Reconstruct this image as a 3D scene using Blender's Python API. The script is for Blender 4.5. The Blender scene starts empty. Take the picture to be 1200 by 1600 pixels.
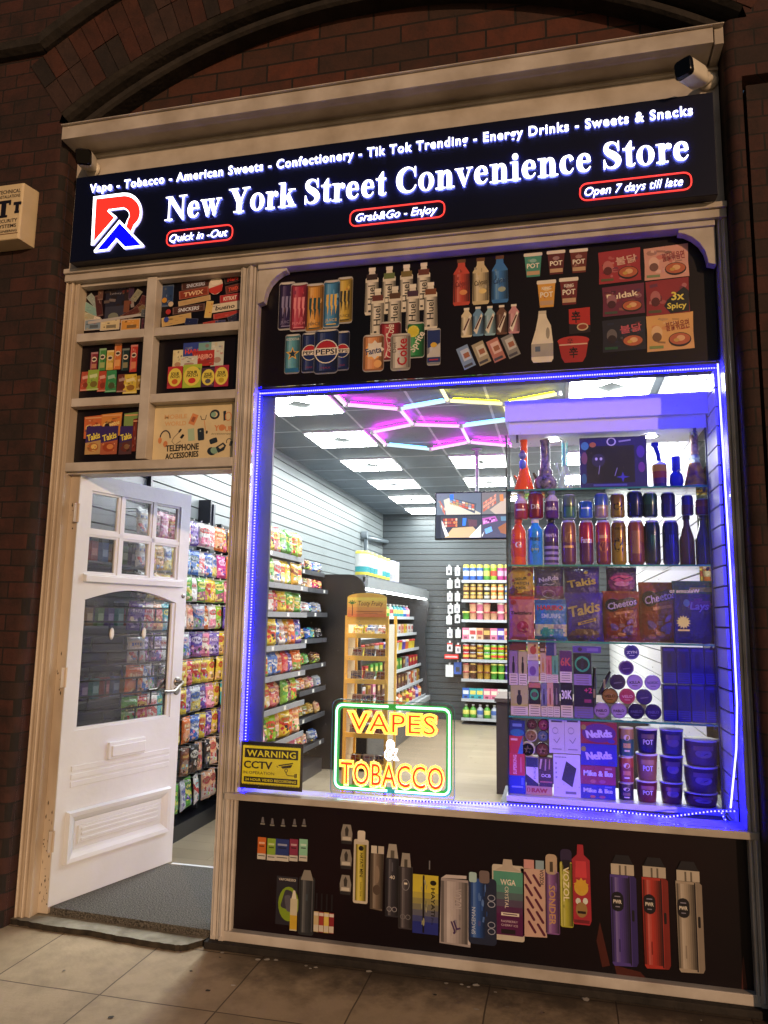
import bpy, bmesh, math, random
from mathutils import Vector, Matrix
RD = random.Random(11)
sc = bpy.context.scene
COL = sc.collection
# ---------------------------------------------------------------- camera, sky, street light, exposure
F = 1153.0
CAM = Vector((2.611822, -3.363555, 1.5))
MR = ((0.9739164, -0.01645637, -0.2263096), (0.22630766, 0.1428972, 0.96351712), (0.01648302, -0.98960072, 0.14289413))
cd = bpy.data.cameras.new('camera'); cam = bpy.data.objects.new('camera', cd); COL.objects.link(cam)
cam.matrix_world = Matrix(((MR[0][0], -MR[0][1], -MR[0][2], CAM.x), (MR[1][0], -MR[1][1], -MR[1][2], CAM.y),
                           (MR[2][0], -MR[2][1], -MR[2][2], CAM.z), (0, 0, 0, 1)))
cd.sensor_fit = 'VERTICAL'; cd.sensor_height = 36.0; cd.lens = 36.0*F/1600.0; cd.clip_start = .02; cd.clip_end = 200
sc.camera = cam
SUN_EL, SUN_AZ = 12.5, 36.0          # street lamp light: from the right, in front of the shop, low
w = bpy.data.worlds.new('World'); sc.world = w; w.use_nodes = True
nt = w.node_tree; bg = nt.nodes['Background']
sk = nt.nodes.new('ShaderNodeTexSky'); sk.sky_type = 'NISHITA'; sk.sun_disc = False
sk.sun_elevation = math.radians(SUN_EL); sk.sun_rotation = math.radians(180-SUN_AZ)
nt.links.new(sk.outputs[0], bg.inputs[0]); bg.inputs[1].default_value = .032
sd = bpy.data.lights.new('sun', 'SUN'); so = bpy.data.objects.new('sun', sd); COL.objects.link(so)
sd.energy = 1.9; sd.angle = math.radians(.6); sd.color = (1, .61, .34)
a, e = math.radians(SUN_AZ), math.radians(SUN_EL)
tol = Vector((math.sin(a)*math.cos(e), -math.cos(a)*math.cos(e), math.sin(e)))
so.rotation_euler = tol.to_track_quat('Z', 'Y').to_euler(); so.location = (6, -8, 6)
sc.view_settings.view_transform = 'Standard'; sc.view_settings.look = 'None'
sc.view_settings.exposure = 0; sc.view_settings.gamma = 1
sc.cycles.max_bounces = 8; sc.cycles.transparent_max_bounces = 16; sc.cycles.sample_clamp_indirect = 6

# ---------------------------------------------------------------- measuring: where a sight line meets a real plane
def ray(px, py):
    c = ((px-600)/F, (py-800)/F, 1.0)
    return Vector([sum(MR[i][k]*c[k] for k in range(3)) for i in range(3)])
def at(px, py, y=0.0):
    r = ray(px, py); return CAM + r*((y-CAM.y)/r.y)
def atz(px, py, z=0.0):
    r = ray(px, py); return CAM + r*((z-CAM.z)/r.z)
def atx(px, py, x=0.0):
    r = ray(px, py); return CAM + r*((x-CAM.x)/r.x)

# ---------------------------------------------------------------- colours and materials
def lin(h):
    if not isinstance(h, str): return tuple(h)[:3]
    h = h.lstrip('#'); o = []
    if len(h) == 3: h = ''.join(x*2 for x in h)
    for i in (0, 2, 4):
        v = int(h[i:i+2], 16)/255
        o.append(v/12.92 if v <= .04045 else ((v+.055)/1.055)**2.4)
    return tuple(o)
MATS = {}
def mat(name, col='#ffffff', rough=.5, metal=0, var=0, vscale=12, bump=0, bscale=60, attr=False, emit=None, es=0,
        sample=True, spec=.5, col2=None, stretch=None, trans=0, gain=1.):
    m = bpy.data.materials.new(name); m.use_nodes = True; t = m.node_tree; N = t.nodes; L = t.links
    b = N['Principled BSDF']; b.inputs['Roughness'].default_value = rough; b.inputs['Metallic'].default_value = metal
    b.inputs['Specular IOR Level'].default_value = spec
    src = None
    if attr:
        an = N.new('ShaderNodeAttribute'); an.attribute_name = 'Col'; src = an.outputs['Color']
    tc = N.new('ShaderNodeTexCoord'); vec = tc.outputs['Object']
    if stretch:
        mp = N.new('ShaderNodeMapping'); mp.inputs['Scale'].default_value = stretch; L.new(vec, mp.inputs[0]); vec = mp.outputs[0]
    if var or col2:
        no = N.new('ShaderNodeTexNoise'); no.inputs['Scale'].default_value = vscale; no.inputs['Detail'].default_value = 6; L.new(vec, no.inputs[0])
        mx = N.new('ShaderNodeMix'); mx.data_type = 'RGBA'
        if attr:
            mx.blend_type = 'MULTIPLY'; mx.inputs[0].default_value = 1
            rp = N.new('ShaderNodeMapRange'); rp.inputs[1].default_value = .3; rp.inputs[2].default_value = .7
            rp.inputs[3].default_value = (1-var)*gain; rp.inputs[4].default_value = (1+var*.3)*gain
            L.new(no.outputs[0], rp.inputs[0]); L.new(src, mx.inputs[6]); L.new(rp.outputs[0], mx.inputs[7])
        else:
            rp = N.new('ShaderNodeMapRange'); rp.inputs[1].default_value = .35; rp.inputs[2].default_value = .68; L.new(no.outputs[0], rp.inputs[0])
            L.new(rp.outputs[0], mx.inputs[0]); c = lin(col); mx.inputs[6].default_value = (*c, 1)
            c2 = lin(col2) if col2 else tuple(v*(1-var) for v in c); mx.inputs[7].default_value = (*c2, 1)
        src = mx.outputs[2]
    if src: L.new(src, b.inputs['Base Color'])
    else: b.inputs['Base Color'].default_value = (*lin(col), 1)
    if bump:
        bn = N.new('ShaderNodeTexNoise'); bn.inputs['Scale'].default_value = bscale; bn.inputs['Detail'].default_value = 4; L.new(vec, bn.inputs[0])
        bu = N.new('ShaderNodeBump'); bu.inputs['Strength'].default_value = bump; bu.inputs['Distance'].default_value = .01
        L.new(bn.outputs[0], bu.inputs['Height']); L.new(bu.outputs[0], b.inputs['Normal'])
    if emit is not None:
        if emit == 'attr': L.new(src, b.inputs['Emission Color'])
        else: b.inputs['Emission Color'].default_value = (*lin(emit), 1)
        b.inputs['Emission Strength'].default_value = es
        if not sample: m.cycles.emission_sampling = 'NONE'
    if trans:
        tr = N.new('ShaderNodeBsdfTransparent'); tr.inputs[0].default_value = (*lin(col), 1)
        mxs = N.new('ShaderNodeMixShader'); mxs.inputs[0].default_value = trans
        L.new(b.outputs[0], mxs.inputs[1]); L.new(tr.outputs[0], mxs.inputs[2]); L.new(mxs.outputs[0], N['Material Output'].inputs[0])
    MATS[name] = m; return m
def glass(name, tint=(1, 1, 1), refl=1.0, dust=0.0, base=.04):
    m = bpy.data.materials.new(name); m.use_nodes = True; t = m.node_tree; N = t.nodes; L = t.links
    N.remove(N['Principled BSDF'])
    tr = N.new('ShaderNodeBsdfTransparent'); tr.inputs[0].default_value = (*tint, 1)
    gl = N.new('ShaderNodeBsdfGlossy'); gl.inputs['Roughness'].default_value = .02
    fr = N.new('ShaderNodeFresnel'); fr.inputs[0].default_value = 1.3
    mu = N.new('ShaderNodeMath'); mu.operation = 'MULTIPLY'; mu.inputs[1].default_value = refl; L.new(fr.outputs[0], mu.inputs[0])
    mx = N.new('ShaderNodeMixShader'); L.new(mu.outputs[0], mx.inputs[0]); L.new(tr.outputs[0], mx.inputs[1]); L.new(gl.outputs[0], mx.inputs[2])
    out = mx.outputs[0]
    if dust:
        tc = N.new('ShaderNodeTexCoord')
        vo = N.new('ShaderNodeTexVoronoi'); vo.inputs['Scale'].default_value = 26; L.new(tc.outputs['Object'], vo.inputs[0])
        lt = N.new('ShaderNodeMath'); lt.operation = 'LESS_THAN'; lt.inputs[1].default_value = .055; L.new(vo.outputs['Distance'], lt.inputs[0])
        no = N.new('ShaderNodeTexNoise'); no.inputs['Scale'].default_value = 2.2; no.inputs['Detail'].default_value = 8; L.new(tc.outputs['Object'], no.inputs[0])
        mr = N.new('ShaderNodeMapRange'); mr.inputs[1].default_value = .45; mr.inputs[2].default_value = .8; mr.inputs[3].default_value = 0; mr.inputs[4].default_value = .08
        L.new(no.outputs[0], mr.inputs[0])
        m2 = N.new('ShaderNodeMath'); m2.operation = 'MULTIPLY_ADD'; m2.inputs[1].default_value = dust; L.new(lt.outputs[0], m2.inputs[0]); L.new(mr.outputs[0], m2.inputs[2])
        df = N.new('ShaderNodeBsdfDiffuse'); df.inputs[0].default_value = (.7, .7, .7, 1)
        m3 = N.new('ShaderNodeMixShader'); L.new(m2.outputs[0], m3.inputs[0]); L.new(out, m3.inputs[1]); L.new(df.outputs[0], m3.inputs[2]); out = m3.outputs[0]
    L.new(out, N['Material Output'].inputs[0]); MATS[name] = m; return m

def brick_mat(name, c1, c2, mortar, bw=.215, rh=.083, axis='xz', bump=.5, msize=.012, dirt='#15100e', offset=.5, shift=(0, 0), rough=.85, dirt_amt=.5, foot_shade=None):
    m = bpy.data.materials.new(name); m.use_nodes = True; t = m.node_tree; N = t.nodes; L = t.links; b = N['Principled BSDF']
    b.inputs['Roughness'].default_value = rough
    tc = N.new('ShaderNodeTexCoord'); sp = N.new('ShaderNodeSeparateXYZ'); L.new(tc.outputs['Object'], sp.inputs[0])
    cb = N.new('ShaderNodeCombineXYZ')
    if axis == 'xz':
        ad = N.new('ShaderNodeMath'); ad.operation = 'SUBTRACT'; L.new(sp.outputs[0], ad.inputs[0]); L.new(sp.outputs[1], ad.inputs[1])
        L.new(ad.outputs[0], cb.inputs[0]); L.new(sp.outputs[2], cb.inputs[1])
    elif axis == 'yz': L.new(sp.outputs[1], cb.inputs[0]); L.new(sp.outputs[2], cb.inputs[1])
    else: L.new(sp.outputs[0], cb.inputs[0]); L.new(sp.outputs[1], cb.inputs[1])
    mp = N.new('ShaderNodeMapping'); mp.inputs['Location'].default_value = (shift[0], shift[1], 0); L.new(cb.outputs[0], mp.inputs[0])
    # slightly wavy courses
    wn = N.new('ShaderNodeTexNoise'); wn.inputs['Scale'].default_value = 3; L.new(tc.outputs['Object'], wn.inputs[0])
    ws = N.new('ShaderNodeVectorMath'); ws.operation = 'SCALE'; ws.inputs['Scale'].default_value = .012; L.new(wn.outputs[1], ws.inputs[0])
    wa = N.new('ShaderNodeVectorMath'); L.new(mp.outputs[0], wa.inputs[0]); L.new(ws.outputs[0], wa.inputs[1])
    br = N.new('ShaderNodeTexBrick'); L.new(wa.outputs[0], br.inputs[0]); br.offset = offset
    br.inputs['Color1'].default_value = (*lin(c1), 1); br.inputs['Color2'].default_value = (*lin(c2), 1); br.inputs['Mortar'].default_value = (*lin(mortar), 1)
    br.inputs['Scale'].default_value = 1; br.inputs['Mortar Size'].default_value = msize/2; br.inputs['Mortar Smooth'].default_value = .2
    br.inputs['Brick Width'].default_value = bw; br.inputs['Row Height'].default_value = rh; br.inputs['Bias'].default_value = -.1
    no = N.new('ShaderNodeTexNoise'); no.inputs['Scale'].default_value = 7; no.inputs['Detail'].default_value = 9; no.inputs['Roughness'].default_value = .65; L.new(tc.outputs['Object'], no.inputs[0])
    mr = N.new('ShaderNodeMapRange'); mr.inputs[1].default_value = .42; mr.inputs[2].default_value = .68; mr.inputs[4].default_value = dirt_amt; L.new(no.outputs[0], mr.inputs[0])
    mx = N.new('ShaderNodeMix'); mx.data_type = 'RGBA'; L.new(mr.outputs[0], mx.inputs[0]); L.new(br.outputs[0], mx.inputs[6]); mx.inputs[7].default_value = (*lin(dirt), 1)
    src = mx.outputs[2]
    if foot_shade:
        x0, y0, dep_ = foot_shade                                # shade painted into the colour along the foot of the wall, ragged edge
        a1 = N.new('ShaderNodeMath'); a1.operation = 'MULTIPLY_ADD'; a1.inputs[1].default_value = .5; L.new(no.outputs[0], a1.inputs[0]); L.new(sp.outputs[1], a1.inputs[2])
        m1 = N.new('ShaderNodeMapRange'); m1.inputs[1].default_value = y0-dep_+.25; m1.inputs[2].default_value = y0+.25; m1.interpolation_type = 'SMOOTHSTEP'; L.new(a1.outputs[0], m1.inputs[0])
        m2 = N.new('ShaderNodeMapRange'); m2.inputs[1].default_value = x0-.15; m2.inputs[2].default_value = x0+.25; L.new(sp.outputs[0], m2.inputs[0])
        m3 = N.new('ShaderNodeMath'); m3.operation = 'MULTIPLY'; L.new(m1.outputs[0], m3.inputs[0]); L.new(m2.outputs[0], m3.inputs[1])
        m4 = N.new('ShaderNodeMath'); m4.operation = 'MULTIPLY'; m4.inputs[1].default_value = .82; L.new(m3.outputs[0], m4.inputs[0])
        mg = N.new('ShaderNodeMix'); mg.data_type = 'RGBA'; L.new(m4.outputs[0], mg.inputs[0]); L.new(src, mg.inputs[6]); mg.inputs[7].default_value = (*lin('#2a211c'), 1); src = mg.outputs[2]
    L.new(src, b.inputs['Base Color'])
    n2 = N.new('ShaderNodeTexNoise'); n2.inputs['Scale'].default_value = 55; n2.inputs['Detail'].default_value = 5; L.new(tc.outputs['Object'], n2.inputs[0])
    sb = N.new('ShaderNodeMath'); sb.operation = 'MULTIPLY_ADD'; sb.inputs[1].default_value = -1.2; L.new(br.outputs['Fac'], sb.inputs[0])
    ml = N.new('ShaderNodeMath'); ml.operation = 'MULTIPLY'; ml.inputs[1].default_value = .5; L.new(n2.outputs[0], ml.inputs[0]); L.new(ml.outputs[0], sb.inputs[2])
    bu = N.new('ShaderNodeBump'); bu.inputs['Strength'].default_value = bump; bu.inputs['Distance'].default_value = .012; L.new(sb.outputs[0], bu.inputs['Height']); L.new(bu.outputs[0], b.inputs['Normal'])
    MATS[name] = m; return m

paint = mat('cream_paint', '#c8c2bc', .34, var=.22, vscale=5, bump=.15, bscale=22, col2='#a59c92')
jamb_paint = mat('jamb_paint', '#c9bdac', .36, bump=.22, bscale=18, col2='#9a8874', vscale=4, stretch=(1, 1, .3))
door_paint = mat('door_paint', '#d9dee6', .32, var=.12, vscale=2.5, bump=.1, bscale=26)
brick = brick_mat('dark_brick', '#40201a', '#271a17', '#160f0d', dirt='#120d0b', dirt_amt=.8, bw=.165, msize=.009, bump=.38)
brick_in = brick_mat('tympanum_brick', '#57291a', '#30201a', '#120c0a', bw=.3, rh=.105, dirt='#1f1613', dirt_amt=.65)
stone = mat('dark_stone', '#2c2622', .85, col2='#15110f', vscale=9, bump=.5, bscale=35)
voussoir = mat('arch_brick', attr=True, rough=.85, var=.45, vscale=9, bump=.6, bscale=40)
pack = mat('foil_pack', attr=True, rough=.24, var=.18, vscale=30, bump=.9, bscale=48, gain=.72)
stock = mat('stock_card', attr=True, rough=.42, var=.1, vscale=20, gain=.66)
card = mat('printed_card', attr=True, rough=.45, var=.06, vscale=20)
vinyl = mat('printed_vinyl', attr=True, rough=.4, var=.1, vscale=14)
tin = mat('painted_tin', attr=True, rough=.22, metal=.25, var=.05)
plast = mat('plastic', attr=True, rough=.35)
matte = mat('matte_coat', attr=True, rough=.7, var=.12, vscale=25)
metal = mat('brushed_steel', '#9a958e', .28, metal=1, var=.2, vscale=40)
shelfm = mat('shelf_metal', attr=True, rough=.4, metal=.3, var=.1)
led_blue = mat('led_blue', '#0a08ff', .5, emit=(.0001, .0, 1), es=130)
led_soft = mat('led_blue_run', '#0a08ff', .5, emit=(.0001, .0, 1), es=42)
led_dot = mat('led_dot', '#cfd0ff', .5, emit=(.5, .5, 1), es=1.7, sample=False)
led_left = mat('led_blue_strong', '#0a08ff', .5, emit=(.0001, .0, 1), es=340)
led_white = mat('led_white_line', '#cfd0ff', .5, emit=(.6, .6, 1), es=2.4, sample=False)
white_lit = mat('lit_letter_face', '#ffffff', .5, emit=(.93, .95, 1), es=3.2)
halo_back = mat('letter_back', '#ffffff', .5, emit=(.2, .24, 1), es=60)
halo = mat('letter_return', '#ffffff', .5, emit=(.30, .34, 1), es=1.1)
red_lit = mat('lit_red', '#ff2018', .4, emit=(1, .035, .02), es=.95)
blue_lit = mat('lit_blue', '#0000ff', .4, emit=(.0, .0, 1), es=1.0)
red_line = mat('lit_red_line', '#ff3020', .4, emit=(1, .06, .05), es=1.1)
panel_lit = mat('ceiling_light_tube', '#ffffff', .5, emit=(.94, 1, .975), es=55)
panel_dim = mat('ceiling_light_diffuser', '#4a5254', .5, emit=(.9, 1, .96), es=.12)
win_glass = glass('window_glass', dust=.3)
door_gl = glass('door_glass', tint=(.86, .87, .88), dust=.25, refl=1.3)
cab_glass = glass('cabinet_glass', tint=(.97, .99, .98), refl=1.0)
green_edge = mat('glass_shelf_edge', '#4fae95', .15, emit=(.12, .5, .4), es=.05, trans=.5)

# ---------------------------------------------------------------- mesh building
class MB:
    def __init__(s): s.v = []; s.f = []; s.c = []; s.s = []; s.m = []
    def face(s, pts, col='#ffffff', sm=False, mi=0):
        n = len(s.v); s.v += [tuple(p) for p in pts]; s.f.append(tuple(range(n, n+len(pts))))
        s.c.append(lin(col)); s.s.append(sm); s.m.append(mi)
    def grid(s, P, col='#ffffff', sm=True, mi=0, closed=False):
        n = len(s.v); h = len(P); wd = len(P[0])
        for r in P: s.v += [tuple(p) for p in r]
        for i in range(h-1):
            for j in range(wd if closed else wd-1):
                k = (j+1) % wd
                s.f.append((n+i*wd+j, n+i*wd+k, n+(i+1)*wd+k, n+(i+1)*wd+j))
                c = col(i, j) if callable(col) else col
                s.c.append(lin(c)); s.s.append(sm); s.m.append(mi)
    def box(s, x0, x1, y0, y1, z0, z1, col='#ffffff', mi=0, cols=None):
        p = [(x0, y0, z0), (x1, y0, z0), (x1, y1, z0), (x0, y1, z0), (x0, y0, z1), (x1, y0, z1), (x1, y1, z1), (x0, y1, z1)]
        n = len(s.v); s.v += p
        for q, key in (((0, 1, 5, 4), 'f'), ((1, 2, 6, 5), 'r'), ((2, 3, 7, 6), 'b'), ((3, 0, 4, 7), 'l'), ((4, 5, 6, 7), 't'), ((3, 2, 1, 0), 'd')):
            s.f.append(tuple(n+i for i in q)); s.c.append(lin((cols or {}).get(key, col))); s.s.append(False); s.m.append(mi)
    def prism(s, pts, y0, y1, col='#ffffff', mi=0, side_mi=None, side_col=None):   # pts in (x,z); front at y0
        s.face([(x, y0, z) for x, z in pts], col, False, mi)
        s.face([(x, y1, z) for x, z in reversed(pts)], side_col or col, False, mi if side_mi is None else side_mi)
        for i in range(len(pts)):
            (ax, az), (bx, bz) = pts[i], pts[(i+1) % len(pts)]
            s.face([(ax, y0, az), (ax, y1, az), (bx, y1, bz), (bx, y0, bz)], side_col or col, False, mi if side_mi is None else side_mi)
    def lathe(s, prof, seg=20, cx=0, cy=0, cz=0, mi=0, sm=True, cap=True):         # prof: (r, z, colour of the band below)
        P = [[(cx+r*math.cos(2*math.pi*j/seg), cy+r*math.sin(2*math.pi*j/seg), cz+z) for j in range(seg)] for r, z, *_ in prof]
        s.grid(P, lambda i, j: prof[i+1][2] if len(prof[i+1]) > 2 else '#ffffff', sm, mi, True)
        if cap:
            s.face(list(reversed(P[0])), prof[1][2], False, mi); s.face(P[-1], prof[-1][2], False, mi)
    def tube(s, path, r, seg=8, col='#ffffff', mi=0, closed=False):
        path = [Vector(p) for p in path]; n = len(path); rings = []
        for i, p in enumerate(path):
            d = (path[(i+1) % n] - path[i-1]) if closed else (path[min(i+1, n-1)] - path[max(i-1, 0)])
            d = d.normalized() if d.length else Vector((0, 0, 1))
            u = d.cross(Vector((0, 0, 1)) if abs(d.z) < .9 else Vector((0, 1, 0))).normalized(); v = d.cross(u)
            rings.append([p + u*r*math.cos(2*math.pi*j/seg) + v*r*math.sin(2*math.pi*j/seg) for j in range(seg)])
        if closed: rings.append(rings[0])
        s.grid(rings, col, True, mi, True)
        if not closed: s.face(rings[0], col, False, mi); s.face(list(reversed(rings[-1])), col, False, mi)
    def xform(s, fn): s.v = [tuple(fn(Vector(p))) for p in s.v]; return s
    def build(s, name, mats, parent=None, loc=None, bevel=0, rot=None):
        me = bpy.data.meshes.new(name); me.from_pydata(s.v, [], s.f)
        if not isinstance(mats, (list, tuple)): mats = [mats]
        for m in mats: me.materials.append(m)
        me.polygons.foreach_set('use_smooth', s.s); me.polygons.foreach_set('material_index', s.m)
        if bevel:
            b = bmesh.new(); b.from_mesh(me); b.normal_update()
            bmesh.ops.remove_doubles(b, verts=b.verts, dist=1e-6)
            ed = [x for x in b.edges if len(x.link_faces) == 2 and x.calc_face_angle(0) > .5]
            bmesh.ops.bevel(b, geom=ed, offset=bevel, segments=2, affect='EDGES', profile=.6, clamp_overlap=True)
            b.to_mesh(me); b.free()
        else:
            at_ = me.attributes.new('Col', 'FLOAT_COLOR', 'FACE')
            at_.data.foreach_set('color', [x for c in s.c for x in (*c, 1)])
        if bevel:
            at_ = me.attributes.new('Col', 'FLOAT_COLOR', 'FACE'); c = s.c[0]
            at_.data.foreach_set('color', [x for _ in me.polygons for x in (*c, 1)])
        me.validate(); me.update()
        o = bpy.data.objects.new(name, me); COL.objects.link(o)
        if parent: o.parent = parent
        if loc: o.location = loc
        if rot: o.rotation_euler = rot
        return o
def tag(o, label=None, cat=None, group=None, kind=None):
    if label: o['label'] = label
    if cat: o['category'] = cat
    if group: o['group'] = group
    if kind: o['kind'] = kind
    return o
def thing(name, label, cat, loc=(0, 0, 0), rotz=0, group=None):
    o = bpy.data.objects.new(name, None); COL.objects.link(o); o.empty_display_size = .1
    o.location = loc; o.rotation_euler = (0, 0, rotz); return tag(o, label, cat, group)
def dup(o, loc=None, rot=None, label=None, group=None, parent=None):
    c = o.copy(); COL.objects.link(c)
    if parent: c.parent = parent
    if loc is not None: c.location = loc
    if rot is not None: c.rotation_euler = rot
    if label: c['label'] = label
    if group: c['group'] = group
    for ch in list(o.children): dup(ch, parent=c)
    return c
ORD = ['first', 'second', 'third', 'fourth', 'fifth', 'sixth', 'seventh', 'eighth', 'ninth', 'tenth', 'eleventh', 'twelfth', 'thirteenth', 'fourteenth', 'fifteenth', 'sixteenth']

# ---------------------------------------------------------------- lettering
_TX = {}
def glyphs(txt, bold=0., shear=0., space=1., res=2, bevel=0.):
    if not bevel: bold = min(bold, .02)
    k = (txt, bold, shear, space, res, bevel)
    if k in _TX: return _TX[k]
    cu = bpy.data.curves.new('text', 'FONT'); cu.body = txt; cu.offset = bold; cu.shear = shear; cu.space_character = space; cu.resolution_u = res
    if bevel: cu.fill_mode = 'NONE'; cu.bevel_depth = bevel; cu.bevel_resolution = 1
    ob = bpy.data.objects.new('text', cu); me = bpy.data.meshes.new_from_object(ob)
    vs = [(v.co.x, v.co.y, v.co.z) for v in me.vertices]; fs = [tuple(p.vertices) for p in me.polygons]
    bpy.data.objects.remove(ob); bpy.data.curves.remove(cu); bpy.data.meshes.remove(me)
    x0 = min(v[0] for v in vs); x1 = max(v[0] for v in vs)
    _TX[k] = (vs, fs, x0, x1); return _TX[k]
PR = random.Random(77)
CAP = .73
class Cv:
    """draws flat print on a surface; warp(u, v, h) gives the point at height h above the surface."""
    def __init__(s, mb, warp, mi=0, step=.00003, h0=.0004):
        s.mb = mb; s.w = warp; s.mi = mi; s.step = step; s.h = h0; s.fr = (0, 0, 1, 1); s.div = 1
    def frame(s, u0, v0, su=1., sv=1., h=None):
        s.fr = (u0, v0, su, sv)
        if h is not None: s.h = h
    def M(s, p): return (s.fr[0]+p[0]*s.fr[2], s.fr[1]-p[1]*s.fr[3])
    def poly(s, pts, c):
        s.h += s.step
        s.mb.face([s.w(*s.M(p), s.h) for p in pts], c, False, s.mi)
    def rect(s, x, y, wd, ht, c, rot=0):                                # centre, size
        if s.div > 1:
            s.h += s.step
            n = max(1, int(s.div))
            P = [[s.w(*s.M((x-wd/2+wd*i/n, y+sy*ht/2)), s.h) for i in range(n+1)] for sy in (-1, 1)]
            s.mb.grid(P, c, False, s.mi); return
        s.poly(rotp([(x-wd/2, y-ht/2), (x+wd/2, y-ht/2), (x+wd/2, y+ht/2), (x-wd/2, y+ht/2)], x, y, rot), c)
    def rr(s, x, y, wd, ht, r, c, rot=0):
        pts = []
        for cx, cy, a0 in ((x+wd/2-r, y-ht/2+r, -90), (x+wd/2-r, y+ht/2-r, 0), (x-wd/2+r, y+ht/2-r, 90), (x-wd/2+r, y-ht/2+r, 180)):
            for k in range(4):
                t = math.radians(a0+30*k); pts.append((cx+r*math.cos(t), cy+r*math.sin(t)))
        s.poly(rotp(pts, x, y, rot), c)
    def ell(s, x, y, rx, ry, c, n=20, rot=0):
        s.poly(rotp([(x+rx*math.cos(2*math.pi*i/n), y+ry*math.sin(2*math.pi*i/n)) for i in range(n)], x, y, rot), c)
    def ring(s, x, y, rx, ry, t, c, n=28, a0=0, a1=360):
        s.h += s.step; P = []
        for k in (0, 1):
            P.append([s.w(*s.M((x+(rx-k*t)*math.cos(math.radians(a0+(a1-a0)*i/n)), y+(ry-k*t)*math.sin(math.radians(a0+(a1-a0)*i/n)))), s.h) for i in range(n+1)])
        s.mb.grid(P, c, False, s.mi)
    def line(s, pts, t, c):
        s.h += s.step; L_, R_ = [], []
        for i, p in enumerate(pts):
            q, r = pts[max(i-1, 0)], pts[min(i+1, len(pts)-1)]
            dx, dy = r[0]-q[0], r[1]-q[1]; l = math.hypot(dx, dy) or 1; nx, ny = -dy/l*t/2, dx/l*t/2
            L_.append(s.w(*s.M((p[0]+nx, p[1]+ny)), s.h)); R_.append(s.w(*s.M((p[0]-nx, p[1]-ny)), s.h))
        s.mb.grid([L_, R_], c, False, s.mi)
    def speck(s, w_, h_, col, n=7, rot=0, k=.45):           # small printed detail scattered over an item
        for _ in range(n):
            x, y = PR.uniform(-.42, .42)*w_, PR.uniform(-.42, .42)*h_; a_, b_ = w_*PR.uniform(.06, .22), h_*PR.uniform(.04, .12)
            t = mixc(col, PR.choice(['#ffffff', '#000000', '#d8b060', '#b03030', '#2a3a70', '#000000', '#f0e8d8']), PR.uniform(.15, k))
            p = rotp([(x, y)], 0, 0, rot)[0]
            if PR.random() < .5: s.rect(p[0], p[1], a_, b_, t, rot+PR.uniform(-12, 12))
            else: s.ell(p[0], p[1], a_*.55, b_*.8, t, 8)
    def star(s, x, y, r0, r1, n, c, rot=-90):
        s.poly([(x+(r0 if i % 2 == 0 else r1)*math.cos(math.radians(rot+180*i/n)), y+(r0 if i % 2 == 0 else r1)*math.sin(math.radians(rot+180*i/n))) for i in range(2*n)], c)
    def text(s, txt, x, y, wd, ht, c, rot=0, bold=.0, shear=0., space=1., mirror=False):   # x, y = centre of the caps box; ht = cap height
        if bold > .025:
            dx = (bold-.02)*ht*.6
            for q in (-1, 1): s.text(txt, x+dx*q, y, wd-2*abs(dx), ht, c, rot, .02, shear, space, mirror)
            return
        vs, fs, x0, x1 = glyphs(txt, bold, shear, space)
        kx = wd/(x1-x0); ky = ht/CAP; ca, sa = math.cos(math.radians(rot)), math.sin(math.radians(rot)); s.h += s.step
        pv = []
        for vx, vy, _ in vs:
            lx = (vx-x0)*kx-wd/2; ly = -(vy*ky-ht/2)
            if mirror: lx = -lx
            pv.append(s.w(*s.M((x+lx*ca-ly*sa, y+lx*sa+ly*ca)), s.h))
        n = len(s.mb.v); s.mb.v += [tuple(p) for p in pv]; cc = lin(c)
        for f in fs:
            s.mb.f.append(tuple(n+i for i in f)); s.mb.c.append(cc); s.mb.s.append(False); s.mb.m.append(s.mi)
def mixc(a, b_, t):
    A, B = a.lstrip('#'), b_.lstrip('#')
    return '#'+''.join('%02x' % round(int(A[i:i+2], 16)*(1-t)+int(B[i:i+2], 16)*t) for i in (0, 2, 4))
def rotp(pts, x, y, rot):
    if not rot: return pts
    ca, sa = math.cos(math.radians(rot)), math.sin(math.radians(rot))
    return [(x+(px-x)*ca-(py-y)*sa, y+(px-x)*sa+(py-y)*ca) for px, py in pts]
def flat(Y): return lambda u, v, h: (u, Y-h, v)
class Poster(Cv):
    """print on a plane y = Y whose drawing units are millimetre-like steps measured off the photograph"""
    def __init__(s, mb, Y, mi=0): super().__init__(mb, flat(Y), mi); s.Y = Y
    def item(s, cx, cy, h=None):
        p = at(cx, cy, s.Y); q = at(cx+1, cy, s.Y); r = at(cx, cy+1, s.Y)
        s.frame(p.x, p.z, q.x-p.x, p.z-r.z, h)
# ================================================================ SETTING
XL, XR = 0.0, 3.375            # painted shopfront
FL = .05                       # shop floor level
CZ = 3.1                       # shop ceiling
YB = 7.7                       # rear wall of the shop
pave = brick_mat('paving', '#bda686', '#aa9573', '#5c4d3c', bw=.5, rh=.47, axis='xy', bump=.25, msize=.007, dirt='#83735c', offset=0, shift=(-.32, .51), dirt_amt=.45, foot_shade=(1.1, -.03, .34), rough=.7)
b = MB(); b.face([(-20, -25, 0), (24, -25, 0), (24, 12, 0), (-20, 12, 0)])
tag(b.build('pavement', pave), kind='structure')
planks = brick_mat('floor_planks', '#8f816c', '#7d705c', '#544a36', bw=1.1, rh=.16, axis='xy', bump=.05, msize=.004, dirt='#786e60', rough=.35, dirt_amt=.35)
b = MB(); b.box(-.02, 3.4, .1, YB+.1, -.05, FL)
tag(b.build('shop_floor', planks), kind='structure')
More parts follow.
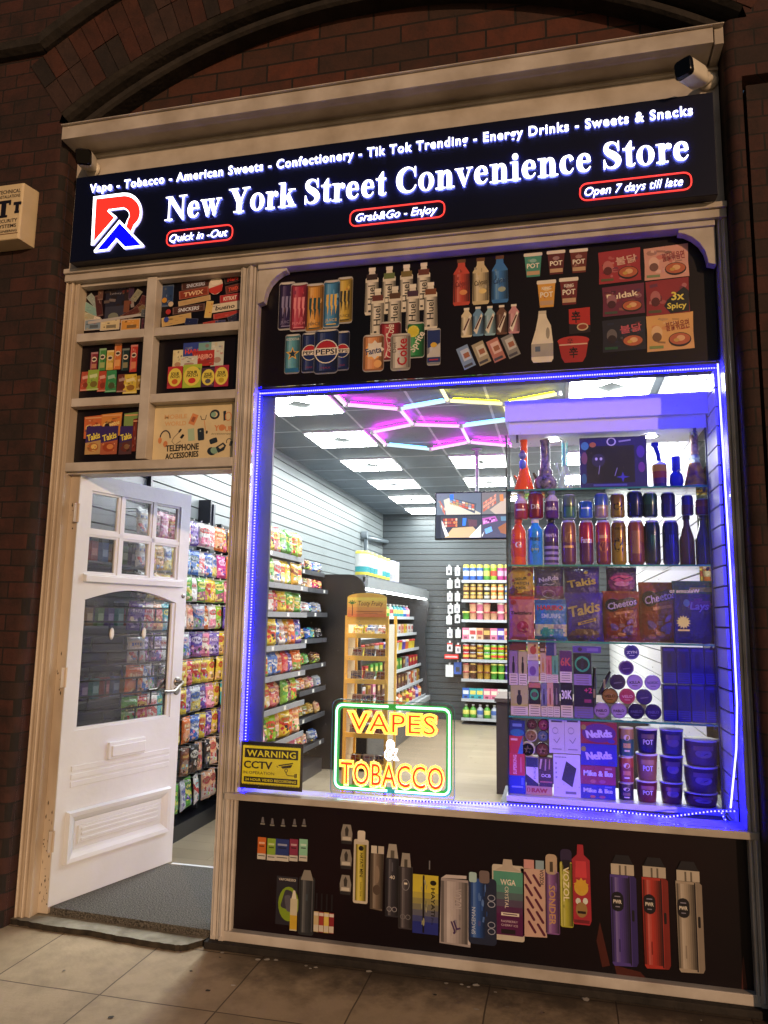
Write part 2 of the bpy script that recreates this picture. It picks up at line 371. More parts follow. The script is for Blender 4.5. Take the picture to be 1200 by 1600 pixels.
tiles = brick_mat('ceiling_tiles', '#69727b', '#606972', '#b5babf', bw=.56, rh=.56, axis='xy', bump=.05, msize=.022, dirt='#565e66', offset=0, shift=(-.47, -.33), rough=.8, dirt_amt=.5)
b = MB(); b.box(-.1, 3.45, .14, YB+.1, CZ, CZ+.1)
tag(b.build('shop_ceiling', tiles), kind='structure')
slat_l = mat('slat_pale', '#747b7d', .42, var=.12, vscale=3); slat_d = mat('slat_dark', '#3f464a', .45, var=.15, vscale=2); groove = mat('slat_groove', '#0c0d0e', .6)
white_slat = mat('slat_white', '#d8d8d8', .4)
def slatwall(name, kind, p0, p1, z0, z1, m, pitch=.09):
    """slat panels standing on the line p0-p1 (front face), grooves real and dark"""
    b = MB(); d = Vector((p1[0]-p0[0], p1[1]-p0[1], 0)); n = Vector((-d.y, d.x, 0)).normalized()
    def slab(za, zb, o0, o1, mi):
        q = [Vector((*p0, 0))+n*o0, Vector((*p1, 0))+n*o0, Vector((*p1, 0))+n*o1, Vector((*p0, 0))+n*o1]
        lo = [v+Vector((0, 0, za)) for v in q]; hi = [v+Vector((0, 0, zb)) for v in q]
        b.face(lo, mi=mi); b.face(hi, mi=mi)
        for i in range(4): b.face([lo[i], lo[(i+1) % 4], hi[(i+1) % 4], hi[i]], mi=mi)
    slab(z0, z1, .014, .08, 1)
    z = z0
    while z < z1:
        slab(z, min(z+pitch-.009, z1), 0, .012, 0); z += pitch
    return tag(b.build(name, [m, groove]), kind='structure')
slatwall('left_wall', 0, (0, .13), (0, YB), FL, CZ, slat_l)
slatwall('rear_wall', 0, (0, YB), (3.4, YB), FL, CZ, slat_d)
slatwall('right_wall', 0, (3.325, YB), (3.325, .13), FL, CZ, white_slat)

# ---------------------------------------------------------------- brick building round the shopfront
bld = thing('brick_building', 'dark red brick building with a moulded brick arch over the shopfront', 'building')
AX, AZ, AR = 1.716, 1.7415, 2.979
def arc_z(x, r): 
    d = r*r-(x-AX)**2; return AZ+math.sqrt(d) if d > 0 else None
b = MB(); YF = -.11; RO = AR+.1; BR = .045
xs = [-6, -4, -2]+[-2+.0+i*.1 for i in range(1, 20)]+[-.055]
ZT = 6.5
spr = 4.21
for x0, x1 in ((-6, -.055), ):
    b.face([(x0, YF, 0), (x1, YF, 0), (x1, YF, spr), (x0, YF, spr)])
P = []                                                                      # rounded brick edge of the left pier
for z in (0, spr): P.append([(-.055+BR*math.sin(t*math.pi/12)*1.15, YF+BR*(1-math.cos(t*math.pi/12)), z) for t in range(7)])
b.grid(P); b.face([(-.003, YF+BR, 0), (-.003, .2, 0), (-.003, .2, spr), (-.003, YF+BR, spr)])
# right pier with a sunk panel
GX = 3.452
P = []
for z in (0, spr): P.append([(3.43-BR*math.sin(t*math.pi/12), YF+BR*(1-math.cos(t*math.pi/12)), z) for t in range(7)])
b.grid(P); b.face([(3.385, YF+BR, 0), (3.385, .2, 0), (3.385, .2, spr), (3.385, YF+BR, spr)])
b.face([(3.43, YF, 0), (GX, YF, 0), (GX, YF, 3.92), (3.43, YF, 3.92)])
b.face([(3.43, YF, 3.92), (7, YF, 3.92), (7, YF, spr), (3.43, YF, spr)])
b.face([(GX+.0, YF, .3), (GX, YF+.07, .3), (GX, YF+.07, 3.92), (GX, YF, 3.92)])
b.face([(GX, YF, 3.92), (GX, YF+.07, 3.90), (7, YF+.07, 3.90), (7, YF, 3.92)])
b.face([(GX, YF+.07, 0), (GX+.02, YF+.07, 0), (GX+.02, YF+.07, 3.90), (GX, YF+.07, 3.90)])
b.face([(GX+.02, YF+.02, 0), (7, YF+.02, 0), (7, YF+.02, 3.885), (GX+.02, YF+.02, 3.885)])
b.face([(GX+.02, YF+.07, 0), (GX+.02, YF+.02, 0), (GX+.02, YF+.02, 3.885), (GX+.02, YF+.07, 3.885)])
b.face([(GX+.02, YF+.02, 3.885), (7, YF+.02, 3.885), (7, YF+.07, 3.90), (GX+.02, YF+.07, 3.90)])
# wall above the springing, cut by the arch
xs = [-6]+[AX-RO*1.0+.0005]+[AX-RO+i*RO*2/80 for i in range(1, 80)]+[AX+RO-.0005]+[7]
RW = AR+.5
prev = None
cols = [(-6, spr), (AX-math.sqrt(RW**2-(spr-AZ)**2), spr)]
n = 60
a0 = math.acos((AX-cols[1][0])/RW)
for i in range(n+1):
    t = a0+(math.pi-2*a0)*i/n; cols.append((AX-RW*math.cos(t), AZ+RW*math.sin(t)))
cols.append((7, spr))
for (xa, za), (xb, zb) in zip(cols, cols[1:]):
    if xb-xa > 1e-6: b.face([(xa, YF, za), (xb, YF, zb), (xb, YF, ZT), (xa, YF, ZT)])
PA = lambda r, t: (AX-r*math.cos(t), AZ+r*math.sin(t))
TH0 = math.asin((spr-AZ)/AR)*.985
for sg in (1, -1):
    pts = [PA(AR+.095, TH0)]+[PA(RW+.001, TH0+(a0-TH0)*i/8) for i in range(9)]+[(-.055, spr)]
    b.face([(x if sg > 0 else 2*AX-x, YF, z) for x, z in pts])
b.build('brick_wall', brick, bld)
b = MB(); b.box(-.3, 3.7, .06, .3, 4.23, 5.2); b.build('tympanum', brick_in, bld)
# arch: voussoir bricks, soffit mouldings, hood mould
b = MB(); al = math.acos(1.9/AR); th0 = math.asin((spr-AZ)/AR)*.985
def sector(r0, r1, t0, t1, y0, y1, col, gap=.002):
    k0, k1 = t0+gap/r0, t1-gap/r0; pts = []
    for r, t in ((r0+gap, k0), (r1-gap, k0), (r1-gap, k1), (r0+gap, k1)): pts.append((AX-r*math.cos(t), AZ+r*math.sin(t)))
    b.prism(pts, y0, y1, col)
BCOL = ['#3c1e15', '#452318', '#331c15', '#281c17', '#382520', '#411f15', '#221815']
tt = th0
while tt < math.pi-th0:
    st = .078/AR
    for r0, r1 in ((AR+.1, AR+.31), (AR+.31, AR+.5)):
        sector(r0, r1, tt, tt+st, YF-.003-RD.random()*.004, YF+.05, RD.choice(BCOL))
    tt += st
b.build('arch_ring', voussoir, bld)
def sweep(prof, name, m, t0=None, t1=None, n=70, parent=bld):        # prof: (r, y) polyline swept round the arch
    bb = MB(); P = []
    for i in range(n+1):
        t = (t0 or th0)+((t1 or math.pi-th0)-(t0 or th0))*i/n
        P.append([(AX-r*math.cos(t), y, AZ+r*math.sin(t)) for r, y in prof])
    bb.grid(P, '#ffffff', False); return bb.build(name, m, parent)
sweep([(AR, .06), (AR, -.03), (AR+.012, -.045), (AR+.035, -.05), (AR+.045, -.04), (AR+.05, -.02), (AR+.062, -.02), (AR+.068, -.07), (AR+.08, -.095), (AR+.1, YF-.004), (AR+.105, YF+.02)], 'arch_moulding', stone)
hp = [(AR+.5, YF), (AR+.5, YF-.03), (AR+.52, YF-.065), (AR+.56, YF-.075), (AR+.585, YF-.05), (AR+.585, YF)]
hz = 4.70; th = math.asin((hz-AZ)/(AR+.54))
sweep(hp, 'hood_mould', stone, th, math.pi-th)
b = MB(); b.box(-6, 7, .075, .2, 4.2, 6.5); b.build('backing_wall', stone, bld)
b = MB(); hx = AX-(AR+.54)*math.cos(th)
for sgn, xa, xb in ((1, -6, hx+.02), (1, 2*AX-hx-.02, 7)):
    P = [[(xa, y, hz-.0425+r-AR-.5) for r, y in hp], [(xb, y, hz-.0425+r-AR-.5) for r, y in hp]]
    b.grid(P, '#ffffff', False); b.build('string_course', stone, bld); b = MB()
b = MB(); b.box(-.02, 3.392, -.045, .3, 4.158, 4.205); b.box(-.02, 3.392, -.02, .3, 4.205, 4.238)
b.build('stone_ledge', stone, bld, bevel=.008)
b = MB()                                                                    # soldier course over the ledge
x = -.05
while x < 3.42: b.box(x, x+.066, .045+RD.random()*.004, .2, 4.238, 4.325, RD.choice(['#3b2c25', '#4a3026', '#2e251f'])); x += .07
b.build('soldier_course', voussoir, bld)
b = MB(); b.box(1.02, 3.40, -.035, .3, 0, .032); b.build('plinth', stone, bld, bevel=.006)
# ---------------------------------------------------------------- painted timber shopfront
reveal = mat('reveal_lining', '#24243a', .45)
shop = thing('shopfront', 'cream painted timber shopfront with a tall window, panelled transom and open door', 'shopfront')
b = MB()
for x0, x1, y0 in ((.0, .015, -.014), (.018, .030, -.006), (.033, .047, -.010), (.050, .061, .002), (.064, .078, -.002)): b.box(x0, x1, y0, .013, .005, 3.37)
b.box(.001, .0775, .0135, .12, 0, 3.37)
for x, y in ((.0075, -.014), (.040, -.010)): b.tube([(x, y, .02), (x, y, 3.36)], .006, 8)
b.box(.078, .137, .052, .13, .03, 2.3)
b.build('door_jamb', jamb_paint, shop, bevel=.003)
b = MB()
for x0, x1, y0, z0 in ((1.034, 1.060, 0, .0), (1.063, 1.076, .003, .0), (1.079, 1.103, -.008, .03), (1.106, 1.116, .002, .03), (1.119, 1.132, .008, .03)): b.box(x0, x1, y0, .016, z0, 3.345)
b.box(1.0345, 1.1315, .0165, .14, .0, 3.345)
for x, y in ((1.048, 0), (1.091, -.009), (1.1255, .008)): b.tube([(x, y, .05), (x, y, 3.33)], .0055, 8)
b.build('middle_post', paint, shop, bevel=.003)
b = MB()
b.box(3.343, 3.358, .0, .14, .03, 3.37); b.box(3.358, 3.384, -.008, .14, .0, 3.37)
for x, y in ((3.351, -.001), (3.371, -.009)): b.tube([(x, y, .05), (x, y, 3.36)], .0055, 8)
b.build('right_post', paint, shop, bevel=.003)
b = MB(); q_ = [(1.1, .141), (1.1335, .105), (1.172, .190), (1.172, .21), (1.1, .21)]
for z_ in (.664, 2.66): b.face([(x, y, z_) for x, y in q_])
for i in range(5): (ax, ay), (bx, by) = q_[i], q_[(i+1) % 5]; b.face([(ax, ay, .664), (bx, by, .664), (bx, by, 2.66), (ax, ay, 2.66)])
b.build('left_reveal', reveal, shop)
b = MB(); b.box(1.128, 1.1325, .055, .1045, .664, 2.64); b.build('led_channel', reveal, shop)
b = MB(); b.box(3.3435, 3.36, .012, .128, .664, 2.65); b.build('right_reveal', reveal, shop)
b = MB(); b.box(.0, 3.38, -.03, .1, 3.305, 3.345); b.box(.0, 3.38, -.045, .1, 3.345, 3.372); b.box(.078, 1.034, .01, .1, 3.285, 3.305); b.box(1.132, 3.333, -.012, .1, 3.278, 3.305)
b.build('beam', paint, shop, bevel=.004)
b = MB(); b.box(1.0325+.05, 3.38, -.022, .14, .652, .682); b.build('window_sill', paint, shop, bevel=.004)
b = MB(); b.box(1.132, 2.34, .14, .165, .600, .662); b.box(2.34, 3.334, .14, .63, .600, .662); b.build('window_board', reveal, shop)
b = MB(); b.box(1.08, 3.375, -.004, .1, .032, .074); b.build('bottom_rail', paint, shop, bevel=.004)
b = MB()                                                                     # transom grid over the door
b.box(.49, .548, .0, .1, 2.30, 3.30)
for z0, z1 in ((2.965, 3.012), (2.60, 2.647)):
    b.box(.078, .49, .004, .1, z0, z1); b.box(.548, 1.034, .004, .1, z0, z1)
b.box(.078, 1.034, -.004, .1, 2.245, 2.292); b.box(.078, 1.034, .02, .13, 2.232, 2.245)
b.build('transom_bars', paint, shop, bevel=.004)
for sx, x0 in ((1, 1.132), (-1, 3.333)):                                      # curved corner brackets
    pts = [(0, 3.277), (.155, 3.277), (.155, 3.262), (.13, 3.257), (.095, 3.235), (.066, 3.205), (.045, 3.165), (.036, 3.125), (.034, 3.105), (.0, 3.095)]
    b = MB(); b.prism([(x0+sx*x, z) for x, z in (pts if sx > 0 else pts[::-1])], .0, .048); b.build('corner_bracket', paint, shop, bevel=.003)
b = MB(); b.box(0, 3.38, .0, .14, 3.372, 4.075); b.tube([(0, -.004, 4.052), (3.38, -.004, 4.052)], .009, 8); b.build('fascia_board', paint, shop)
b = MB(); b.box(.0, 3.335, -.15, .1, 4.076, 4.152); b.box(3.342, 3.38, -.14, .1, 4.072, 4.162); b.box(0, 3.38, -.165, .1, 4.152, 4.158)
b.build('cornice', paint, shop, bevel=.005)
b = MB(); b.box(1.134, 3.342, .006, .011, .684, 2.648); pane = b.build('window_pane', win_glass, shop)
for q in ((1.134, 3.332, .062, .2, 2.65, 3.277), (.08, 1.03, .075, .2, 2.293, 3.3), (1.08, 3.36, .042, .139, .076, .638)):
    b = MB(); b.box(*q, '#15131a'); b.build('backing_panel', matte, shop)
b = MB(); b.box(1.132, 3.334, .14, .16, 2.652, 2.66); b.build('head_lining', reveal, shop)

# ---------------------------------------------------------------- open door (part of the shopfront, its own pieces below it)
DW, DH, DT = .825, 2.19, .044
AD = math.radians(73.56)
b = MB()
def dbox(x0, x1, z0, z1, y0=0, y1=DT): b.box(x0, x1, y0, y1, z0, z1)
dbox(0, .078, 0, DH); dbox(.745, DW, 0, DH)                                   # stiles
dbox(.078, .745, 0, .835)                                                      # solid lower part
dbox(.078, .745, 1.60, 1.652); dbox(.078, .745, 2.10, DH); dbox(.078, .745, 1.862, 1.885, .004, DT-.004)
dbox(.287, .308, 1.652, 2.10, .004, DT-.004); dbox(.525, .545, 1.652, 2.10, .004, DT-.004)
arch = [(.078+.667*i/24, 1.51+.062*math.sin(math.pi*i/24)) for i in range(25)]
b.prism([(.745, 1.60), (.078, 1.60)]+arch, 0, DT)
door = b.build('door', door_paint, shop, loc=(.14, .05, FL+.012), rot=(0, 0, AD))
def on_door(name, bb, m, bevel=0): return bb.build(name, m, door, bevel=bevel)
b = MB()                                                                       # glazing beads and ledge
for x0, x1 in ((.078, .287), (.308, .525), (.545, .745)):
    for z0, z1 in ((1.652, 1.862), (1.885, 2.10)):
        for q in ((x0, x0+.012, z0, z1), (x1-.016, x1, z0, z1), (x0+.012, x1-.016, z0, z0+.012), (x0+.012, x1-.016, z1-.012, z1)): b.box(q[0], q[1], .010, .03, q[2], q[3])
for q in ((.078, .092, .835, 1.51), (.722, .745, .835, 1.51), (.092, .722, .835, .85)): b.box(q[0], q[1], .008, .03, q[2], q[3])
on_door('glazing_bead', b, door_paint, .003)
b = MB(); b.box(.06, .775, -.028, .0, 1.606, 1.642); b.box(.055, .79, -.012, 0, 1.642, 1.65); on_door('ledge', b, door_paint, .005)
b = MB()
for q in ((.085, .74, 1.655, 2.095), ): b.box(q[0], q[1], .0205, .0235, q[2], q[3])
b.prism([(.09, .84), (.725, .84)]+[(.725-.635*i/20, 1.505+.06*math.sin(math.pi*(20-i)/20)) for i in range(21)], .0205, .0235)
on_door('door_glass', b, door_gl)
b = MB(); bar = '#17181a'                                                       # black leaded bars behind the big pane
for i, z in enumerate((1.475, 1.395, 1.315, 1.235, 1.158, 1.08, .998, .912)):
    b.box(.092, .722, .0245, .031, z-.005, z+.005, bar)
    for k in range(3):
        x = .17+.22*k+(.11 if i % 2 else 0)
        if x < .71: b.box(x-.004, x+.004, .0245, .030, z-.08+.005, z-.005, bar)
b.box(.716, .726, .0245, .034, .85, 1.5, bar)
on_door('leaded_bars', b, matte)
b = MB(); b.box(.296, .548, -.020, 0, .660, .748); b.box(.312, .545, -.028, -.020, .672, .73); on_door('letter_flap', b, door_paint, .006)
b = MB()
for z in (.63, .590, .552): b.box(.075, .755, -.004, 0, z-.0, z+.028)
on_door('reeded_band', b, door_paint, .004)
b = MB()                                                                       # bolection panel moulding
def mitre(x0, x1, z0, z1, wd, h):
    o = [(x0, z0), (x1, z0), (x1, z1), (x0, z1)]; i = [(x0+wd, z0+wd), (x1-wd, z0+wd), (x1-wd, z1-wd), (x0+wd, z1-wd)]
    for k in range(4):
        l = (k+1) % 4
        prof = [(0, 0), (.12, -h), (.45, -h*.85), (.8, -h*.4), (1, 0)]
        P = [[(o[p][0]+(i[p][0]-o[p][0])*t, y-.0005, o[p][1]+(i[p][1]-o[p][1])*t) for t, y in prof] for p in (k, l)]
        b.grid(P, '#ffffff', False)
mitre(.062, .772, .18, .436, .058, .026)
b.box(.122, .71, -.002, 0, .24, .376)
on_door('panel_moulding', b, door_paint)
b = MB(); P = []
b.box(.14, .695, -.012, -.0025, .266, .356); 
for z in (.285, .312, .335): b.box(.155, .68, -.017, -.012, z-.007, z+.007)
on_door('raised_panel', b, door_paint, .005)
for yo, sg in ((-.0, -1), (DT, 1)):
    b = MB(); b.lathe([(.001, 0), (.026, 0, '#fff'), (.026, .006, '#fff'), (.02, .009, '#fff')], 20); b.lathe([(.011, .009), (.011, .045, '#fff'), (.009, .05, '#fff')], 12)
    b.xform(lambda v: Vector((v.x+.786, sg*v.z+yo, v.y+1.04)))
    b.tube([(.786, sg*.046+yo, 1.04), (.778, sg*.052+yo, 1.032), (.72, sg*.054+yo, .992), (.66, sg*.052+yo, .992), (.645, sg*.045+yo, .992)], .009, 10)
    bb = MB(); bb.lathe([(.001, 0), (.024, 0, '#fff'), (.024, .006, '#fff'), (.018, .009, '#fff')], 20); bb.xform(lambda v: Vector((v.x+.786, sg*v.z+yo, v.y+.985)))
    b.v_off = len(b.v); n0 = len(b.v); b.v += bb.v; b.f += [tuple(i+n0 for i in f) for f in bb.f]; b.c += bb.c; b.s += bb.s; b.m += bb.m
    on_door('door_handle', b, metal)
b = MB(); b.lathe([(.001, 0), (.013, 0, '#fff'), (.013, .005, '#fff'), (.006, .007, '#fff')], 16); b.xform(lambda v: Vector((v.x+.798, -v.z, v.y+1.554))); on_door('keyhole', b, metal)
for z in (1.967, 1.111, .31):
    b = MB(); b.box(-.03, -.002, -.004, .002, z-.05, z+.05); b.tube([(-.004, -.006, z-.05), (-.004, -.006, z+.05)], .006, 8); on_door('hinge', b, jamb_paint)
for x in (.289, .52):
    b = MB(); b.lathe([(.0, 0), (.014, 0, '#d8d8d2'), (.02, .004, '#d8d8d2'), (.012, .009, '#d8d8d2')], 14); b.xform(lambda v: Vector((v.x*.8+x, .0203-v.z, v.y*1.7+1.33))); on_door('suction_hook', b, plast)
# step and mat
b = MB()
edge = [(-.03, -.03), (.10, -.04), (.25, -.055), (.42, -.05), (.60, -.068), (.75, -.078), (.90, -.088), (.95, -.075), (1.0, -.01), (1.02, .03), (1.03, .2), (.03, .2), (.03, .02)]
jag = []; rj = random.Random(9)
for (ax, ay), (bx, by) in zip(edge[:9], edge[1:10]):
    for q in range(6): jag.append((ax+(bx-ax)*q/6, ay+(by-ay)*q/6+rj.uniform(-.004, .004)))
edge = jag+edge[9:]
n = len(edge); b.face([(x, y, .026) for x, y in edge])
for i in range(n):
    (ax, ay), (bx, by) = edge[i], edge[(i+1) % n]; b.face([(ax, ay, 0), (bx, by, 0), (bx, by, .026), (ax, ay, .026)], mi=1)
step_m = mat('worn_concrete', '#a39b88', .8, col2='#7d7563', vscale=14, bump=.5, bscale=30)
tag(b.build('doorstep', [step_m, mat('step_edge', '#3c352b', .9, col2='#1a1612', vscale=20)]), 'worn grey concrete doorstep with a cracked front edge below the open door', 'doorstep')
b = MB(); b.box(.10, 1.03, .07, .80, .036, FL+.009); b.box(.10, 1.03, .80, .83, .04, FL+.008)
b = MB()
mp = [(.145, .06), (1.03, .02), (1.03, .80), (.30, .80)]
for z in (FL+.001, FL+.010): b.face([(x, y, z) for x, y in mp])
for i in range(4):
    (ax, ay), (bx, by) = mp[i], mp[(i+1) % 4]; b.face([(ax, ay, .02), (bx, by, .02), (bx, by, FL+.010), (ax, ay, FL+.010)])
mat_m = mat('charcoal_mat', '#77726a', .95, col2='#1c1a17', vscale=150, bump=1.0, bscale=160)
tag(b.build('door_mat', mat_m), 'ribbed charcoal entrance mat lying inside the open door', 'door mat')
b = MB(); b.box(.39, 1.05, .802, .825, FL, FL+.012); tag(b.build('mat_edging', white_slat), 'thin pale edging strip on the floor behind the charcoal mat', 'edging strip')

# chipped paint round the hinges and the foot of the jamb
b = MB(); rc = random.Random(21)
for z0, n_, sp_ in ((.37, 16, .09), (1.17, 9, .08), (2.03, 7, .07), (.12, 14, .07)):
    for _ in range(n_):
        x, z_ = rc.uniform(.083, .132), z0+rc.gauss(0, sp_*.6); w_, h_ = rc.uniform(.001, .005), rc.uniform(.003, .014)
        if z_ > .06: b.face([(x-w_, .0515, z_), (x, .0515, z_-h_), (x+w_*.8, .0515, z_-h_*.2), (x+w_*.3, .0515, z_+h_)], '#2a211a')
tag(b.build('chipped_paint', matte, shop), kind='stuff')
# gum spots, paint drips and grit on the paving
b = MB(); rg = random.Random(3)
def spot(x, y, r, col, h=.0025):
    n = 9; k = [r*rg.uniform(.65, 1.15) for _ in range(n)]; el = rg.uniform(.6, 1)
    b.face([(x+k[i]*math.cos(2*math.pi*i/n), y+el*k[i]*math.sin(2*math.pi*i/n), h) for i in range(n)], col)
for _ in range(42):
    x, y = rg.uniform(-.4, 3.6), -.04-rg.random()**1.6*.9
    if x > .0 and x < 1.04 and y > -.12: continue
    spot(x, y, rg.uniform(.004, .013), rg.choice(['#d8d2c4', '#b8b0a0', '#3a332c', '#2a2622', '#8a8070']))
for x, y in ((1.12, -.05), (1.30, -.07), (1.34, -.06), (1.38, -.055), (1.55, -.09), (1.57, -.075), (2.2, -.06), (2.23, -.075), (2.26, -.05), (2.7, -.05), (1.8, -.05)): spot(x, y, rg.uniform(.008, .018), '#d6cdbc', .003)
tag(b.build('gum_spots', matte), 'scattered pale gum spots and paint drips on the paving before the shop', 'gum spots', kind='stuff')
# ================================================================ FASCIA SIGN
YS = -.11
sign = thing('shop_sign', 'long black lit fascia sign reading New York Street Convenience Store in white letters', 'shop sign', (.085, YS, 3.37))
def S(bb): return bb.xform(lambda v: v-Vector((.085, YS, 3.37)))
sign_blk = mat('sign_black', '#080b24', .4, spec=.25)
b = MB(); b.box(.085, 3.331, YS, -.048, 3.369, 3.862); S(b).build('sign_box', sign_blk, sign, bevel=.003)
def letters3d(bb, txt, x0, zb, wd, cap, d=.012, bold=.03, shear=0., space=1.):
    vs, fs, a0, a1 = glyphs(txt, bold, shear, space, 3)
    kx, ky = wd/(a1-a0), cap/CAP; n = len(bb.v); yf = YS-d
    pv = [((vx-a0)*kx+x0, vy*ky+zb) for vx, vy, _ in vs]
    cnt = {}
    for f in fs:
        for i in range(len(f)):
            k = (f[i], f[(i+1) % len(f)]); cnt[k] = cnt.get(k, 0)+1
    for f in fs:
        bb.face([(pv[i][0], yf, pv[i][1]) for i in f], '#ffffff', False, 0); bb.face([(pv[i][0], YS-.004, pv[i][1]) for i in reversed(f)], '#ffffff', False, 2)
    for (i, j) in cnt:
        if (j, i) not in cnt:
            bb.face([(pv[i][0], yf, pv[i][1]), (pv[j][0], yf, pv[j][1]), (pv[j][0], YS-.004, pv[j][1]), (pv[i][0], YS-.004, pv[i][1])], '#ffffff', False, 1)
YL = YS-.012
def span(pl, pr): p, q = at(*pl, YL), at(*pr, YL); return p.x, q.x, (p.z+q.z)/2
# strap line
tz = at(611, 237, YL).z; t0 = at(139.5, 295, YL).x; t1 = at(1083, 180, YL).x
b = MB(); letters3d(b, 'Vape - Tobacco - American Sweets - Confectionery - Tik Tok Trending - Energy Drinks - Sweets & Snacks', t0, 3.759, t1-t0, .050, .0075, .02, 0, 1.16)
S(b).build('strapline_lettering', [white_lit, halo, halo_back], sign)
# ---- main line: bold serif capitals and small letters built from strokes
def sstroke(pts, sub=5):
    out = []
    n = len(pts)
    for i in range(n-1):
        p0, p1, p2, p3 = pts[max(i-1, 0)], pts[i], pts[i+1], pts[min(i+2, n-1)]
        for k in range(sub):
            t = k/sub
            out.append(tuple(.5*((2*p1[c])+(-p0[c]+p2[c])*t+(2*p0[c]-5*p1[c]+4*p2[c]-p3[c])*t*t+(-p0[c]+3*p1[c]-3*p2[c]+p3[c])*t**3) for c in range(3)))
    out.append(pts[-1]); return out
def Rr(x0, x1, y0, y1): return ('p', [(x0, y0), (x1, y0), (x1, y1), (x0, y1)])
G = {
 'N': (1.10, [Rr(.16, .235, .0, .96), Rr(.0, .40, 0, .055), Rr(.0, .36, .945, 1), ('p', [(.08, .97), (.36, .97), (.95, .2), (.95, 0), (.88, 0)]), Rr(.875, .95, .0, .96), Rr(.70, 1.10, .945, 1)]),
 'Y': (1.02, [('p', [(.08, .97), (.36, .97), (.64, .46), (.62, .38), (.40, .38)]), ('p', [(.80, .97), (.89, .97), (.64, .44), (.55, .44)]), Rr(.39, .63, 0, .46), Rr(-.02, .46, .945, 1), Rr(.66, 1.04, .945, 1), Rr(.25, .77, 0, .055)]),
 'C': (1.0, [('s', [(.9, .66, .06), (.83, .86, .06), (.64, .965, .07), (.44, .93, .13), (.25, .76, .23), (.19, .5, .28), (.25, .24, .23), (.44, .07, .13), (.64, .035, .07), (.82, .11, .06), (.93, .28, .06)]), Rr(.875, .93, .60, 1.0)]),
 'S': (.80, [('s', [(.66, .72, .06), (.57, .90, .06), (.40, .965, .07), (.23, .90, .15), (.17, .75, .2), (.27, .61, .24), (.45, .5, .27), (.61, .36, .26), (.64, .22, .22), (.54, .08, .13), (.36, .035, .07), (.2, .1, .06), (.10, .30, .06)]), Rr(.635, .69, .64, 1.0), Rr(.07, .125, .0, .36)]),
 'e': (.68, [Rr(.16, .58, .36, .42), ('s', [(.55, .385, .14), (.51, .57, .14), (.36, .665, .07), (.21, .56, .17), (.16, .35, .23), (.22, .14, .2), (.38, .045, .09), (.5, .075, .06), (.6, .19, .05)])]),
 'w': (1.06, [('p', [(.05, .68), (.26, .68), (.43, .18), (.36, 0), (.32, 0)]), ('p', [(.33, 0), (.375, 0), (.56, .5), (.52, .64)]), ('p', [(.42, .68), (.63, .68), (.78, .18), (.71, 0), (.67, 0)]), ('p', [(.67, 0), (.72, 0), (.97, .68), (.90, .68)]), Rr(.0, .34, .655, .7), Rr(.37, .70, .655, .7), Rr(.79, 1.07, .655, .7)]),
 'o': (.75, [('r', .37, .35, .345, .365, .13, .31)]),
 'r': (.60, [Rr(.12, .34, 0, .69), Rr(.01, .33, .65, .7), Rr(.01, .47, 0, .05), ('s', [(.32, .44, .05), (.40, .60, .09), (.50, .63, .15)]), ('r', .51, .575, .1, .1, .0, .0)]),
 'k': (.84, [Rr(.12, .34, 0, .98), Rr(.01, .33, .95, 1), Rr(.01, .44, 0, .05), ('p', [(.33, .28), (.33, .36), (.60, .68), (.68, .68)]), ('p', [(.38, .38), (.54, .53), (.82, .02), (.56, .02)]), Rr(.48, .82, .655, .7), Rr(.47, .87, 0, .05)]),
 't': (.50, [('p', [(.14, .08), (.36, .08), (.36, .95), (.30, .95), (.14, .75)]), Rr(.01, .47, .63, .70), ('s', [(.25, .12, .22), (.33, .045, .09), (.42, .05, .06), (.48, .12, .04)])]),
 'n': (.84, [Rr(.12, .34, 0, .69), Rr(.01, .33, .65, .7), Rr(.01, .44, 0, .05), ('s', [(.32, .50, .05), (.42, .63, .09), (.54, .615, .16), (.61, .46, .22), (.61, .0, .22)]), Rr(.47, .84, 0, .05)]),
 'v': (.76, [('p', [(.05, .68), (.28, .68), (.45, .2), (.40, 0), (.35, 0)]), ('p', [(.36, 0), (.41, 0), (.68, .68), (.61, .68)]), Rr(-.01, .37, .655, .7), Rr(.5, .77, .655, .7)]),
 'i': (.43, [Rr(.12, .34, 0, .69), Rr(.01, .33, .65, .7), Rr(.01, .45, 0, .05), ('r', .225, .885, .125, .125, 0, 0)]),
 'c': (.66, [('s', [(.54, .52, .16), (.47, .64, .12), (.34, .665, .07), (.21, .56, .17), (.16, .35, .23), (.22, .14, .2), (.38, .045, .09), (.5, .075, .06), (.59, .2, .05)])]),
}
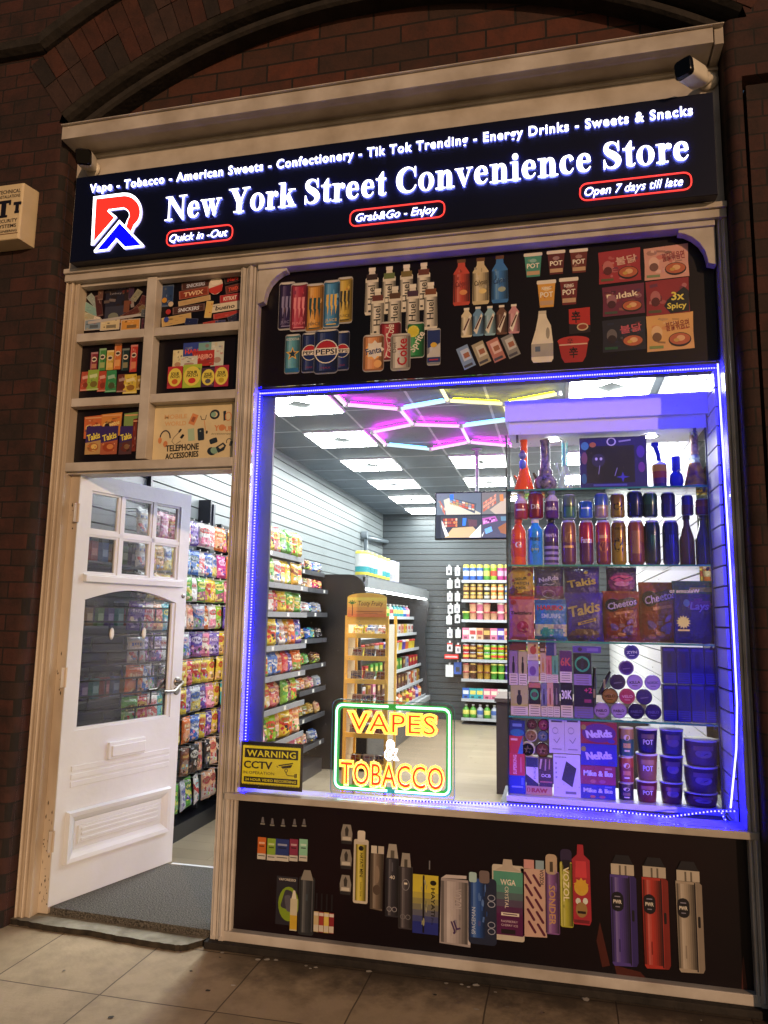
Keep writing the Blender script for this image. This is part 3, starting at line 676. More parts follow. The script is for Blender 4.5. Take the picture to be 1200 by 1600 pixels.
def serif_line(bb, txt, x0, zb, wd, cap, d=.009):
    tot = sum(G[c][0]+.02 if c != ' ' else .36 for c in txt); k = wd/tot; x = 0; zoff = 0
    for ch in txt:
        if ch == ' ': x += .36; continue
        adv, sol = G[ch]
        for q, so_ in enumerate(sol):
            yf = YS-d-.00025*q
            W = lambda p: (x0+(x+p[0])*k, zb+p[1]*cap)
            if so_[0] == 'p':
                pts = [W(p) for p in so_[1]]
                bb.face([(u, yf, v) for u, v in pts], mi=0)
                for i in range(len(pts)):
                    (au, av), (bu, bv) = pts[i], pts[(i+1) % len(pts)]; bb.face([(au, yf, av), (bu, yf, bv), (bu, YS-.005, bv), (au, YS-.005, av)], mi=1)
                bb.face([(u, YS-.005, v) for u, v in reversed(pts)], mi=2)
            else:
                if so_[0] == 's':
                    cl = sstroke(so_[1]); L_, R_ = [], []
                    for i, p in enumerate(cl):
                        g, h = cl[max(i-1, 0)], cl[min(i+1, len(cl)-1)]; dx, dy = h[0]-g[0], h[1]-g[1]; l = math.hypot(dx, dy) or 1
                        L_.append(W((p[0]-dy/l*p[2]/2, p[1]+dx/l*p[2]/2))); R_.append(W((p[0]+dy/l*p[2]/2, p[1]-dx/l*p[2]/2)))
                    loops = [L_+R_[::-1]]
                else:
                    _, cx, cy, rx, ry, ix, iy = so_; N_ = 28
                    L_ = [W((cx+rx*math.cos(2*math.pi*i/N_), cy+ry*math.sin(2*math.pi*i/N_))) for i in range(N_+1)]
                    R_ = [W((cx+ix*math.cos(2*math.pi*i/N_), cy+iy*math.sin(2*math.pi*i/N_))) for i in range(N_+1)]
                    loops = [L_]+([R_] if ix else [])
                bb.grid([[(u, yf, v) for u, v in L_], [(u, yf, v) for u, v in R_]], '#ffffff', False, 0)
                bb.grid([[(u, YS-.005, v) for u, v in L_], [(u, YS-.005, v) for u, v in R_]], '#ffffff', False, 2)
                for lp in loops: bb.grid([[(u, yf, v) for u, v in lp], [(u, YS-.005, v) for u, v in lp]], '#ffffff', False, 1)
        x += adv+.02
YL = YS-.016
mx0 = at(256, 345, YL); mx1 = at(1080, 245, YL)
mz = at(256, 345, YL).z; mz2 = at(1078, 247, YL).z
b = MB(); serif_line(b, 'New York Street Convenience Store', mx0.x, (mz+mz2)/2, mx1.x-mx0.x, at(257, 308, YL).z-mz)
S(b).build('name_lettering', [white_lit, halo, halo_back], sign)
# ---- badges
for txt, tl, tr, pc in (('Quick in -Out', (263, 377), (354, 369), (259, 362, 383, 348)), ('Grab&Go - Enjoy', (555, 346), (683, 332), (546, 694, 351, 310)), ('Open 7 days till late', (914, 308), (1068, 286), (906, 1081, 313, 266))):
    p, q = at(*tl, YL), at(*tr, YL); cap = .043
    b = MB(); letters3d(b, txt, p.x, (p.z+q.z)/2+.004, q.x-p.x, cap, .007, .0, .28); S(b).build('badge_lettering', [white_lit, halo, halo_back], sign)
    cx = (p.x+q.x)/2; xa = at(pc[0], (pc[2]+pc[3])/2+6, YL).x; xb = at(pc[1], (pc[2]+pc[3])/2-6, YL).x; zc = (p.z+q.z)/2+.004+cap/2-.003; hh = .041
    path = []
    for px_, a0 in ((xb-.032, -90), (xb-.032, 0), (xa+.032, 90), (xa+.032, 180)):
        for k in range(5):
            t = math.radians(a0+22.5*k); path.append((px_+.032*math.cos(t), YS-.006, zc+(hh-.032)*(1 if math.sin(t+1e-6) > 0 and a0 in (0, 90) else -1)+.032*math.sin(t)))
    b = MB(); b.tube(path, .0038, 6, closed=True); S(b).build('badge_outline', red_line, sign)
# ---- emblem
def lg(p): return (p[0]/10+130, p[1]/10+270)                      # corner points measured on an enlarged view
def emblem(name, pts, y, m, y1=YS-.001):
    b = MB(); q = []
    for p in pts: w_ = at(*lg(p), y); q.append((w_.x, w_.z))
    b.prism(q, y, y1, side_mi=1); return S(b).build(name, [m, halo], sign)
def bow(c, r, a0, a1, n=10): return [(c[0]+r[0]*math.cos(math.radians(a0+(a1-a0)*i/n)), c[1]+r[1]*math.sin(math.radians(a0+(a1-a0)*i/n))) for i in range(n+1)]
redo = [(160, 372), (620, 312)]+bow((655, 610), (262, 300), -80, 55, 14)+[(770, 935), (740, 930), (640, 830), (660, 800)]+bow((600, 660), (118, 100), 40, -75, 8)+[(405, 590), (525, 690), (160, 1130), (122, 1130)]
redi = [(203, 408), (640, 360)]+bow((640, 610), (248, 250), -82, 52, 14)+[(740, 925), (672, 850)]+bow((600, 660), (125, 120), 35, -80, 8)+[(400, 570), (378, 600), (485, 700), (166, 1072)]
emblem('emblem_white_edge', redo, YS-.010, white_lit)
emblem('emblem_red', redi, YS-.0112, red_lit, YS-.0101)
bluo = [(565, 735), (950, 1130), (935, 1158), (645, 1192), (520, 1060), (395, 1215), (170, 1245), (168, 1210)]
blui = [(570, 785), (902, 1130), (655, 1157), (520, 1020), (375, 1190), (215, 1208)]
emblem('emblem_white_edge', bluo, YS-.013, white_lit)
emblem('emblem_blue', blui, YS-.0142, blue_lit, YS-.0131)

# ================================================================ SECURITY CAMERAS AND ALARM BOX
cam_white = mat('camera_white', '#d8d2c4', .4, var=.1); cam_black = mat('camera_black', '#07070b', .22, spec=.25)
def cctv(loc, hd, aim, label):
    c = thing('security_camera', label, 'security camera', loc)
    d = Vector(aim).normalized(); q = d.to_track_quat('Y', 'Z').to_matrix(); head = hd-Vector(loc)-d*.06
    def place(bb): return bb.xform(lambda v: q @ v + head)
    b = MB(); pr = [(.030, -.03), (.040, -.02), (.044, .0), (.044, .10), (.041, .115)]
    def sq(r, y): return [(r*max(-1, min(1, 1.25*math.cos(t)))*.92, y, r*max(-1, min(1, 1.25*math.sin(t)))*.92) for t in [2*math.pi*i/24 for i in range(24)]]
    P = [sq(r, y) for r, y in pr]; b.grid(P, '#fff', True, 0, True); b.face(P[0]); b.face(P[-1]); place(b).build('housing', cam_white, c)
    b = MB(); P = [sq(.043, .112), sq(.045, .128), sq(.038, .136)]; b.grid(P, '#fff', True, 0, True); b.face(P[-1]); place(b).build('lens_window', cam_black, c)
    b = MB(); b.lathe([(.001, 0), (.045, 0, '#fff'), (.045, .012, '#fff'), (.03, .02, '#fff')], 24); b.xform(lambda v: Vector((v.x, -v.z, v.y)))
    b.tube([(0, -.015, 0), (0, -.04, -.012), tuple(head*.6+Vector((0, 0, -.02))), tuple(head+d*.01+Vector((0, .0, -.01)))], .017, 12); b.build('wall_bracket', cam_white, c)
    return c
p = at(1106, 128, -.004); cctv((p.x, -.004, p.z), at(1080, 114, -.17), (-.6, -.75, -.14), 'white bullet security camera at the right end of the cornice')
p = at(146, 266, -.004); cctv((p.x, -.004, p.z), at(135, 250, -.11), (.38, -.9, -.34), 'white bullet security camera at the left end of the shop sign')
al_ = thing('alarm_box', 'cream security alarm box with black lettering on the left brick pier', 'alarm box', (-.27, YF, 3.64))
alm = mat('alarm_plastic', '#d3c19c', .45, var=.08)
b = MB(); pr = []
for y, ins in ((0, 0), (-.012, 0), (-.100, .006), (-.105, .011)):
    z0, z1, x0, x1 = -.165, .165, -.16, .125
    pr.append([(x0+ins, y, z0+ins*.6), (x1-ins*2.2, y, z0+ins*.6), (x1-ins*2.2, y, z1-ins*.6), (x0+ins, y, z1-ins*.6)])
b.grid(pr, '#fff', False, 0, True); b.face(pr[-1]); b.build('casing', alm, al_, bevel=.006)
b = MB(); c = Cv(b, lambda u, v, h: (u, -.1056-h, v))
for t, z, wd, ht in (('TECHNICAL', .118, .155, .022), ('INSTALLATIONS', .090, .155, .018), ('SECURITY', -.052, .145, .020), ('SYSTEMS', -.082, .135, .020), ('ENGINEERING', -.112, .15, .014)): c.text(t, .028, -z, wd*.9, ht, '#1a1420', bold=.02)
for x, z0, z1, wd, sw in ((.0, -.03, .066, .032, .088), (.085, -.012, .05, .022, .048)):
    c.rect(x, -(z0+z1)/2, wd, z1-z0, '#120c16'); c.rect(x, -z1+.007, sw, .018, '#120c16'); c.rect(x, -z0-.005, sw*.62, .014, '#120c16')
for sx in (-.038, .038): c.rect(sx, -.052, .013, .026, '#120c16')
c.rect(.028, .128, .15, .004, '#6a3a2a'); b.build('printed_front', card, al_)

# ================================================================ PRINTED PANELS
poster_bg = mat('poster_ground', '#04040c', .4, col2='#17060d', vscale=1.1, spec=.3)
def poster(name, label, Y, x0, x1, z0, z1, bgm=None, bgc='#120d1d'):
    b = MB(); b.box(x0, x1, Y, Y+.006, z0, z1, bgc, 0)
    b.f.pop(0); b.c.pop(0); b.s.pop(0); b.m.pop(0)
    b.face([(x0, Y, z0), (x1, Y, z0), (x1, Y, z1), (x0, Y, z1)], bgc)
    return b, Poster(b, Y, 1)
def fin(b, name, label, loc=None, bgm=None):
    return tag(b.build(name, [bgm or poster_bg, vinyl]), label, 'printed panel')
DK = '#17121e'; WH = '#e4ddd2'
SHD = ((-.44, '#000000', .42), (-.33, '#000000', .12), (-.22, '#ffffff', .22), (-.11, '#ffffff', .12), (0, '#ffffff', .0), (.11, '#000000', .08), (.22, '#000000', .2), (.33, '#000000', .36), (.44, '#000000', .52))
def strips(c, x, y, w_, h_, col):                       # a photographed round object: its printed light and dark sides
    for fx, t, k in SHD: c.rect(x+fx*w_, y, w_*.1125, h_, mixc(col, t, k))
def can(c, cx, cy, w_, h_, col, edge='#a9a7a8', h=None):
    c.item(cx, cy, h)
    c.rr(0, 0, w_, h_, w_*.16, edge); c.rr(0, .2, w_*.97, h_*.93, w_*.12, mixc(col, '#000000', .3)); strips(c, 0, 0, w_*.97, h_*.84, col)
    c.ell(0, -h_*.47, w_*.40, h_*.022, '#c9c6c2')
def bottle(c, cx, cy, w_, h_, col, capc=WH, neck=.2, h=None):
    c.item(cx, cy, h)
    hw, hh = w_/2, h_/2
    c.poly([(-hw*.42, -hh*.86), (hw*.42, -hh*.86), (hw*.45, -hh*(1-neck*1.6)), (hw*.95, -hh*(1-neck*3)), (hw, hh*.92), (hw*.85, hh), (-hw*.85, hh), (-hw, hh*.92), (-hw*.95, -hh*(1-neck*3)), (-hw*.45, -hh*(1-neck*1.6))], col)
    c.rect(0, -hh*.92, w_*.5, h_*.075, capc); strips(c, 0, hh*.25, w_*.97, h_*(.70-neck*.5), col)
def claw(c, w_, h_, col):
    for x, l in ((-.24, .9), (0, 1), (.24, .86)):
        c.poly([(w_*(x-.07), -h_*.2), (w_*(x+.08), -h_*.2), (w_*(x+.05), h_*.02), (w_*(x+.09), h_*.04), (w_*(x+.01), h_*.26*l), (w_*(x-.03), h_*.05), (w_*(x-.08), h_*.02)], col)
b, c = poster('printed_panel', '', .054, 1.134, 3.332, 2.651, 3.276)
for i, (x, y, w_, h_, col, cc) in enumerate(((448, 478, 25, 75, '#30204e', '#8d86b0'), (539, 469, 24, 73, '#cfae4a', '#3a3a30'), (518, 475, 26, 75, '#4a90c8', '#e8c060'), (467.5, 480, 27, 76, '#b0364e', '#e8909a'), (492, 481, 28, 76, '#d89a45', '#2c4a50'))):
    can(c, x, y, w_, h_, col, h=.0004+.0015*(i > 2)+.0002*i); c.speck(w_*.8, h_*.8, col, 8, 0, .3); claw(c, w_, h_, cc); c.text(('', '', 'JUICE', 'PUNCH', 'JUICE')[i] or 'JUICE', 0, h_*.33, w_*.7, h_*.06, cc); c.rect(0, h_*.42, w_*.6, h_*.02, cc)
can(c, 457, 553, 24, 62, '#5fa3b8', '#8f8a92', .0004); c.star(0, 0, 11, 4.5, 5, '#e0b050'); c.star(0, 0, 7, 3, 5, '#20384a'); c.text('ROCKSTAR', 0, -23, 20, 4, WH); c.rect(0, 25, 20, 6, '#2a6a9a')
for x, y, w_, h_, h in ((484, 551, 25, 63, .0004), (535, 548, 22, 62, .0006), (510, 549.5, 38, 70, .003)):
    can(c, x, y, w_, h_, '#1d2c66', '#7a7a8a', h); c.ell(0, 0, w_*.49, w_*.49, WH); c.ell(0, 0, w_*.45, w_*.45, '#1d2c66'); c.poly([(w_*.43*math.cos(t), -w_*.43*abs(math.sin(t))*.98-.5) for t in [math.pi*i/12 for i in range(13)]], '#b02a34'); c.rect(0, 0, w_*.98, w_*.3, WH); c.text('PEPSI', 0, 0, w_*.86, w_*.22, '#101430', bold=.03); c.text('MAX', 0, h_*.36, w_*.4, h_*.05, '#8a3040')
def huel(x, y, h, top='#4a3a34'):
    bottle(c, x, y, 21, 74, '#ddd6c8', '#e8e2d6', .16, h); c.rect(0, -22, 17, 9, top); c.text('Huel', -1, 6, 30, 11, '#1a1718', rot=-90, bold=.01); c.rect(-3, 31, 4, 3, '#333')
for i, (x, y) in enumerate(((581, 455), (608, 453), (635, 450), (662, 447))): huel(x, y, .0004, ('#3a2a28', '#6a7a4a', '#7a6a3a', '#6a3a30')[i])
for i, (x, y) in enumerate(((590, 488), (617, 484.5), (645, 481), (673, 478))): huel(x, y, .003, ('#6a3a34', '#5a4030', '#4a3444', '#7a4a30')[i])
can(c, 610, 533.5, 34, 62, '#a3222f', h=.0052); c.text('Coca-Cola', -1, 0, 52, 13, WH, rot=-90, bold=.005, shear=.3); c.line([(-8, 26), (-3, 10), (-6, -6), (2, -25)], 1.2, WH)
can(c, 584, 552.5, 33, 58, '#dd9560', h=.0076); c.ell(0, -3, 13, 13, '#f0b060'); c.star(2, -5, 15, 11, 8, WH); c.text('Fanta', 0, -4, 25, 10, '#1c2a66', rot=-8, bold=.03); c.ell(7, 17, 6, 6, '#e8b070')
can(c, 650, 532, 27, 56, '#2a8a48', h=.0052); c.ell(-4, -14, 9, 9, '#e0d860'); c.star(-4, -14, 10, 6, 9, '#d8c840'); c.text('Sprite', 1, 2, 34, 11, WH, rot=-60, bold=.03)
can(c, 626.5, 551, 31, 58, '#cdc6be', h=.0092); c.text('Diet', -10, -8, 16, 6, '#2a2024', rot=-90); c.text('Coke', 2, 0, 42, 15, '#b0202c', rot=-90, bold=.03)
can(c, 678, 542.5, 21, 58, '#b8bcc8', h=.0052); c.poly([(-10, -26), (10, -26), (10, -6), (-10, 2)], '#24346e'); c.poly([(10, -6), (10, 18), (-10, 24), (-10, 12)], '#c4c2c0'); c.rect(0, 20, 20, 8, '#24346e'); c.ell(0, -3, 5, 4, '#d8b040'); c.rect(0, 20, 14, 2, '#b03040')
for x, y, h_, col, lc in ((721, 441, 72, '#c04c3c', '#702828'), (751, 439, 73, '#cdbd98', '#4a4030'), (781, 436, 74, '#3f78bc', '#203a68')):
    bottle(c, x, y, 26, h_, col, '#6a4a30', .2, .0004); c.speck(20, 50, col, 8, 0, .3); c.text('Calypso', 0, 2, 20, 8, lc, rot=-8, bold=.02, shear=.3); c.ell(3, 16, 6, 4, mixc(col, '#ffe080', .5))
for i, (x, y, col) in enumerate(((729, 504, '#d8cdb0'), (747, 502, '#6a94bc'), (765.5, 501, '#8fb4c4'), (784, 499.5, '#6a4a3c'), (803, 498, '#c89098'))):
    bottle(c, x, y, 17, 46, col, WH, .17, .0004); c.poly([(-7, 14), (5, -12), (7, -8), (-2, 20)], WH); c.rect(0, 3, 20, 2.4, '#5a3028', -65)
for i, (x, y, col) in enumerate(((728, 558, '#7f9ac8'), (752, 552, '#a9a08a'), (775, 547, '#b87a70'), (798, 541, '#8a8a8a'))):
    c.item(x, y, .0004+.0006*i); c.rect(0, 0, 19, 36, col, -22); c.rect(0, -4, 13, 18, mixc(col, '#ffffff', .5), -22); c.rect(1, -3, 9, 8, '#a06850', -22); c.rect(4, 13, 14, 4, '#4a4a58', -22)
def pot(c, x, y, w_, h_, col, txt, h=.0004):
    c.item(x, y, h); c.poly([(-w_*.5, -h_*.4), (w_*.5, -h_*.4), (w_*.38, h_*.5), (-w_*.38, h_*.5)], col); c.rr(0, -h_*.44, w_*1.08, h_*.14, 1.5, WH); c.speck(w_*.7, h_*.7, col, 8); c.rect(0, h_*.34, w_*.74, h_*.16, '#c0a080'); c.text(txt, 0, 1, w_*.72, h_*.2, '#efe8d8', bold=.04); c.ell(0, -h_*.18, w_*.2, h_*.08, mixc(col, '#ffffff', .4))
for x, y, col in ((833, 414, '#4a9484'), (869, 410, '#5e2426'), (904.5, 407.5, '#6a2c24')): pot(c, x, y, 27, 37, col, 'POT')
for x, y, col in ((854, 459, '#d8a048'), (889, 455, '#6e2426')): pot(c, x, y, 28, 42, col, 'POT'); c.text('KING', 0, -9, 15, 5, WH, bold=.03)
c.item(847, 527, .0004); c.poly([(-5, -40), (6, -40), (8, -30), (14, -18), (17, 10), (17, 34), (14, 39), (-14, 39), (-17, 34), (-17, 10), (-10, -12), (-6, -30)], '#e2dbc8'); c.rect(0, 20, 34, 20, '#a7a39c'); c.rect(-7, 18, 8, 8, '#5a6a80'); c.ell(9, -6, 3, 9, '#9a9488'); c.rect(1, -39, 12, 5, '#c9c2b2')
c.item(905, 501, .0004); c.poly([(-16, -19), (17, -20), (17, 19), (-16, 20)], '#b32a24'); c.poly([(-16, 4), (17, 8), (17, 19), (-16, 20)], '#241418'); c.text('辛', -5, -6, 14, 15, '#1c1012', bold=.02); c.ell(5, 10, 9, 6, '#c8b090'); c.ell(5, 10, 7, 4, '#8a3a28')
c.item(896, 546, .0004); c.poly([(-24, -14), (24, -14), (19, 12), (14, 20), (-14, 20), (-19, 12)], '#a52a28'); c.ell(0, -14, 25, 7, '#b83430'); c.text('辛', -5, -13, 10, 8, '#1c1012'); c.text('辛', 0, 5, 14, 13, '#201014', bold=.02); c.rect(0, -8, 44, 2, '#d8b8a0')
for x, y, w_, h_, col, txt, tc in ((968, 416, 66, 50, '#a03038', '불닭', '#d8b0a0'), (1041, 410, 70, 50, '#d49c90', '불닭볶음면', '#8a3038'), (974, 469, 66, 46, '#6a2440', 'Buldak', '#f0e0c8'), (1043, 464, 68, 54, '#8e2630', '', WH), (975, 523, 68, 50, '#1c1a2c', '불닭', '#c05868'), (1047, 519, 74, 56, '#dba868', '불닭볶음면', '#8a3a28')):
    c.item(x, y, .0004); c.poly([(-w_/2, -h_/2+1), (-w_*.2, -h_/2), (w_/2, -h_/2-2), (w_/2-1, 0), (w_/2, h_/2-1), (0, h_/2), (-w_/2, h_/2+1), (-w_/2+1, 0)], col); c.speck(w_*.95, h_*.9, col, 22, 0, .38)
    c.ell(w_*.2, h_*.22, w_*.24, h_*.2, '#2a1a1c'); c.ell(w_*.2, h_*.2, w_*.22, h_*.16, '#b86040'); c.ell(w_*.22, h_*.18, w_*.09, h_*.08, '#e0b080'); c.ell(w_*.13, h_*.23, w_*.06, h_*.05, '#c8a050')
    if txt: c.text(txt, -w_*.02 if txt == 'Buldak' else w_*.16, -h_*.18, w_*.5 if txt != 'Buldak' else w_*.75, h_*.2, tc, rot=-6, bold=.02)
    else: c.poly([(0, 4), (26, -14), (33, -8), (33, 24), (4, 26), (-6, 14)], '#16121a'); c.text('3x', 16, -1, 20, 13, '#e8d860', bold=.03); c.text('Spicy', 14, 14, 30, 9, '#e8d860', bold=.03)
    c.ell(-w_*.28, 0, w_*.12, h_*.2, mixc(col, '#f0e0d0', .35)); c.ell(-w_*.28, h_*.12, w_*.1, h_*.13, mixc(col, '#301818', .6)); c.rect(-w_*.3, h_*.4, w_*.3, h_*.08, mixc(col, '#208040', .5))
for pts in ([(928, 402), (938, 402), (948, 560), (936, 560)], [(1000, 548), (1030, 545), (1034, 562), (1000, 565)]): pass
fin(b, 'printed_panel', 'dark window panel above the glass printed with drink cans, bottles and noodle packs')

# ---- lower panel
b, c = poster('printed_panel', '', .034, 1.104, 3.356, .074, .652, bgc='#0c0a12')
for i, (x, y, w_, col) in enumerate(((409, 1325, 13, '#c8682a'), (424, 1327, 13, '#8aac3a'), (441, 1328, 21, '#28387c'), (459, 1328, 13, '#86304e'), (474, 1328, 13, '#8cc4aa'))):
    c.item(x, y); c.rect(0, 0, w_, 34, col); c.rect(0, 13, w_, 9, '#c8c4bc'); c.rect(0, 12, w_*.8, 1.4, '#555'); c.rect(0, -8, w_*.7, 3, mixc(col, '#ffffff', .5)); c.rect(0, -3, w_*.6, 2, mixc(col, '#000000', .5)); c.poly([(-2.6, -40), (2.6, -40), (1.2, -49), (-1.2, -49)], '#6a6870'); c.rect(0, -38, 7, 2, '#8a8880')
c.item(448, 1407); c.rect(0, 0, 33, 76, '#262430'); c.ell(3, 5, 16, 27, '#7f9a28'); c.rr(0, -2, 13, 30, 4, '#3a3844', 15); c.rr(3, 4, 10, 26, 4, '#5a5866', -10); c.text('VAPORESSO', 0, -33, 27, 4, WH)
c.item(479, 1407); c.rr(0, 8, 25, 92, 5, '#2b2d33'); strips(c, 0, 8, 23, 84, '#3a3d44'); c.poly([(-8, -38), (-5, -48), (5, -48), (8, -38), (10, -32), (-10, -32)], '#8a8680'); c.rect(0, -5, 3, 10, '#44505a'); c.rect(9, 8, 2, 80, '#50525a')
c.item(459, 1423); c.rect(0, 6, 11, 50, '#c8c2a8'); c.poly([(-4, -19), (4, -19), (1.5, -32), (-1.5, -32)], '#d8d4c8'); c.rect(0, 18, 11, 22, '#c8a838')
c.item(506, 1441)
for k, col in enumerate(('#c8b48a', '#a03830', '#d8c060', '#8a2830')): c.rect(-12+8*k, 0, 7.6, 32, col); c.rect(-12+8*k, -12, 7, 5, '#d8d0c8'); c.rect(-12+8*k, 10, 7, 10, '#cfc8bc'); c.rect(-12+8*k, -32, 2.5, 26, '#1c1a20')
for x, y in ((542, 1302), (541, 1341), (540, 1381)):
    c.item(x, y); c.poly([(-8, 14), (-9, 0), (-6, -14), (6, -14), (9, 0), (8, 14)], '#8f8a84'); c.poly([(-2, 4), (-3, -6), (0, -12), (3, -6), (2, 4)], '#3a3634'); c.rect(0, 8, 13, 5, '#c9c4ba'); c.rect(0, 14, 16, 5, '#2b292d')
c.item(564, 1357); c.rr(0, 4, 23, 100, 3, '#cbc3b6'); strips(c, 0, 6, 17, 88, '#cfc04a'); c.rr(0, -51, 12, 18, 3, '#d8d2c6'); c.text('HAYATI MINI', 1, -6, 38, 5, '#201c18', rot=90, bold=.03); c.ell(0, -32, 4, 4, '#201c18'); c.text('Lemon Lime', 1, 32, 22, 3, '#201c18', rot=90)
c.item(589, 1376); c.poly([(-10, -44), (10, -44), (9, 46), (-10, 44)], '#6a5c52'); strips(c, 0, 0, 19, 86, '#75665a'); c.ell(0, -10, 4, 14, '#8a7a6c'); c.ell(0, 14, 6, 8, '#54463e'); c.rect(-5, -49, 9, 12, '#cfc8bc'); c.rect(6, -49, 9, 12, '#c0b8ac')
c.item(613, 1376); c.rr(0, 10, 21, 92, 2, '#2c2a34'); strips(c, 0, 10, 20, 88, '#33313c'); c.poly([(-9, -36), (-6, -58), (6, -58), (9, -36)], '#a8a29a'); c.rect(0, -42, 6, 12, '#5a554e'); c.text('40', 0, -6, 8, 6, WH); c.rect(0, -22, 2, 14, '#5a5a66'); c.ring(-4, 44, 4, 4, 1, '#9a98a0'); c.ring(4, 44, 4, 4, 1, '#9a98a0')
c.item(634, 1394); c.rr(0, 8, 22, 98, 2, '#3a353c'); strips(c, 0, 8, 21, 94, '#443f47'); c.poly([(-8, -40), (-6, -62), (6, -62), (8, -40)], '#9a948e'); c.rect(0, -46, 5, 12, '#4a4640'); c.ring(0, -12, 6, 9, 1, '#8a8890'); c.rect(0, -14, 5, 3, WH); c.ring(-4, 38, 4, 4, 1, '#77757c'); c.ring(4, 38, 4, 4, 1, '#77757c')
c.item(665, 1412)
for k in range(10): c.rect(0, -41+9.2*k, 40, 9.3, mixc('#d0c040', '#26308a', max(0, (k-2)/6.) if k < 8 else 1))
c.rect(-3, 0, 3, 90, '#14121a'); c.speck(18, 88, '#8a8a60', 9, 0, .25); c.text('HAYATI', 12, -4, 44, 6, '#181410', rot=90, bold=.03); c.ell(12, -34, 5, 4, '#181410'); c.text('Pro', 11, 26, 10, 4, '#181420', rot=90); c.rect(6, -62, 2, 14, '#77757c')
c.item(754, 1423); c.rr(0, 0, 44, 104, 6, '#232a44'); strips(c, -8, -4, 24, 92, '#2c56a8'); c.rr(-15, -52, 12, 16, 3, '#a8c8cc'); c.rr(3, -54, 16, 20, 4, '#77696a'); c.speck(18, 88, '#2c56a8', 9, 0, .25); c.text('SPACEMAN', -14, 16, 42, 6, '#c8d4e8', rot=-90); c.ring(14, -22, 6, 5, 1.2, '#9aa0b8'); c.ring(14, 20, 6, 5, 1.2, '#9aa0b8'); c.ring(14, -12, 6, 5, 1.2, '#9aa0b8'); c.ring(14, 30, 6, 5, 1.2, '#9aa0b8')
c.item(711, 1423, .004); c.poly([(-22, -50), (20, -50), (26, -44), (24, 54), (-24, 52)], '#a59ca0'); strips(c, -1, 2, 42, 96, '#b3aaae'); c.poly([(-22, -50), (18, -52), (18, -57), (-14, -56)], '#c8bfc0'); c.rect(22, 4, 4, 92, '#c3bcc0'); c.speck(18, 88, '#a8a0a4', 9, 0, .25); c.text('VOZOL', 4, -18, 34, 13, '#b3abb0', rot=90, bold=.02); c.text('JL', 0, 22, 14, 15, '#4a3260', rot=-20, bold=.05)
c.item(794, 1406, .003)
c.rr(0, 4, 50, 118, 4, '#c7c0b4')
for k in range(9): c.rect(0, -39+11*k, 46, 11.1, mixc('#549a88', '#56184e', max(0, min(1, (k-1.5)/4.))))
c.poly([(-20, -46), (-9, -52), (-7, -64), (6, -64), (8, -52), (22, -46)], '#b7ada2'); c.text('WGA', 0, -28, 24, 9, WH, bold=.02); c.text('CRYSTAL', -2, -4, 34, 6, WH, rot=90); c.rect(3, 22, 28, 5, WH); c.rect(3, 22, 22, 1.6, '#4a1c48'); c.text('RASPBERRY', 2, 33, 26, 3.5, '#d8c0d0'); c.text('CHERRY ICE', 2, 39, 26, 3.5, '#d8c0d0'); c.rect(0, 49, 22, 7, '#221820')
c.item(834, 1408, .003); c.poly([(-20, -50), (18, -52), (20, 54), (-18, 56)], '#c9a89c')
for k in range(5):
    for q in range(2): c.rr(-9+k*1.5+q*14, -36+k*19+q*3, 4, 22, 2, '#5a1f3c', -32)
c.text('VOZOL', 13, -38, 26, 6, '#201828', rot=90, bold=.03); c.rect(-7, -58, 16, 14, '#d09a98'); c.rect(10, -58, 13, 14, '#8fa8b8')
c.item(863, 1396, .003); c.rr(0, 14, 22, 98, 3, '#84589a'); strips(c, 0, 14, 21, 94, '#84589a'); c.rr(-1, -46, 18, 32, 6, '#b9a48e'); c.rect(-1, -42, 5, 16, '#4a4038'); c.speck(18, 88, '#84589a', 9, 0, .25); c.text('SONDER', 0, 18, 62, 10, '#c49a6a', rot=90, bold=.02)
c.item(885, 1385, .003); c.rr(0, 12, 20, 102, 3, '#b0ae3c'); strips(c, 0, 12, 19, 98, '#b0ae3c'); c.rr(0, -48, 18, 22, 6, '#34284c'); c.rect(0, -34, 12, 16, '#1c1826'); c.speck(18, 88, '#a8a63c', 9, 0, .25); c.text('VOZOL', 0, -4, 54, 9, '#ece6c0', rot=90, bold=.02); c.rect(-8, 12, 2, 98, '#cfcd6a')
c.item(908, 1381, .003); c.poly([(-14, -38), (-6, -46), (-5, -62), (4, -62), (5, -46), (14, -38), (15, 56), (12, 63), (-12, 63), (-15, 56)], '#a82c3c'); c.poly([(-8, -36), (8, -36), (9, -10), (-9, -10)], '#d0404c'); c.ell(0, 6, 11, 12, '#d8b040'); c.star(0, 2, 12, 8, 9, '#d8a838'); c.ell(-5, 27, 4, 5, '#d8e0d8'); c.ell(6, 26, 4, 5, '#d8e0d8'); c.ell(0, 40, 9, 12, '#9a7a4a'); c.rect(0, 44, 13, 4, '#281818'); c.rect(0, 58, 24, 5, '#70202c')
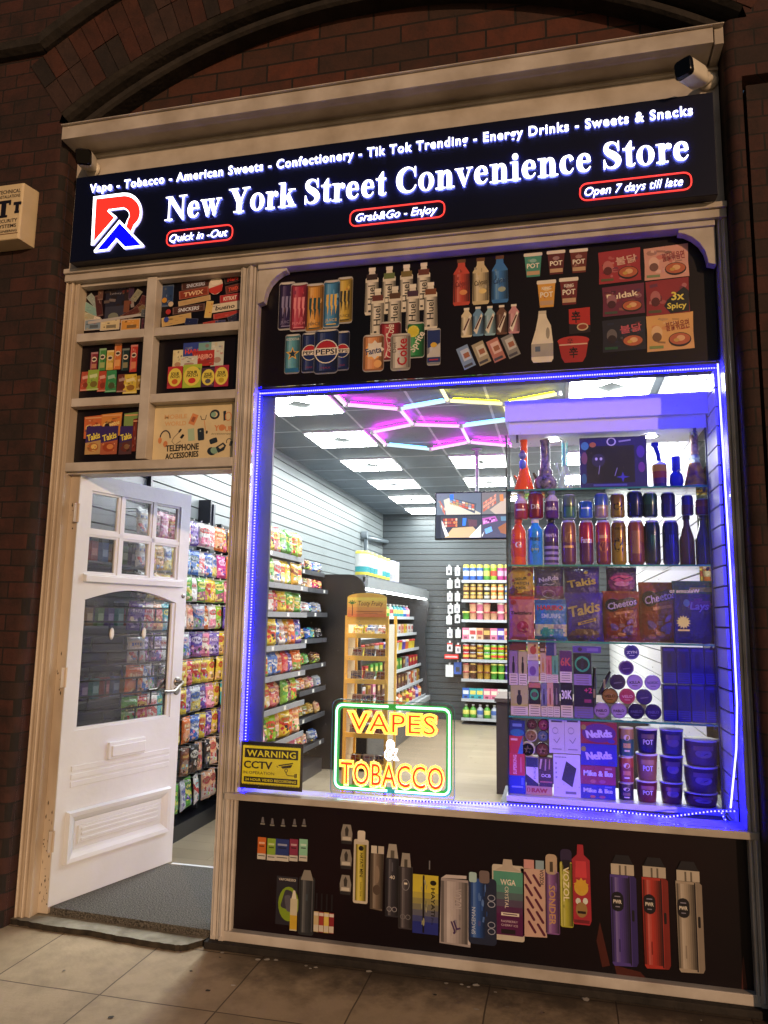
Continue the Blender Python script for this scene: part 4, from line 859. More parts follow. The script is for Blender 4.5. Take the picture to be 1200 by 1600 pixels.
for x, y, col, dk in ((974, 1419, '#513f92', '#33276a'), (1024, 1423, '#b1362e', '#7c2420'), (1077, 1429, '#a89b8c', '#8a7e72')):
    c.item(x, y); c.poly([(-20, -52), (17, -52), (21, -48), (21, 82), (18, 88), (-16, 90), (-19, 86)], col); strips(c, -5, 18, 28, 132, col); c.rect(10, 18, 2, 138, '#1c1420'); c.poly([(12, -52), (17, -52), (21, -48), (21, 82), (18, 88), (12, 88)], dk); c.rect(0, -61, 36, 17, '#bcb3a6'); c.rect(-4, -60, 3, 15, '#6a6258'); c.rect(5, -60, 3, 15, '#6a6258'); c.poly([(-17, -70), (-10, -84), (10, -84), (17, -70)], '#1b1a24')
    c.rr(-9, -10, 19, 31, 9, '#14121c'); c.text('PWR', -9, -10, 13, 6, WH, bold=.03); c.rect(-9, -18, 9, 1.6, '#8a88a0'); c.rect(-9, -2, 7, 1.6, '#8a88a0'); c.rr(15, 10, 4, 18, 2, '#16121a'); c.rect(-7, 58, 2, 20, dk)
for pts in ([(932, 1470), (938, 1440), (952, 1506), (940, 1510)], [(960, 1508), (1000, 1514), (1018, 1532), (964, 1526)], [(1160, 1500), (1162, 1494), (1166, 1552), (1156, 1552)]):
    c.item(pts[0][0], pts[0][1], .0003); c.poly([(x-pts[0][0], y-pts[0][1]) for x, y in pts], '#4a1a14')
fin(b, 'printed_panel', 'dark panel below the window printed with a row of vape devices')

# ---- six transom panels
TY = .062
TB = [(.079, .489, 3.013, 3.284), (.549, 1.033, 3.013, 3.284), (.079, .489, 2.648, 2.964), (.549, 1.033, 2.648, 2.964), (.079, .489, 2.293, 2.599), (.549, 1.033, 2.293, 2.599)]
def tpan(i, label, bgc='#15121c'):
    b, c = poster('printed_panel', '', TY, *TB[i], bgc=bgc); return b, c
b, c = tpan(0, '')
def bar(x, y, w_, h_, col, rot, txt='', tc=WH, edge=None):
    c.item(x, y, c.h+.0001); c.rect(0, 0, w_, h_, edge or mixc(col, '#d0c8c0', .3), rot); c.rect(0, 0, w_*.92, h_*.86, col, rot); c.speck(w_*.9, h_*.85, col, 7, rot)
    if txt: c.text(txt, 0, 0, w_*.66, h_*.52, tc, rot=rot, bold=.04, shear=.15)
c.item(186, 480); c.rect(-4, -8, 36, 60, '#262433'); c.speck(50, 70, '#3a2a2a', 40, 0, .5); c.text('PROTEIN', -5, -30, 26, 4, '#77789a'); c.text('whey', -5, -22, 16, 3, '#9a98a8'); c.rect(-6, 8, 30, 20, '#3a3a4a'); c.ell(-8, 14, 8, 6, '#7a7f74'); c.rect(12, 0, 9, 18, '#7a4a34'); c.rect(8, 20, 11, 11, '#b88a50', 12)
for x, y, w_, h_, col, r in ((146, 470, 24, 10, '#8fa0a0', 50), (142, 484, 28, 12, '#7fa8a6', 35), (139, 496, 22, 11, '#a8a890', 25), (155, 478, 10, 34, '#4a2420', -10), (158, 456, 8, 26, '#6a4a40', 0), (206, 456, 8, 24, '#44304a', 0), (214, 462, 18, 10, '#8a8a76', -55), (222, 476, 26, 9, '#5a3024', -40), (214, 488, 30, 9, '#7a6a4a', -32), (228, 490, 14, 12, '#5a6068', 10), (206, 490, 26, 10, '#5a2c24', -25), (229, 506, 14, 16, '#4a2434', 0), (226, 470, 12, 14, '#5a2a28', 20), (152, 500, 10, 9, '#d8cfc0', 15)): bar(x, y, w_, h_, col, r)
for x, w_, col in ((146, 26, '#7c92a8'), (173, 30, '#d6c7a0'), (205, 30, '#d69a48')): bar(x, 508, w_, 17, col, 0, '', edge='#c8c0b8'); c.rect(2, 3, w_*.5, 5, mixc(col, '#303030', .5))
c.item(180, 499, c.h+.0003); c.rect(0, 0, 82, 4, '#b8b4b4', -4)
fin(b, 'printed_panel', 'printed panel of protein bars and shake tubs, top left pane over the door')
b, c = tpan(1, '', '#14142a')
for x, y, w_, h_, col, r, t, tc in ((262, 462, 18, 34, '#26406e', 0, '', WH), (306, 445, 44, 11, '#4a2a24', -4, 'SNICKERS', '#c8d0e8'), (303, 458, 46, 13, '#8e3a26', -5, 'TWIX', '#e8c8a0'), (304, 470, 50, 8, '#c0a070', -7, '', WH), (295, 483, 50, 11, '#4c2c26', -3, 'SNICKERS', '#dfe4f0'), (276, 500, 46, 14, '#c4a468', -6, '', WH), (364, 436, 26, 11, '#2a1c20', -10, 'Mars', '#d03830'), (366, 451, 26, 12, '#6a2c24', -8, 'TWIX', '#e05840'), (360, 466, 32, 12, '#b02c30', -3, 'KITKAT', WH), (352, 480, 46, 13, '#ded2bc', -4, 'bueno', '#2a2024'), (327, 484, 11, 26, '#d8b868', 6, '', WH), (356, 492, 44, 8, '#b03a34', -5, '', WH), (366, 498, 18, 12, '#2a2c44', -20, '', WH), (300, 503, 20, 10, '#1c2450', 8, '', WH), (330, 506, 24, 7, '#a8322c', -6, '', WH), (345, 505, 16, 8, '#3a3c6a', 0, '', WH)): bar(x, y, w_, h_, col, r, t, tc)
c.item(338, 447, c.h+.0003); c.ell(0, 0, 11, 14, '#d8ccc0'); c.poly([(-11, 4), (11, -2), (10, 9), (0, 14), (-9, 10)], '#c03a30'); c.ell(0, -6, 8, 5, '#e8ded0')
for x, y, col in ((258, 470, '#c89030'), (264, 488, '#b03030'), (261, 500, '#3048a0'), (268, 476, '#c8b8a0')): c.item(x, y, c.h+.0001); c.ell(0, 0, 4, 4, col)
fin(b, 'printed_panel', 'printed panel of chocolate bars, top right pane over the door')
b, c = tpan(2, '')
for i, (x, y, h_, col) in enumerate(((147, 565, 28, '#7a2a38'), (160, 562, 34, '#4a8a4a'), (172, 563, 30, '#cfae50'), (184, 557, 40, '#c87038'), (196, 562, 34, '#1f3434'), (209, 560, 42, '#b33a30'))):
    c.item(x, y, .0004); c.rect(0, 0, 11, h_, col); c.speck(10, h_*.9, col, 7); c.rect(0, -h_*.47, 11, 3, mixc(col, '#ffffff', .4)); c.ell(0, -h_*.12, 4, 4, '#e0d4c0'); c.ell(0, -h_*.12, 3, 2, '#30201c'); c.rect(0, h_*.25, 8, h_*.25, mixc(col, '#f0d090', .5)); c.rect(-4, 0, 1.5, h_*.9, mixc(col, '#ffffff', .3))
for i, (x, y, w_, h_, col, t) in enumerate(((133, 596, 14, 30, '#a84a38', ''), (146, 594, 20, 32, '#8fae48', ''), (160, 596, 14, 32, '#b0482e', ''), (174, 596, 18, 34, '#3a8c58', ''), (191, 599, 16, 28, '#6a3428', ''), (204, 600, 22, 30, '#d6bd48', ''), (220, 598, 14, 22, '#a88a38', ''))):
    c.item(x, y, .002+.0003*i); c.poly([(-w_*.42, -h_/2), (w_*.42, -h_/2), (w_/2, h_/2), (-w_/2, h_/2)], col); c.speck(w_*.85, h_*.9, col, 10); c.rect(0, -h_*.2, w_*.6, h_*.16, mixc(col, '#ffffff', .5), -10); c.ell(1, h_*.2, w_*.28, h_*.15, mixc(col, '#5a2010', .5)); c.rect(0, h_*.45, w_*.9, 2, mixc(col, '#ffffff', .4))
fin(b, 'printed_panel', 'printed panel of stacked crisp tubes and snack bags, middle left pane over the door')
b, c = tpan(3, '', '#16132a')
for x, y, w_, h_, col, t, tc in ((278, 562, 16, 30, '#d8d0a8', '', WH), (306, 553, 40, 36, '#35489e', 'HARIBO', '#e04838'), (327, 552, 34, 34, '#7aa8a8', '', '#d84838'), (340, 553, 20, 38, '#c9d0c8', '', '#d84838'), (318, 560, 34, 24, '#b53630', 'HARIBO', '#e8a898'), (296, 565, 26, 16, '#cfd0c8', '', WH)):
    c.item(x, y, c.h+.0002); c.rect(0, 0, w_, h_, col); c.speck(w_, h_, col, 12); c.ell(0, h_*.25, w_*.3, h_*.12, mixc(col, '#803020', .4))
    if t: c.text(t, 0, -h_*.12, w_*.84, 7, tc, bold=.05)
for i, (x, y, w_, h_, col) in enumerate(((274, 590, 23, 34, '#b8343c'), (301, 588, 29, 36, '#a8c040'), (326, 590, 22, 30, '#4a2a4a'), (347, 588, 22, 33, '#a82c48'))):
    c.item(x, y, c.h+.0004); c.rect(0, 0, w_, h_, col); c.speck(w_, h_, col, 9); c.ell(0, 0, w_*.46, h_*.42, '#e2d25a'); c.text('SOUR', 0, -h_*.16, w_*.55, 5, '#1c2414', bold=.05); c.text('PATCH', 0, -h_*.02, w_*.6, 4, '#1c2414', bold=.05); c.ell(0, h_*.2, w_*.2, h_*.12, ('#c86028', '#c83830', '#5a5a68', '#b8a030')[i]); c.rect(0, h_*.46, w_, h_*.08, col)
fin(b, 'printed_panel', 'printed panel of gummy sweet bags, middle right pane over the door')
b, c = tpan(4, '')
for i, (x, y, w_, h_, col, t) in enumerate(((145, 668, 28, 34, '#c86a3c', 'Cheetos'), (174, 664, 32, 34, '#d08840', 'Cheetos'), (205, 668, 24, 44, '#7e9a58', ''), (212, 680, 10, 50, '#7a3020', ''))):
    c.item(x, y, .0004+.0004*i); c.poly([(-w_/2, -h_/2), (w_/2, -h_/2-2), (w_*.46, h_/2), (-w_*.46, h_/2)], col); c.speck(w_*.9, h_*.9, col, 14); c.rect(0, -h_*.44, w_*.9, 2, '#e0a878')
    if t: c.text(t, 0, -2, w_*.8, 7, '#f0d890', rot=-12, bold=.05, shear=.2); c.ell(-w_*.2, 2, 4, 5, '#2a1c18')
for i, (x, w_, col) in enumerate(((146, 24, '#d8b060'), (171, 26, '#c86a38'), (197, 20, '#5a3a30'))):
    c.item(x, 690, .003+.0004*i); c.rect(0, -2, w_, 44, '#3c2868'); c.poly([(-w_/2, 2), (w_/2, -2), (w_/2, 20), (-w_/2, 20)], mixc(col, '#3c2868', .2)); c.text('Takis', 0, -8, w_*.84, 10, '#e8da58', rot=-14, bold=.05, shear=.1); c.ell(0, 9, w_*.36, 7, mixc(col, '#702018', .5)); c.ell(2, 8, w_*.2, 4, mixc(col, '#f0d080', .3)); c.frame(c.fr[0], c.fr[1]-10*c.fr[3], c.fr[2], c.fr[3]); c.speck(w_*.9, 16, col, 8)
fin(b, 'printed_panel', 'printed panel of crisp bags with yellow lettering, bottom left pane over the door')
b, c = tpan(5, '', '#d8c8a2')
K = '#1c1a1e'; OR = '#d08858'; TE = '#86ab98'
c.item(305, 678)
c.text('MOBILE', -32, -29, 36, 7, '#d8ad7c', bold=.04); c.text('WORLD', -32, -18, 34, 7, '#d8ad7c', bold=.04)
c.rect(-4, -23, 10, 17, OR, 22); c.rect(-4, -23, 5, 8, '#9a5a40', 22)
c.line([(7, -28), (9, -22), (15, -22), (16, -29)], 1, K); c.line([(13, -21), (16, -4)], 1, OR); c.ell(18, -2, 1.6, 2.6, K)
c.ring(29, -29, 7.6, 7.6, 3.2, '#26303c'); c.ell(27, -29, 4, 4, TE)
c.poly([(42, -33), (46, -34), (47, -20), (43, -18)], '#26303c'); c.ring(50, -25, 5, 7, 1.2, OR)
c.text('Y', 33, -8, 8, 9, OR, bold=.04); c.ell(41, -8, 5, 5, OR); c.text('UR', 52, -6, 12, 8, OR, bold=.04); c.text('accessories', 40, 1, 30, 3.5, '#77705e', rot=3, shear=.4)
c.ring(-47, 5, 9, 13, 2, '#3a3440', a0=180, a1=360); c.ell(-55, 8, 3, 5, OR); c.ell(-46, 14, 3.4, 5, OR)
c.line([(-21, -8), (-33, 4), (-36, 10), (-31, 16), (-22, 10)], .9, '#6a6258'); c.rr(-24, -6, 3, 6, 1, K, 35); c.rr(-20, 3, 4, 7, 1, K, 35)
c.rect(-6, 1, 10, 19, '#a7c0a4', -6); c.rr(9, 1, 10, 19, 2, '#26303c', -6); c.ell(8, -4, 1.2, 1.2, '#9aa8a0'); c.rr(29, 12, 12, 8, 2, '#26303c', -18); c.ring(53, 14, 4.5, 5, 1.2, '#4a4a48', a0=150, a1=330); c.rr(56, 17, 4, 8, 1.4, '#5a5a58', 15)
c.ell(27, 28, 7, 6, '#26303c', rot=25); c.ell(31, 27, 6, 5, TE, rot=25); c.poly([(33, 22), (44, 15), (49, 20), (46, 27), (37, 31)], '#26303c'); c.poly([(37, 22), (44, 18), (46, 21), (40, 25)], '#cfc09c')
c.text('TELEPHONE', -19, 20, 52, 10, K, rot=-2, bold=.05); c.text('ACCESSORIES', -19, 32, 52, 9, K, rot=-3, bold=.05)
fin(b, 'printed_panel', 'cream printed panel reading Telephone Accessories, bottom right pane over the door', bgm=vinyl)
# ================================================================ LIGHTS IN THE WINDOW
b = MB(); YLED = .085
def P3(px, py, y=YLED): p = at(px, py, y); return (p.x, p.y, p.z)
top = [(1.14, YLED, 2.640), (3.335, YLED, 2.640)]
left = [(1.140, .072, 2.635), (1.140, .072, 1.9), (1.142, .072, 1.5), (1.139, .072, 1.1), (1.140, .072, .69)]
bott = [P3(383, 1236), P3(520, 1243), P3(640, 1251), P3(770, 1256), P3(940, 1265), P3(1043, 1276), P3(1112, 1267), P3(1152, 1267)]
right = [P3(px, py, .024) for px, py in ((1121, 569), (1126, 650), (1134, 780), (1141, 900), (1147, 1010), (1151, 1100), (1150, 1170), (1141, 1262))]
tail = [P3(1127, 1270), P3(1131, 1278), P3(1137, 1284)]
for path, r, k in ((top, .007, 3), (left, .0045, 4), (bott, .0032, 0), (right, .0045, 3), (tail, .002, 0)): b.tube(path, r, 6, mi=k)
def dots(path, step, r):
    acc = 0
    for p, q in zip(path, path[1:]):
        p, q = Vector(p), Vector(q); l = (q-p).length; t = acc
        while t < l:
            c = p+(q-p)*(t/l); b.box(c.x-r, c.x+r, c.y-.008, c.y-.0035, c.z-r, c.z+r, mi=1); t += step
        acc = t-l
dots(top, .011, .0032); dots(left, .014, .0026); dots(bott, .015, .0028); dots(tail, .014, .0022)
# the right-hand run faces the street and shows as a bright white line
b.tube([(x, y-.0062, z) for x, y, z in right], .0036, 6, mi=2)
tag(b.build('led_strip', [led_blue, led_dot, led_white, led_soft, led_left]), 'glowing blue LED strip running round the inside of the window frame', 'LED strip')

neon_y = mat('neon_yellow', '#fff060', .4, emit=(1, .46, .03), es=2.3)
neon_r = mat('neon_red', '#ff2010', .4, emit=(1, .03, .015), es=1.1)
neon_g = mat('neon_green', '#d0ffe0', .4, emit=(.5, 1, .72), es=2.6)
neon_g2 = mat('neon_green_glow', '#20c040', .4, emit=(.05, .85, .12), es=.55)
neon_w = mat('neon_white', '#ffffff', .4, emit=(1, .98, .95), es=3.)
acry = glass('acrylic_sheet', tint=(.93, .9, .88), refl=.8)
NY = .125
neon = thing('neon_sign', 'lit neon sign reading VAPES & TOBACCO in yellow inside a green border on clear acrylic', 'neon sign', (at(615, 1240, NY).x, NY, .664))
NO = Vector(neon.location)
def npt(x, y): return at(510+x*.175, 1090+y*.175, NY)            # enlarged-view measurements
def Nb(bb): return bb.xform(lambda v: v-NO)
def rrpath(xa, xb, za, zb, r, y, k=6):
    out = []
    for cx, cz, a0 in ((xb-r, zb-r, 90), (xb-r, za+r, 0), (xa+r, za+r, -90), (xa+r, zb-r, -180)):
        for i in range(k+1): t = math.radians(a0-90*i/k); out.append((cx+r*math.cos(t), y, cz+r*math.sin(t)))
    return out
tl, br = npt(50, 20), npt(1135, 900)
tr_ = npt(1150, 50); bl = npt(40, 840)
xa, xb, za, zb = (tl.x+bl.x)/2, (tr_.x+br.x)/2, br.z-.004, (tl.z+tr_.z)/2
b = MB(); pp = rrpath(xa, xb, .668, zb, .035, NY); b.prism([(x, z) for x, _, z in pp][::-1], NY, NY+.005); Nb(b).build('acrylic_sheet', acry, neon)
b = MB(); b.tube(rrpath(xa, xb, .668, zb, .035, NY+.0025), .0016, 4, closed=True); Nb(b).build('acrylic_edge', green_edge, neon)
g0, g1 = npt(98, 62), npt(1098, 880)
gp = rrpath(g0.x, g1.x, g1.z+.006, (g0.z+npt(1090, 100).z)/2, .03, NY-.008)
b = MB()
cut = [0, 7, 14, 21]
segs = [gp[0:7]+gp[7:10], gp[10:14]+gp[14:18], gp[18:21]+gp[21:24], gp[24:28]+gp[0:1]]
loop = gp+[gp[0]]
b.tube(loop[:14], .0052, 8); b.tube(loop[14:21]+loop[21:28], .0052, 8)
for i, j in ((13, 14), (27, 0)):
    p, q = Vector(gp[i]), Vector(gp[j]); d = (q-p); b.tube([p, p+d*.46], .0052, 8); b.tube([p+d*.54, q], .0052, 8)
Nb(b).build('border_tube', neon_g, neon)
b = MB(); P0 = rrpath(g0.x-.012, g1.x+.012, g1.z-.006, (g0.z+npt(1090, 100).z)/2+.012, .04, NY-.001); P1 = rrpath(g0.x+.016, g1.x-.016, g1.z+.022, (g0.z+npt(1090, 100).z)/2-.016, .018, NY-.001)
b.grid([P0+[P0[0]], P1+[P1[0]]], '#fff', False); Nb(b).build('border_backing', mat('green_backing', '#1f9a3a', .5, emit=(.04, .7, .1), es=.3, trans=.35), neon)
def ntext(nm, txt, x0, x1, ztop, zbot, bold, r, m, y, space=1.05):
    p, q = npt(x0, (ztop+zbot)/2), npt(x1, (ztop+zbot)/2); hgt = npt((x0+x1)/2, ztop).z-npt((x0+x1)/2, zbot).z; zb_ = npt((x0+x1)/2, zbot).z
    wd = q.x-p.x; vs, fs, a0, a1 = glyphs(txt, bold, 0, space, 3, r/(hgt/CAP))
    k = wd/(a1-a0); ky = hgt/CAP; bb = MB(); n = 0
    bb.v = [((vx-a0)*k+p.x, y-vz*ky, vy*ky+zb_) for vx, vy, vz in vs]; bb.f = list(fs); bb.c = [(1, 1, 1)]*len(fs); bb.s = [True]*len(fs); bb.m = [0]*len(fs)
    return Nb(bb).build(nm, m, neon)
ntext('letter_tube', 'VAPES', 185, 1000, 135, 310, .035, .0058, neon_y, NY-.009)
ntext('inner_tube', 'VAPES', 205, 980, 150, 296, .0, .0018, neon_r, NY-.006)
ntext('letter_tube', 'TOBACCO', 118, 1060, 585, 790, .035, .0058, neon_y, NY-.009)
ntext('inner_tube', 'TOBACCO', 136, 1040, 600, 775, .0, .0018, neon_r, NY-.006)
ntext('letter_tube', '&', 520, 655, 372, 545, .02, .0042, neon_w, NY-.009)
def nflat(txt, x0, x1, zt, zb_):
    b = MB(); p, q = npt(x0, (zt+zb_)/2), npt(x1, (zt+zb_)/2); h_ = npt((x0+x1)/2, zt).z-npt((x0+x1)/2, zb_).z
    c = Cv(b, lambda u, v, h: (u, NY-.0015-h, v)); c.text(txt, (p.x+q.x)/2, -(npt((x0+x1)/2, zt).z+npt((x0+x1)/2, zb_).z)/2, q.x-p.x, h_, '#ff2a10', bold=.07, space=1.05)
    Nb(b).build('letter_backing', mat('red_backing', '#d02010', .5, emit=(1, .035, .01), es=1.1, trans=.3), neon)
nflat('VAPES', 180, 1006, 130, 315); nflat('TOBACCO', 112, 1066, 580, 796)

# warning notice on the glass
b = MB(); x0 = at(376, 1200, .044).x; x1 = at(473, 1200, .044).x; zt = at(424, 1160, .044).z; zb_ = at(424, 1234, .044).z
wy = .043; b.box(x0, x1, wy, wy+.0035, zb_, zt, '#15100c'); c = Cv(b, flat(wy), 0)
W_, H_ = x1-x0, zt-zb_; c.frame(x0, zt, W_/1050, H_/820)            # local grid 1050 x 820
YE = '#e6e024'
c.rect(520, 405, 980, 660, YE)
for i in range(38):
    for q in range(2): c.poly([(40+25.6*i, 62+q*666+6), (52+25.6*i, 62+q*666+6), (58+25.6*i, 84+q*666), (46+25.6*i, 84+q*666)], YE)
c.rect(520, 200, 905, 165, '#15100c'); c.text('WARNING', 520, 200, 830, 112, YE, bold=.02, space=1.1)
c.text('CCTV', 300, 400, 490, 130, '#15100c', bold=.045); c.text('IN OPERATION', 315, 540, 530, 52, '#3a300c', space=1.05)
c.rect(520, 660, 905, 92, '#15100c'); c.text('24 HOUR VIDEO RECORDING', 520, 660, 860, 46, YE, bold=.02)
c.poly([(640, 385), (890, 330), (895, 350), (660, 402)], '#15100c'); c.poly([(690, 405), (880, 365), (868, 400), (850, 420), (715, 440)], '#15100c'); c.poly([(622, 400), (650, 425), (640, 430), (618, 412)], '#15100c')
c.ring(780, 470, 28, 32, 10, '#15100c'); c.line([(775, 500), (790, 540), (815, 555), (920, 555)], 13, '#15100c'); c.rect(930, 555, 16, 70, '#15100c'); c.rect(952, 550, 16, 70, '#15100c')
tag(b.build('warning_sign', card), 'yellow and black CCTV warning notice in the lower left corner of the window', 'warning sign')
b = MB(); c = Cv(b, lambda u, v, h: (u, .0465-h, v), 0)
p, q = at(1046, 923, .046), at(1093, 923, .046); c.text('Welcome to', (p.x+q.x)/2, -p.z, q.x-p.x, .017, '#e8e6f0', mirror=True, bold=.03)
tag(b.build('window_sticker', card), 'back to front welcome lettering stuck on the right of the window', 'sticker')
b = MB(); c = Cv(b, lambda u, v, h: (u, .0465-h, v), 0)
for px, py, r in ((1068, 972, .03),):
    o = at(px, py, .046); c.star(o.x, -o.z, r, r*.66, 14, '#e0dca0')
    c.rect(o.x, -o.z+r*1.15, r*1.6, .007, '#e8d8a8')
tag(b.build('window_sticker', card), 'pale sun shaped sticker below the back to front welcome lettering', 'sticker')

# ================================================================ GLASS DISPLAY CABINET
CX0, CX1, CY0, CY1 = 2.376, 3.300, .30, .60
cab = thing('display_cabinet', 'glass display cabinet with a lit white canopy standing in the window', 'display cabinet', (2.84, .45, .662))
def Cb(bb): return bb.xform(lambda v: v-Vector((2.84, .45, .662)))
cwhite = mat('cabinet_white', '#d9d9dc', .35)
SH = [2.146, 1.772, 1.408, 1.052]; BASE = .690
b = MB(); b.box(CX0-.004, CX1+.035, CY0-.008, CY1+.008, 2.492, 2.598); b.box(CX0+.012, CX1+.02, CY0+.012, CY1-.012, 2.425, 2.492)
Cb(b).build('canopy', cwhite, cab, bevel=.003)
b = MB(); b.box(CX0-.01, CX1+.02, CY0-.01, CY1+.01, .663, BASE-.001); Cb(b).build('base_board', cwhite, cab, bevel=.004)
for x in (CX0, CX1+.012):
    b = MB(); b.box(x-.002, x+.002, CY0+.01, CY1-.01, BASE, 2.424); Cb(b).build('side_glass', cab_glass, cab)
    for y in (CY0+.008, CY1-.008): b = MB(); b.box(x-.0035, x+.0035, y-.003, y+.003, BASE, 2.424, '#1c2a28'); Cb(b).build('corner_edge', plast, cab)
for i, z in enumerate(SH):
    b = MB(); b.box(CX0+.004, CX1+.008, CY0+.006, CY1-.01, z-.008, z); s_ = Cb(b).build('glass_shelf', cab_glass, cab)
    b = MB(); b.box(CX0+.004, CX1+.008, CY0+.001, CY0+.006, z-.008, z); Cb(b).build('shelf_edge', green_edge, s_)
    for x, sg in ((CX0+.003, 1), (CX1+.008, -1)):
        b = MB(); b.box(x-.003, x+.014*sg+.003, CY0+.03, CY0+.05, z-.02, z-.009, '#2c2c34'); b.tube([(x+.008*sg, CY0+.04, z-.026), (x+.008*sg, CY0+.04, z-.014)], .006, 8, '#2c2c34'); Cb(b).build('shelf_clip', plast, s_)
for x in (CX0+.055, CX1-.035):
    b = MB(); b.box(x-.006, x+.006, CY0+.004, CY0+.02, 2.402, 2.424, '#30303a'); b.tube([(x, CY0+.012, 2.385), (x, CY0+.012, 2.405)], .007, 8, '#30303a'); Cb(b).build('glass_clamp', plast, cab)
dl = mat('downlight_lamp', '#ffffff', .4, emit=(1, .98, .9), es=200)
for px, py in ((863, 677), (1020, 671)):
    o = atz(px, py, 2.423); b = MB()
    b.lathe([(.048, .0, '#8a8a88'), (.050, -.004, '#9a9a98'), (.038, -.006, '#b8b8b4'), (.034, -.001, '#b8b8b4')], 28, o.x, .43, 2.424, cap=False); d_ = Cb(b).build('downlight', tin, cab)
    b = MB(); b.face([(o.x+.035*math.cos(t), .43+.035*math.sin(t), 2.4215) for t in [2*math.pi*i/24 for i in range(24)]]); Cb(b).build('lamp', dl, d_)

YC = .335                                                        # where the goods line up behind the front edge
def X(px, py, y=YC): return at(px, py, y).x
def Z(px, py, y=YC): return at(px, py, y).z
USED = set()
def nm(o, label, cat, group):
    assert label not in USED, label
    USED.add(label); return tag(o, label, cat, group)
def px_box(name, label, x0, x1, y0, y1, col, zb=None, d=.06, y=YC, cat='box', group='boxed goods in the glass cabinet', draw=None, m=None, tilt=0):
    cxp = (x0+x1)/2; cyp = (y0+y1)/2
    a0, a1 = X(x0, cyp, y), X(x1, cyp, y); zt = Z(cxp, y0, y); z0 = zb if zb is not None else Z(cxp, y1, y)
    wd, ht = a1-a0, zt-z0; b = MB(); b.box(-wd/2, wd/2, 0, d, 0, ht, mixc(col, '#000000', .12), cols={'f': col})
    c = Cv(b, lambda u, v, h: (u, -h, v)); c.frame(0, ht/2, wd, ht)
    if draw: draw(c)
    o = b.build(name, m or card, loc=((a0+a1)/2, y, z0+.0006), rot=(0, 0, tilt))
    nm(o, label, cat, group); return zt
def cyl_thing(name, label, cat, group, px0, px1, pyt, zb, prof, seg=24, y=None, draw=None, m=None, capprof=None, capname='cap', zt=None, cap_m=None):
    """prof: radius fraction, height fraction, colour"""
    cxp = (px0+px1)/2; yy = y or YC+.035
    wd = X(px1, pyt+10, yy)-X(px0, pyt+10, yy); ztop = zt or Z(cxp, pyt, yy); h_ = ztop-zb; r = wd/2; cx = (X(px0, pyt+10, yy)+X(px1, pyt+10, yy))/2
    root = None
    b = MB(); b.lathe([(p[0]*r, p[1]*h_, *p[2:]) for p in prof], seg)
    if draw:
        c = Cv(b, lambda u, v, h: ((r+h)*math.sin(u/r), -(r+h)*math.cos(u/r), v)); c.frame(0, h_/2, r, h_); c.div = 10; draw(c)
    if capprof:
        root = thing(name, label, cat, (cx, yy, zb+.0006), 0, group); USED.add(label)
        b.build('body', m or tin, root); bc = MB(); bc.lathe([(p[0]*r, p[1]*h_, *p[2:]) for p in capprof], seg); bc.build(capname, cap_m or plast, root)
        return ztop
    o = b.build(name, m or tin, loc=(cx, yy, zb+.0006)); nm(o, label, cat, group); return ztop
AL = '#b9bbc0'
def canprof(c1, c2=None): c2 = c2 or c1; return [(.74, 0, AL), (.80, .012, AL), (.99, .07, c2), (1, .09, c2), (1, .5, c2), (1, .86, c1), (.86, .94, c1), (.80, .955, AL), (.80, .98, AL), (.74, .985, AL), (.70, .965, AL)]
bglass = lambda n, t: glass(n, tint=t, refl=1.6)
# ---- top shelf: glass pipes and a boxed tray
g_or = mat('orange_glass', '#ff5a16', .08, trans=.28); g_tl = mat('teal_glass', '#8fd0cf', .08, trans=.5); g_cl = mat('clear_glassware', '#e8f0f0', .06, trans=.72); g_bl = mat('blue_glass', '#1428c0', .06, trans=.2)
patt = mat('speckled_coating', '#1d1a24', .25, col2='#8d7f92', vscale=42); patt2 = mat('brown_pattern', '#7a5238', .25, col2='#d0b090', vscale=34)
z = SH[0]
def pipe(label, px0, px1, pyt, prof, m, parts, y=YC+.05):
    cxp = (px0+px1)/2; wd = X(px1, 740, y)-X(px0, 740, y); h_ = Z(cxp, pyt, y)-z; r = wd/2
    t = thing('glass_pipe', label, 'glass pipe', ((X(px0, 740, y)+X(px1, 740, y))/2, y, z+.0006), 0, 'glass pipes on the top cabinet shelf')
    b = MB(); b.lathe([(p[0]*r, p[1]*h_, '#ffffff') for p in prof], 28); b.build('body', m, t)
    for nme, mm, fn in parts:
        bb = MB(); fn(bb, r, h_); bb.build(nme, mm, t)
    return t
BEAK = [(.96, 0), (1, .03), (.62, .3), (.40, .46), (.33, .5), (.33, .96), (.37, .97), (.37, 1), (.31, 1)]
pipe('orange glass beaker pipe at the left end of the top cabinet shelf', 803, 835, 688, BEAK, g_or, [('figure', plast, lambda b, r, h: (b.lathe([(.02*r, .42*h, '#3a58b8'), (.34*r, .46*h, '#3a58b8'), (.36*r, .56*h, '#4a66c0'), (.2*r, .6*h, '#4a66c0')], 14, -.12*r, -.38*r), b.lathe([(.05*r, .6*h, '#3a4a80'), (.36*r, .66*h, '#3a4a80'), (.38*r, .72*h, '#6a70a0'), (.1*r, .79*h, '#5a3a80')], 14, -.12*r, -.32*r))), ('stem', g_or, lambda b, r, h: b.tube([(-.5*r, 0, .2*h), (-.95*r, 0, .32*h)], .1*r, 8))])
pipe('dark speckled round bottomed glass pipe on the top cabinet shelf', 834, 871, 688, [(.5, 0), (.86, .05), (1, .14), (.92, .23), (.6, .31), (.62, .35), (.6, .4), (.42, .44), (.40, .95), (.45, .97), (.45, 1), (.36, 1)], patt, [('stem', camblk := mat('black_rubber', '#0a0a0c', .4), lambda b, r, h: b.tube([(-.7*r, -.1*r, .2*h), (-1.0*r, -.1*r, .36*h)], .13*r, 8))])
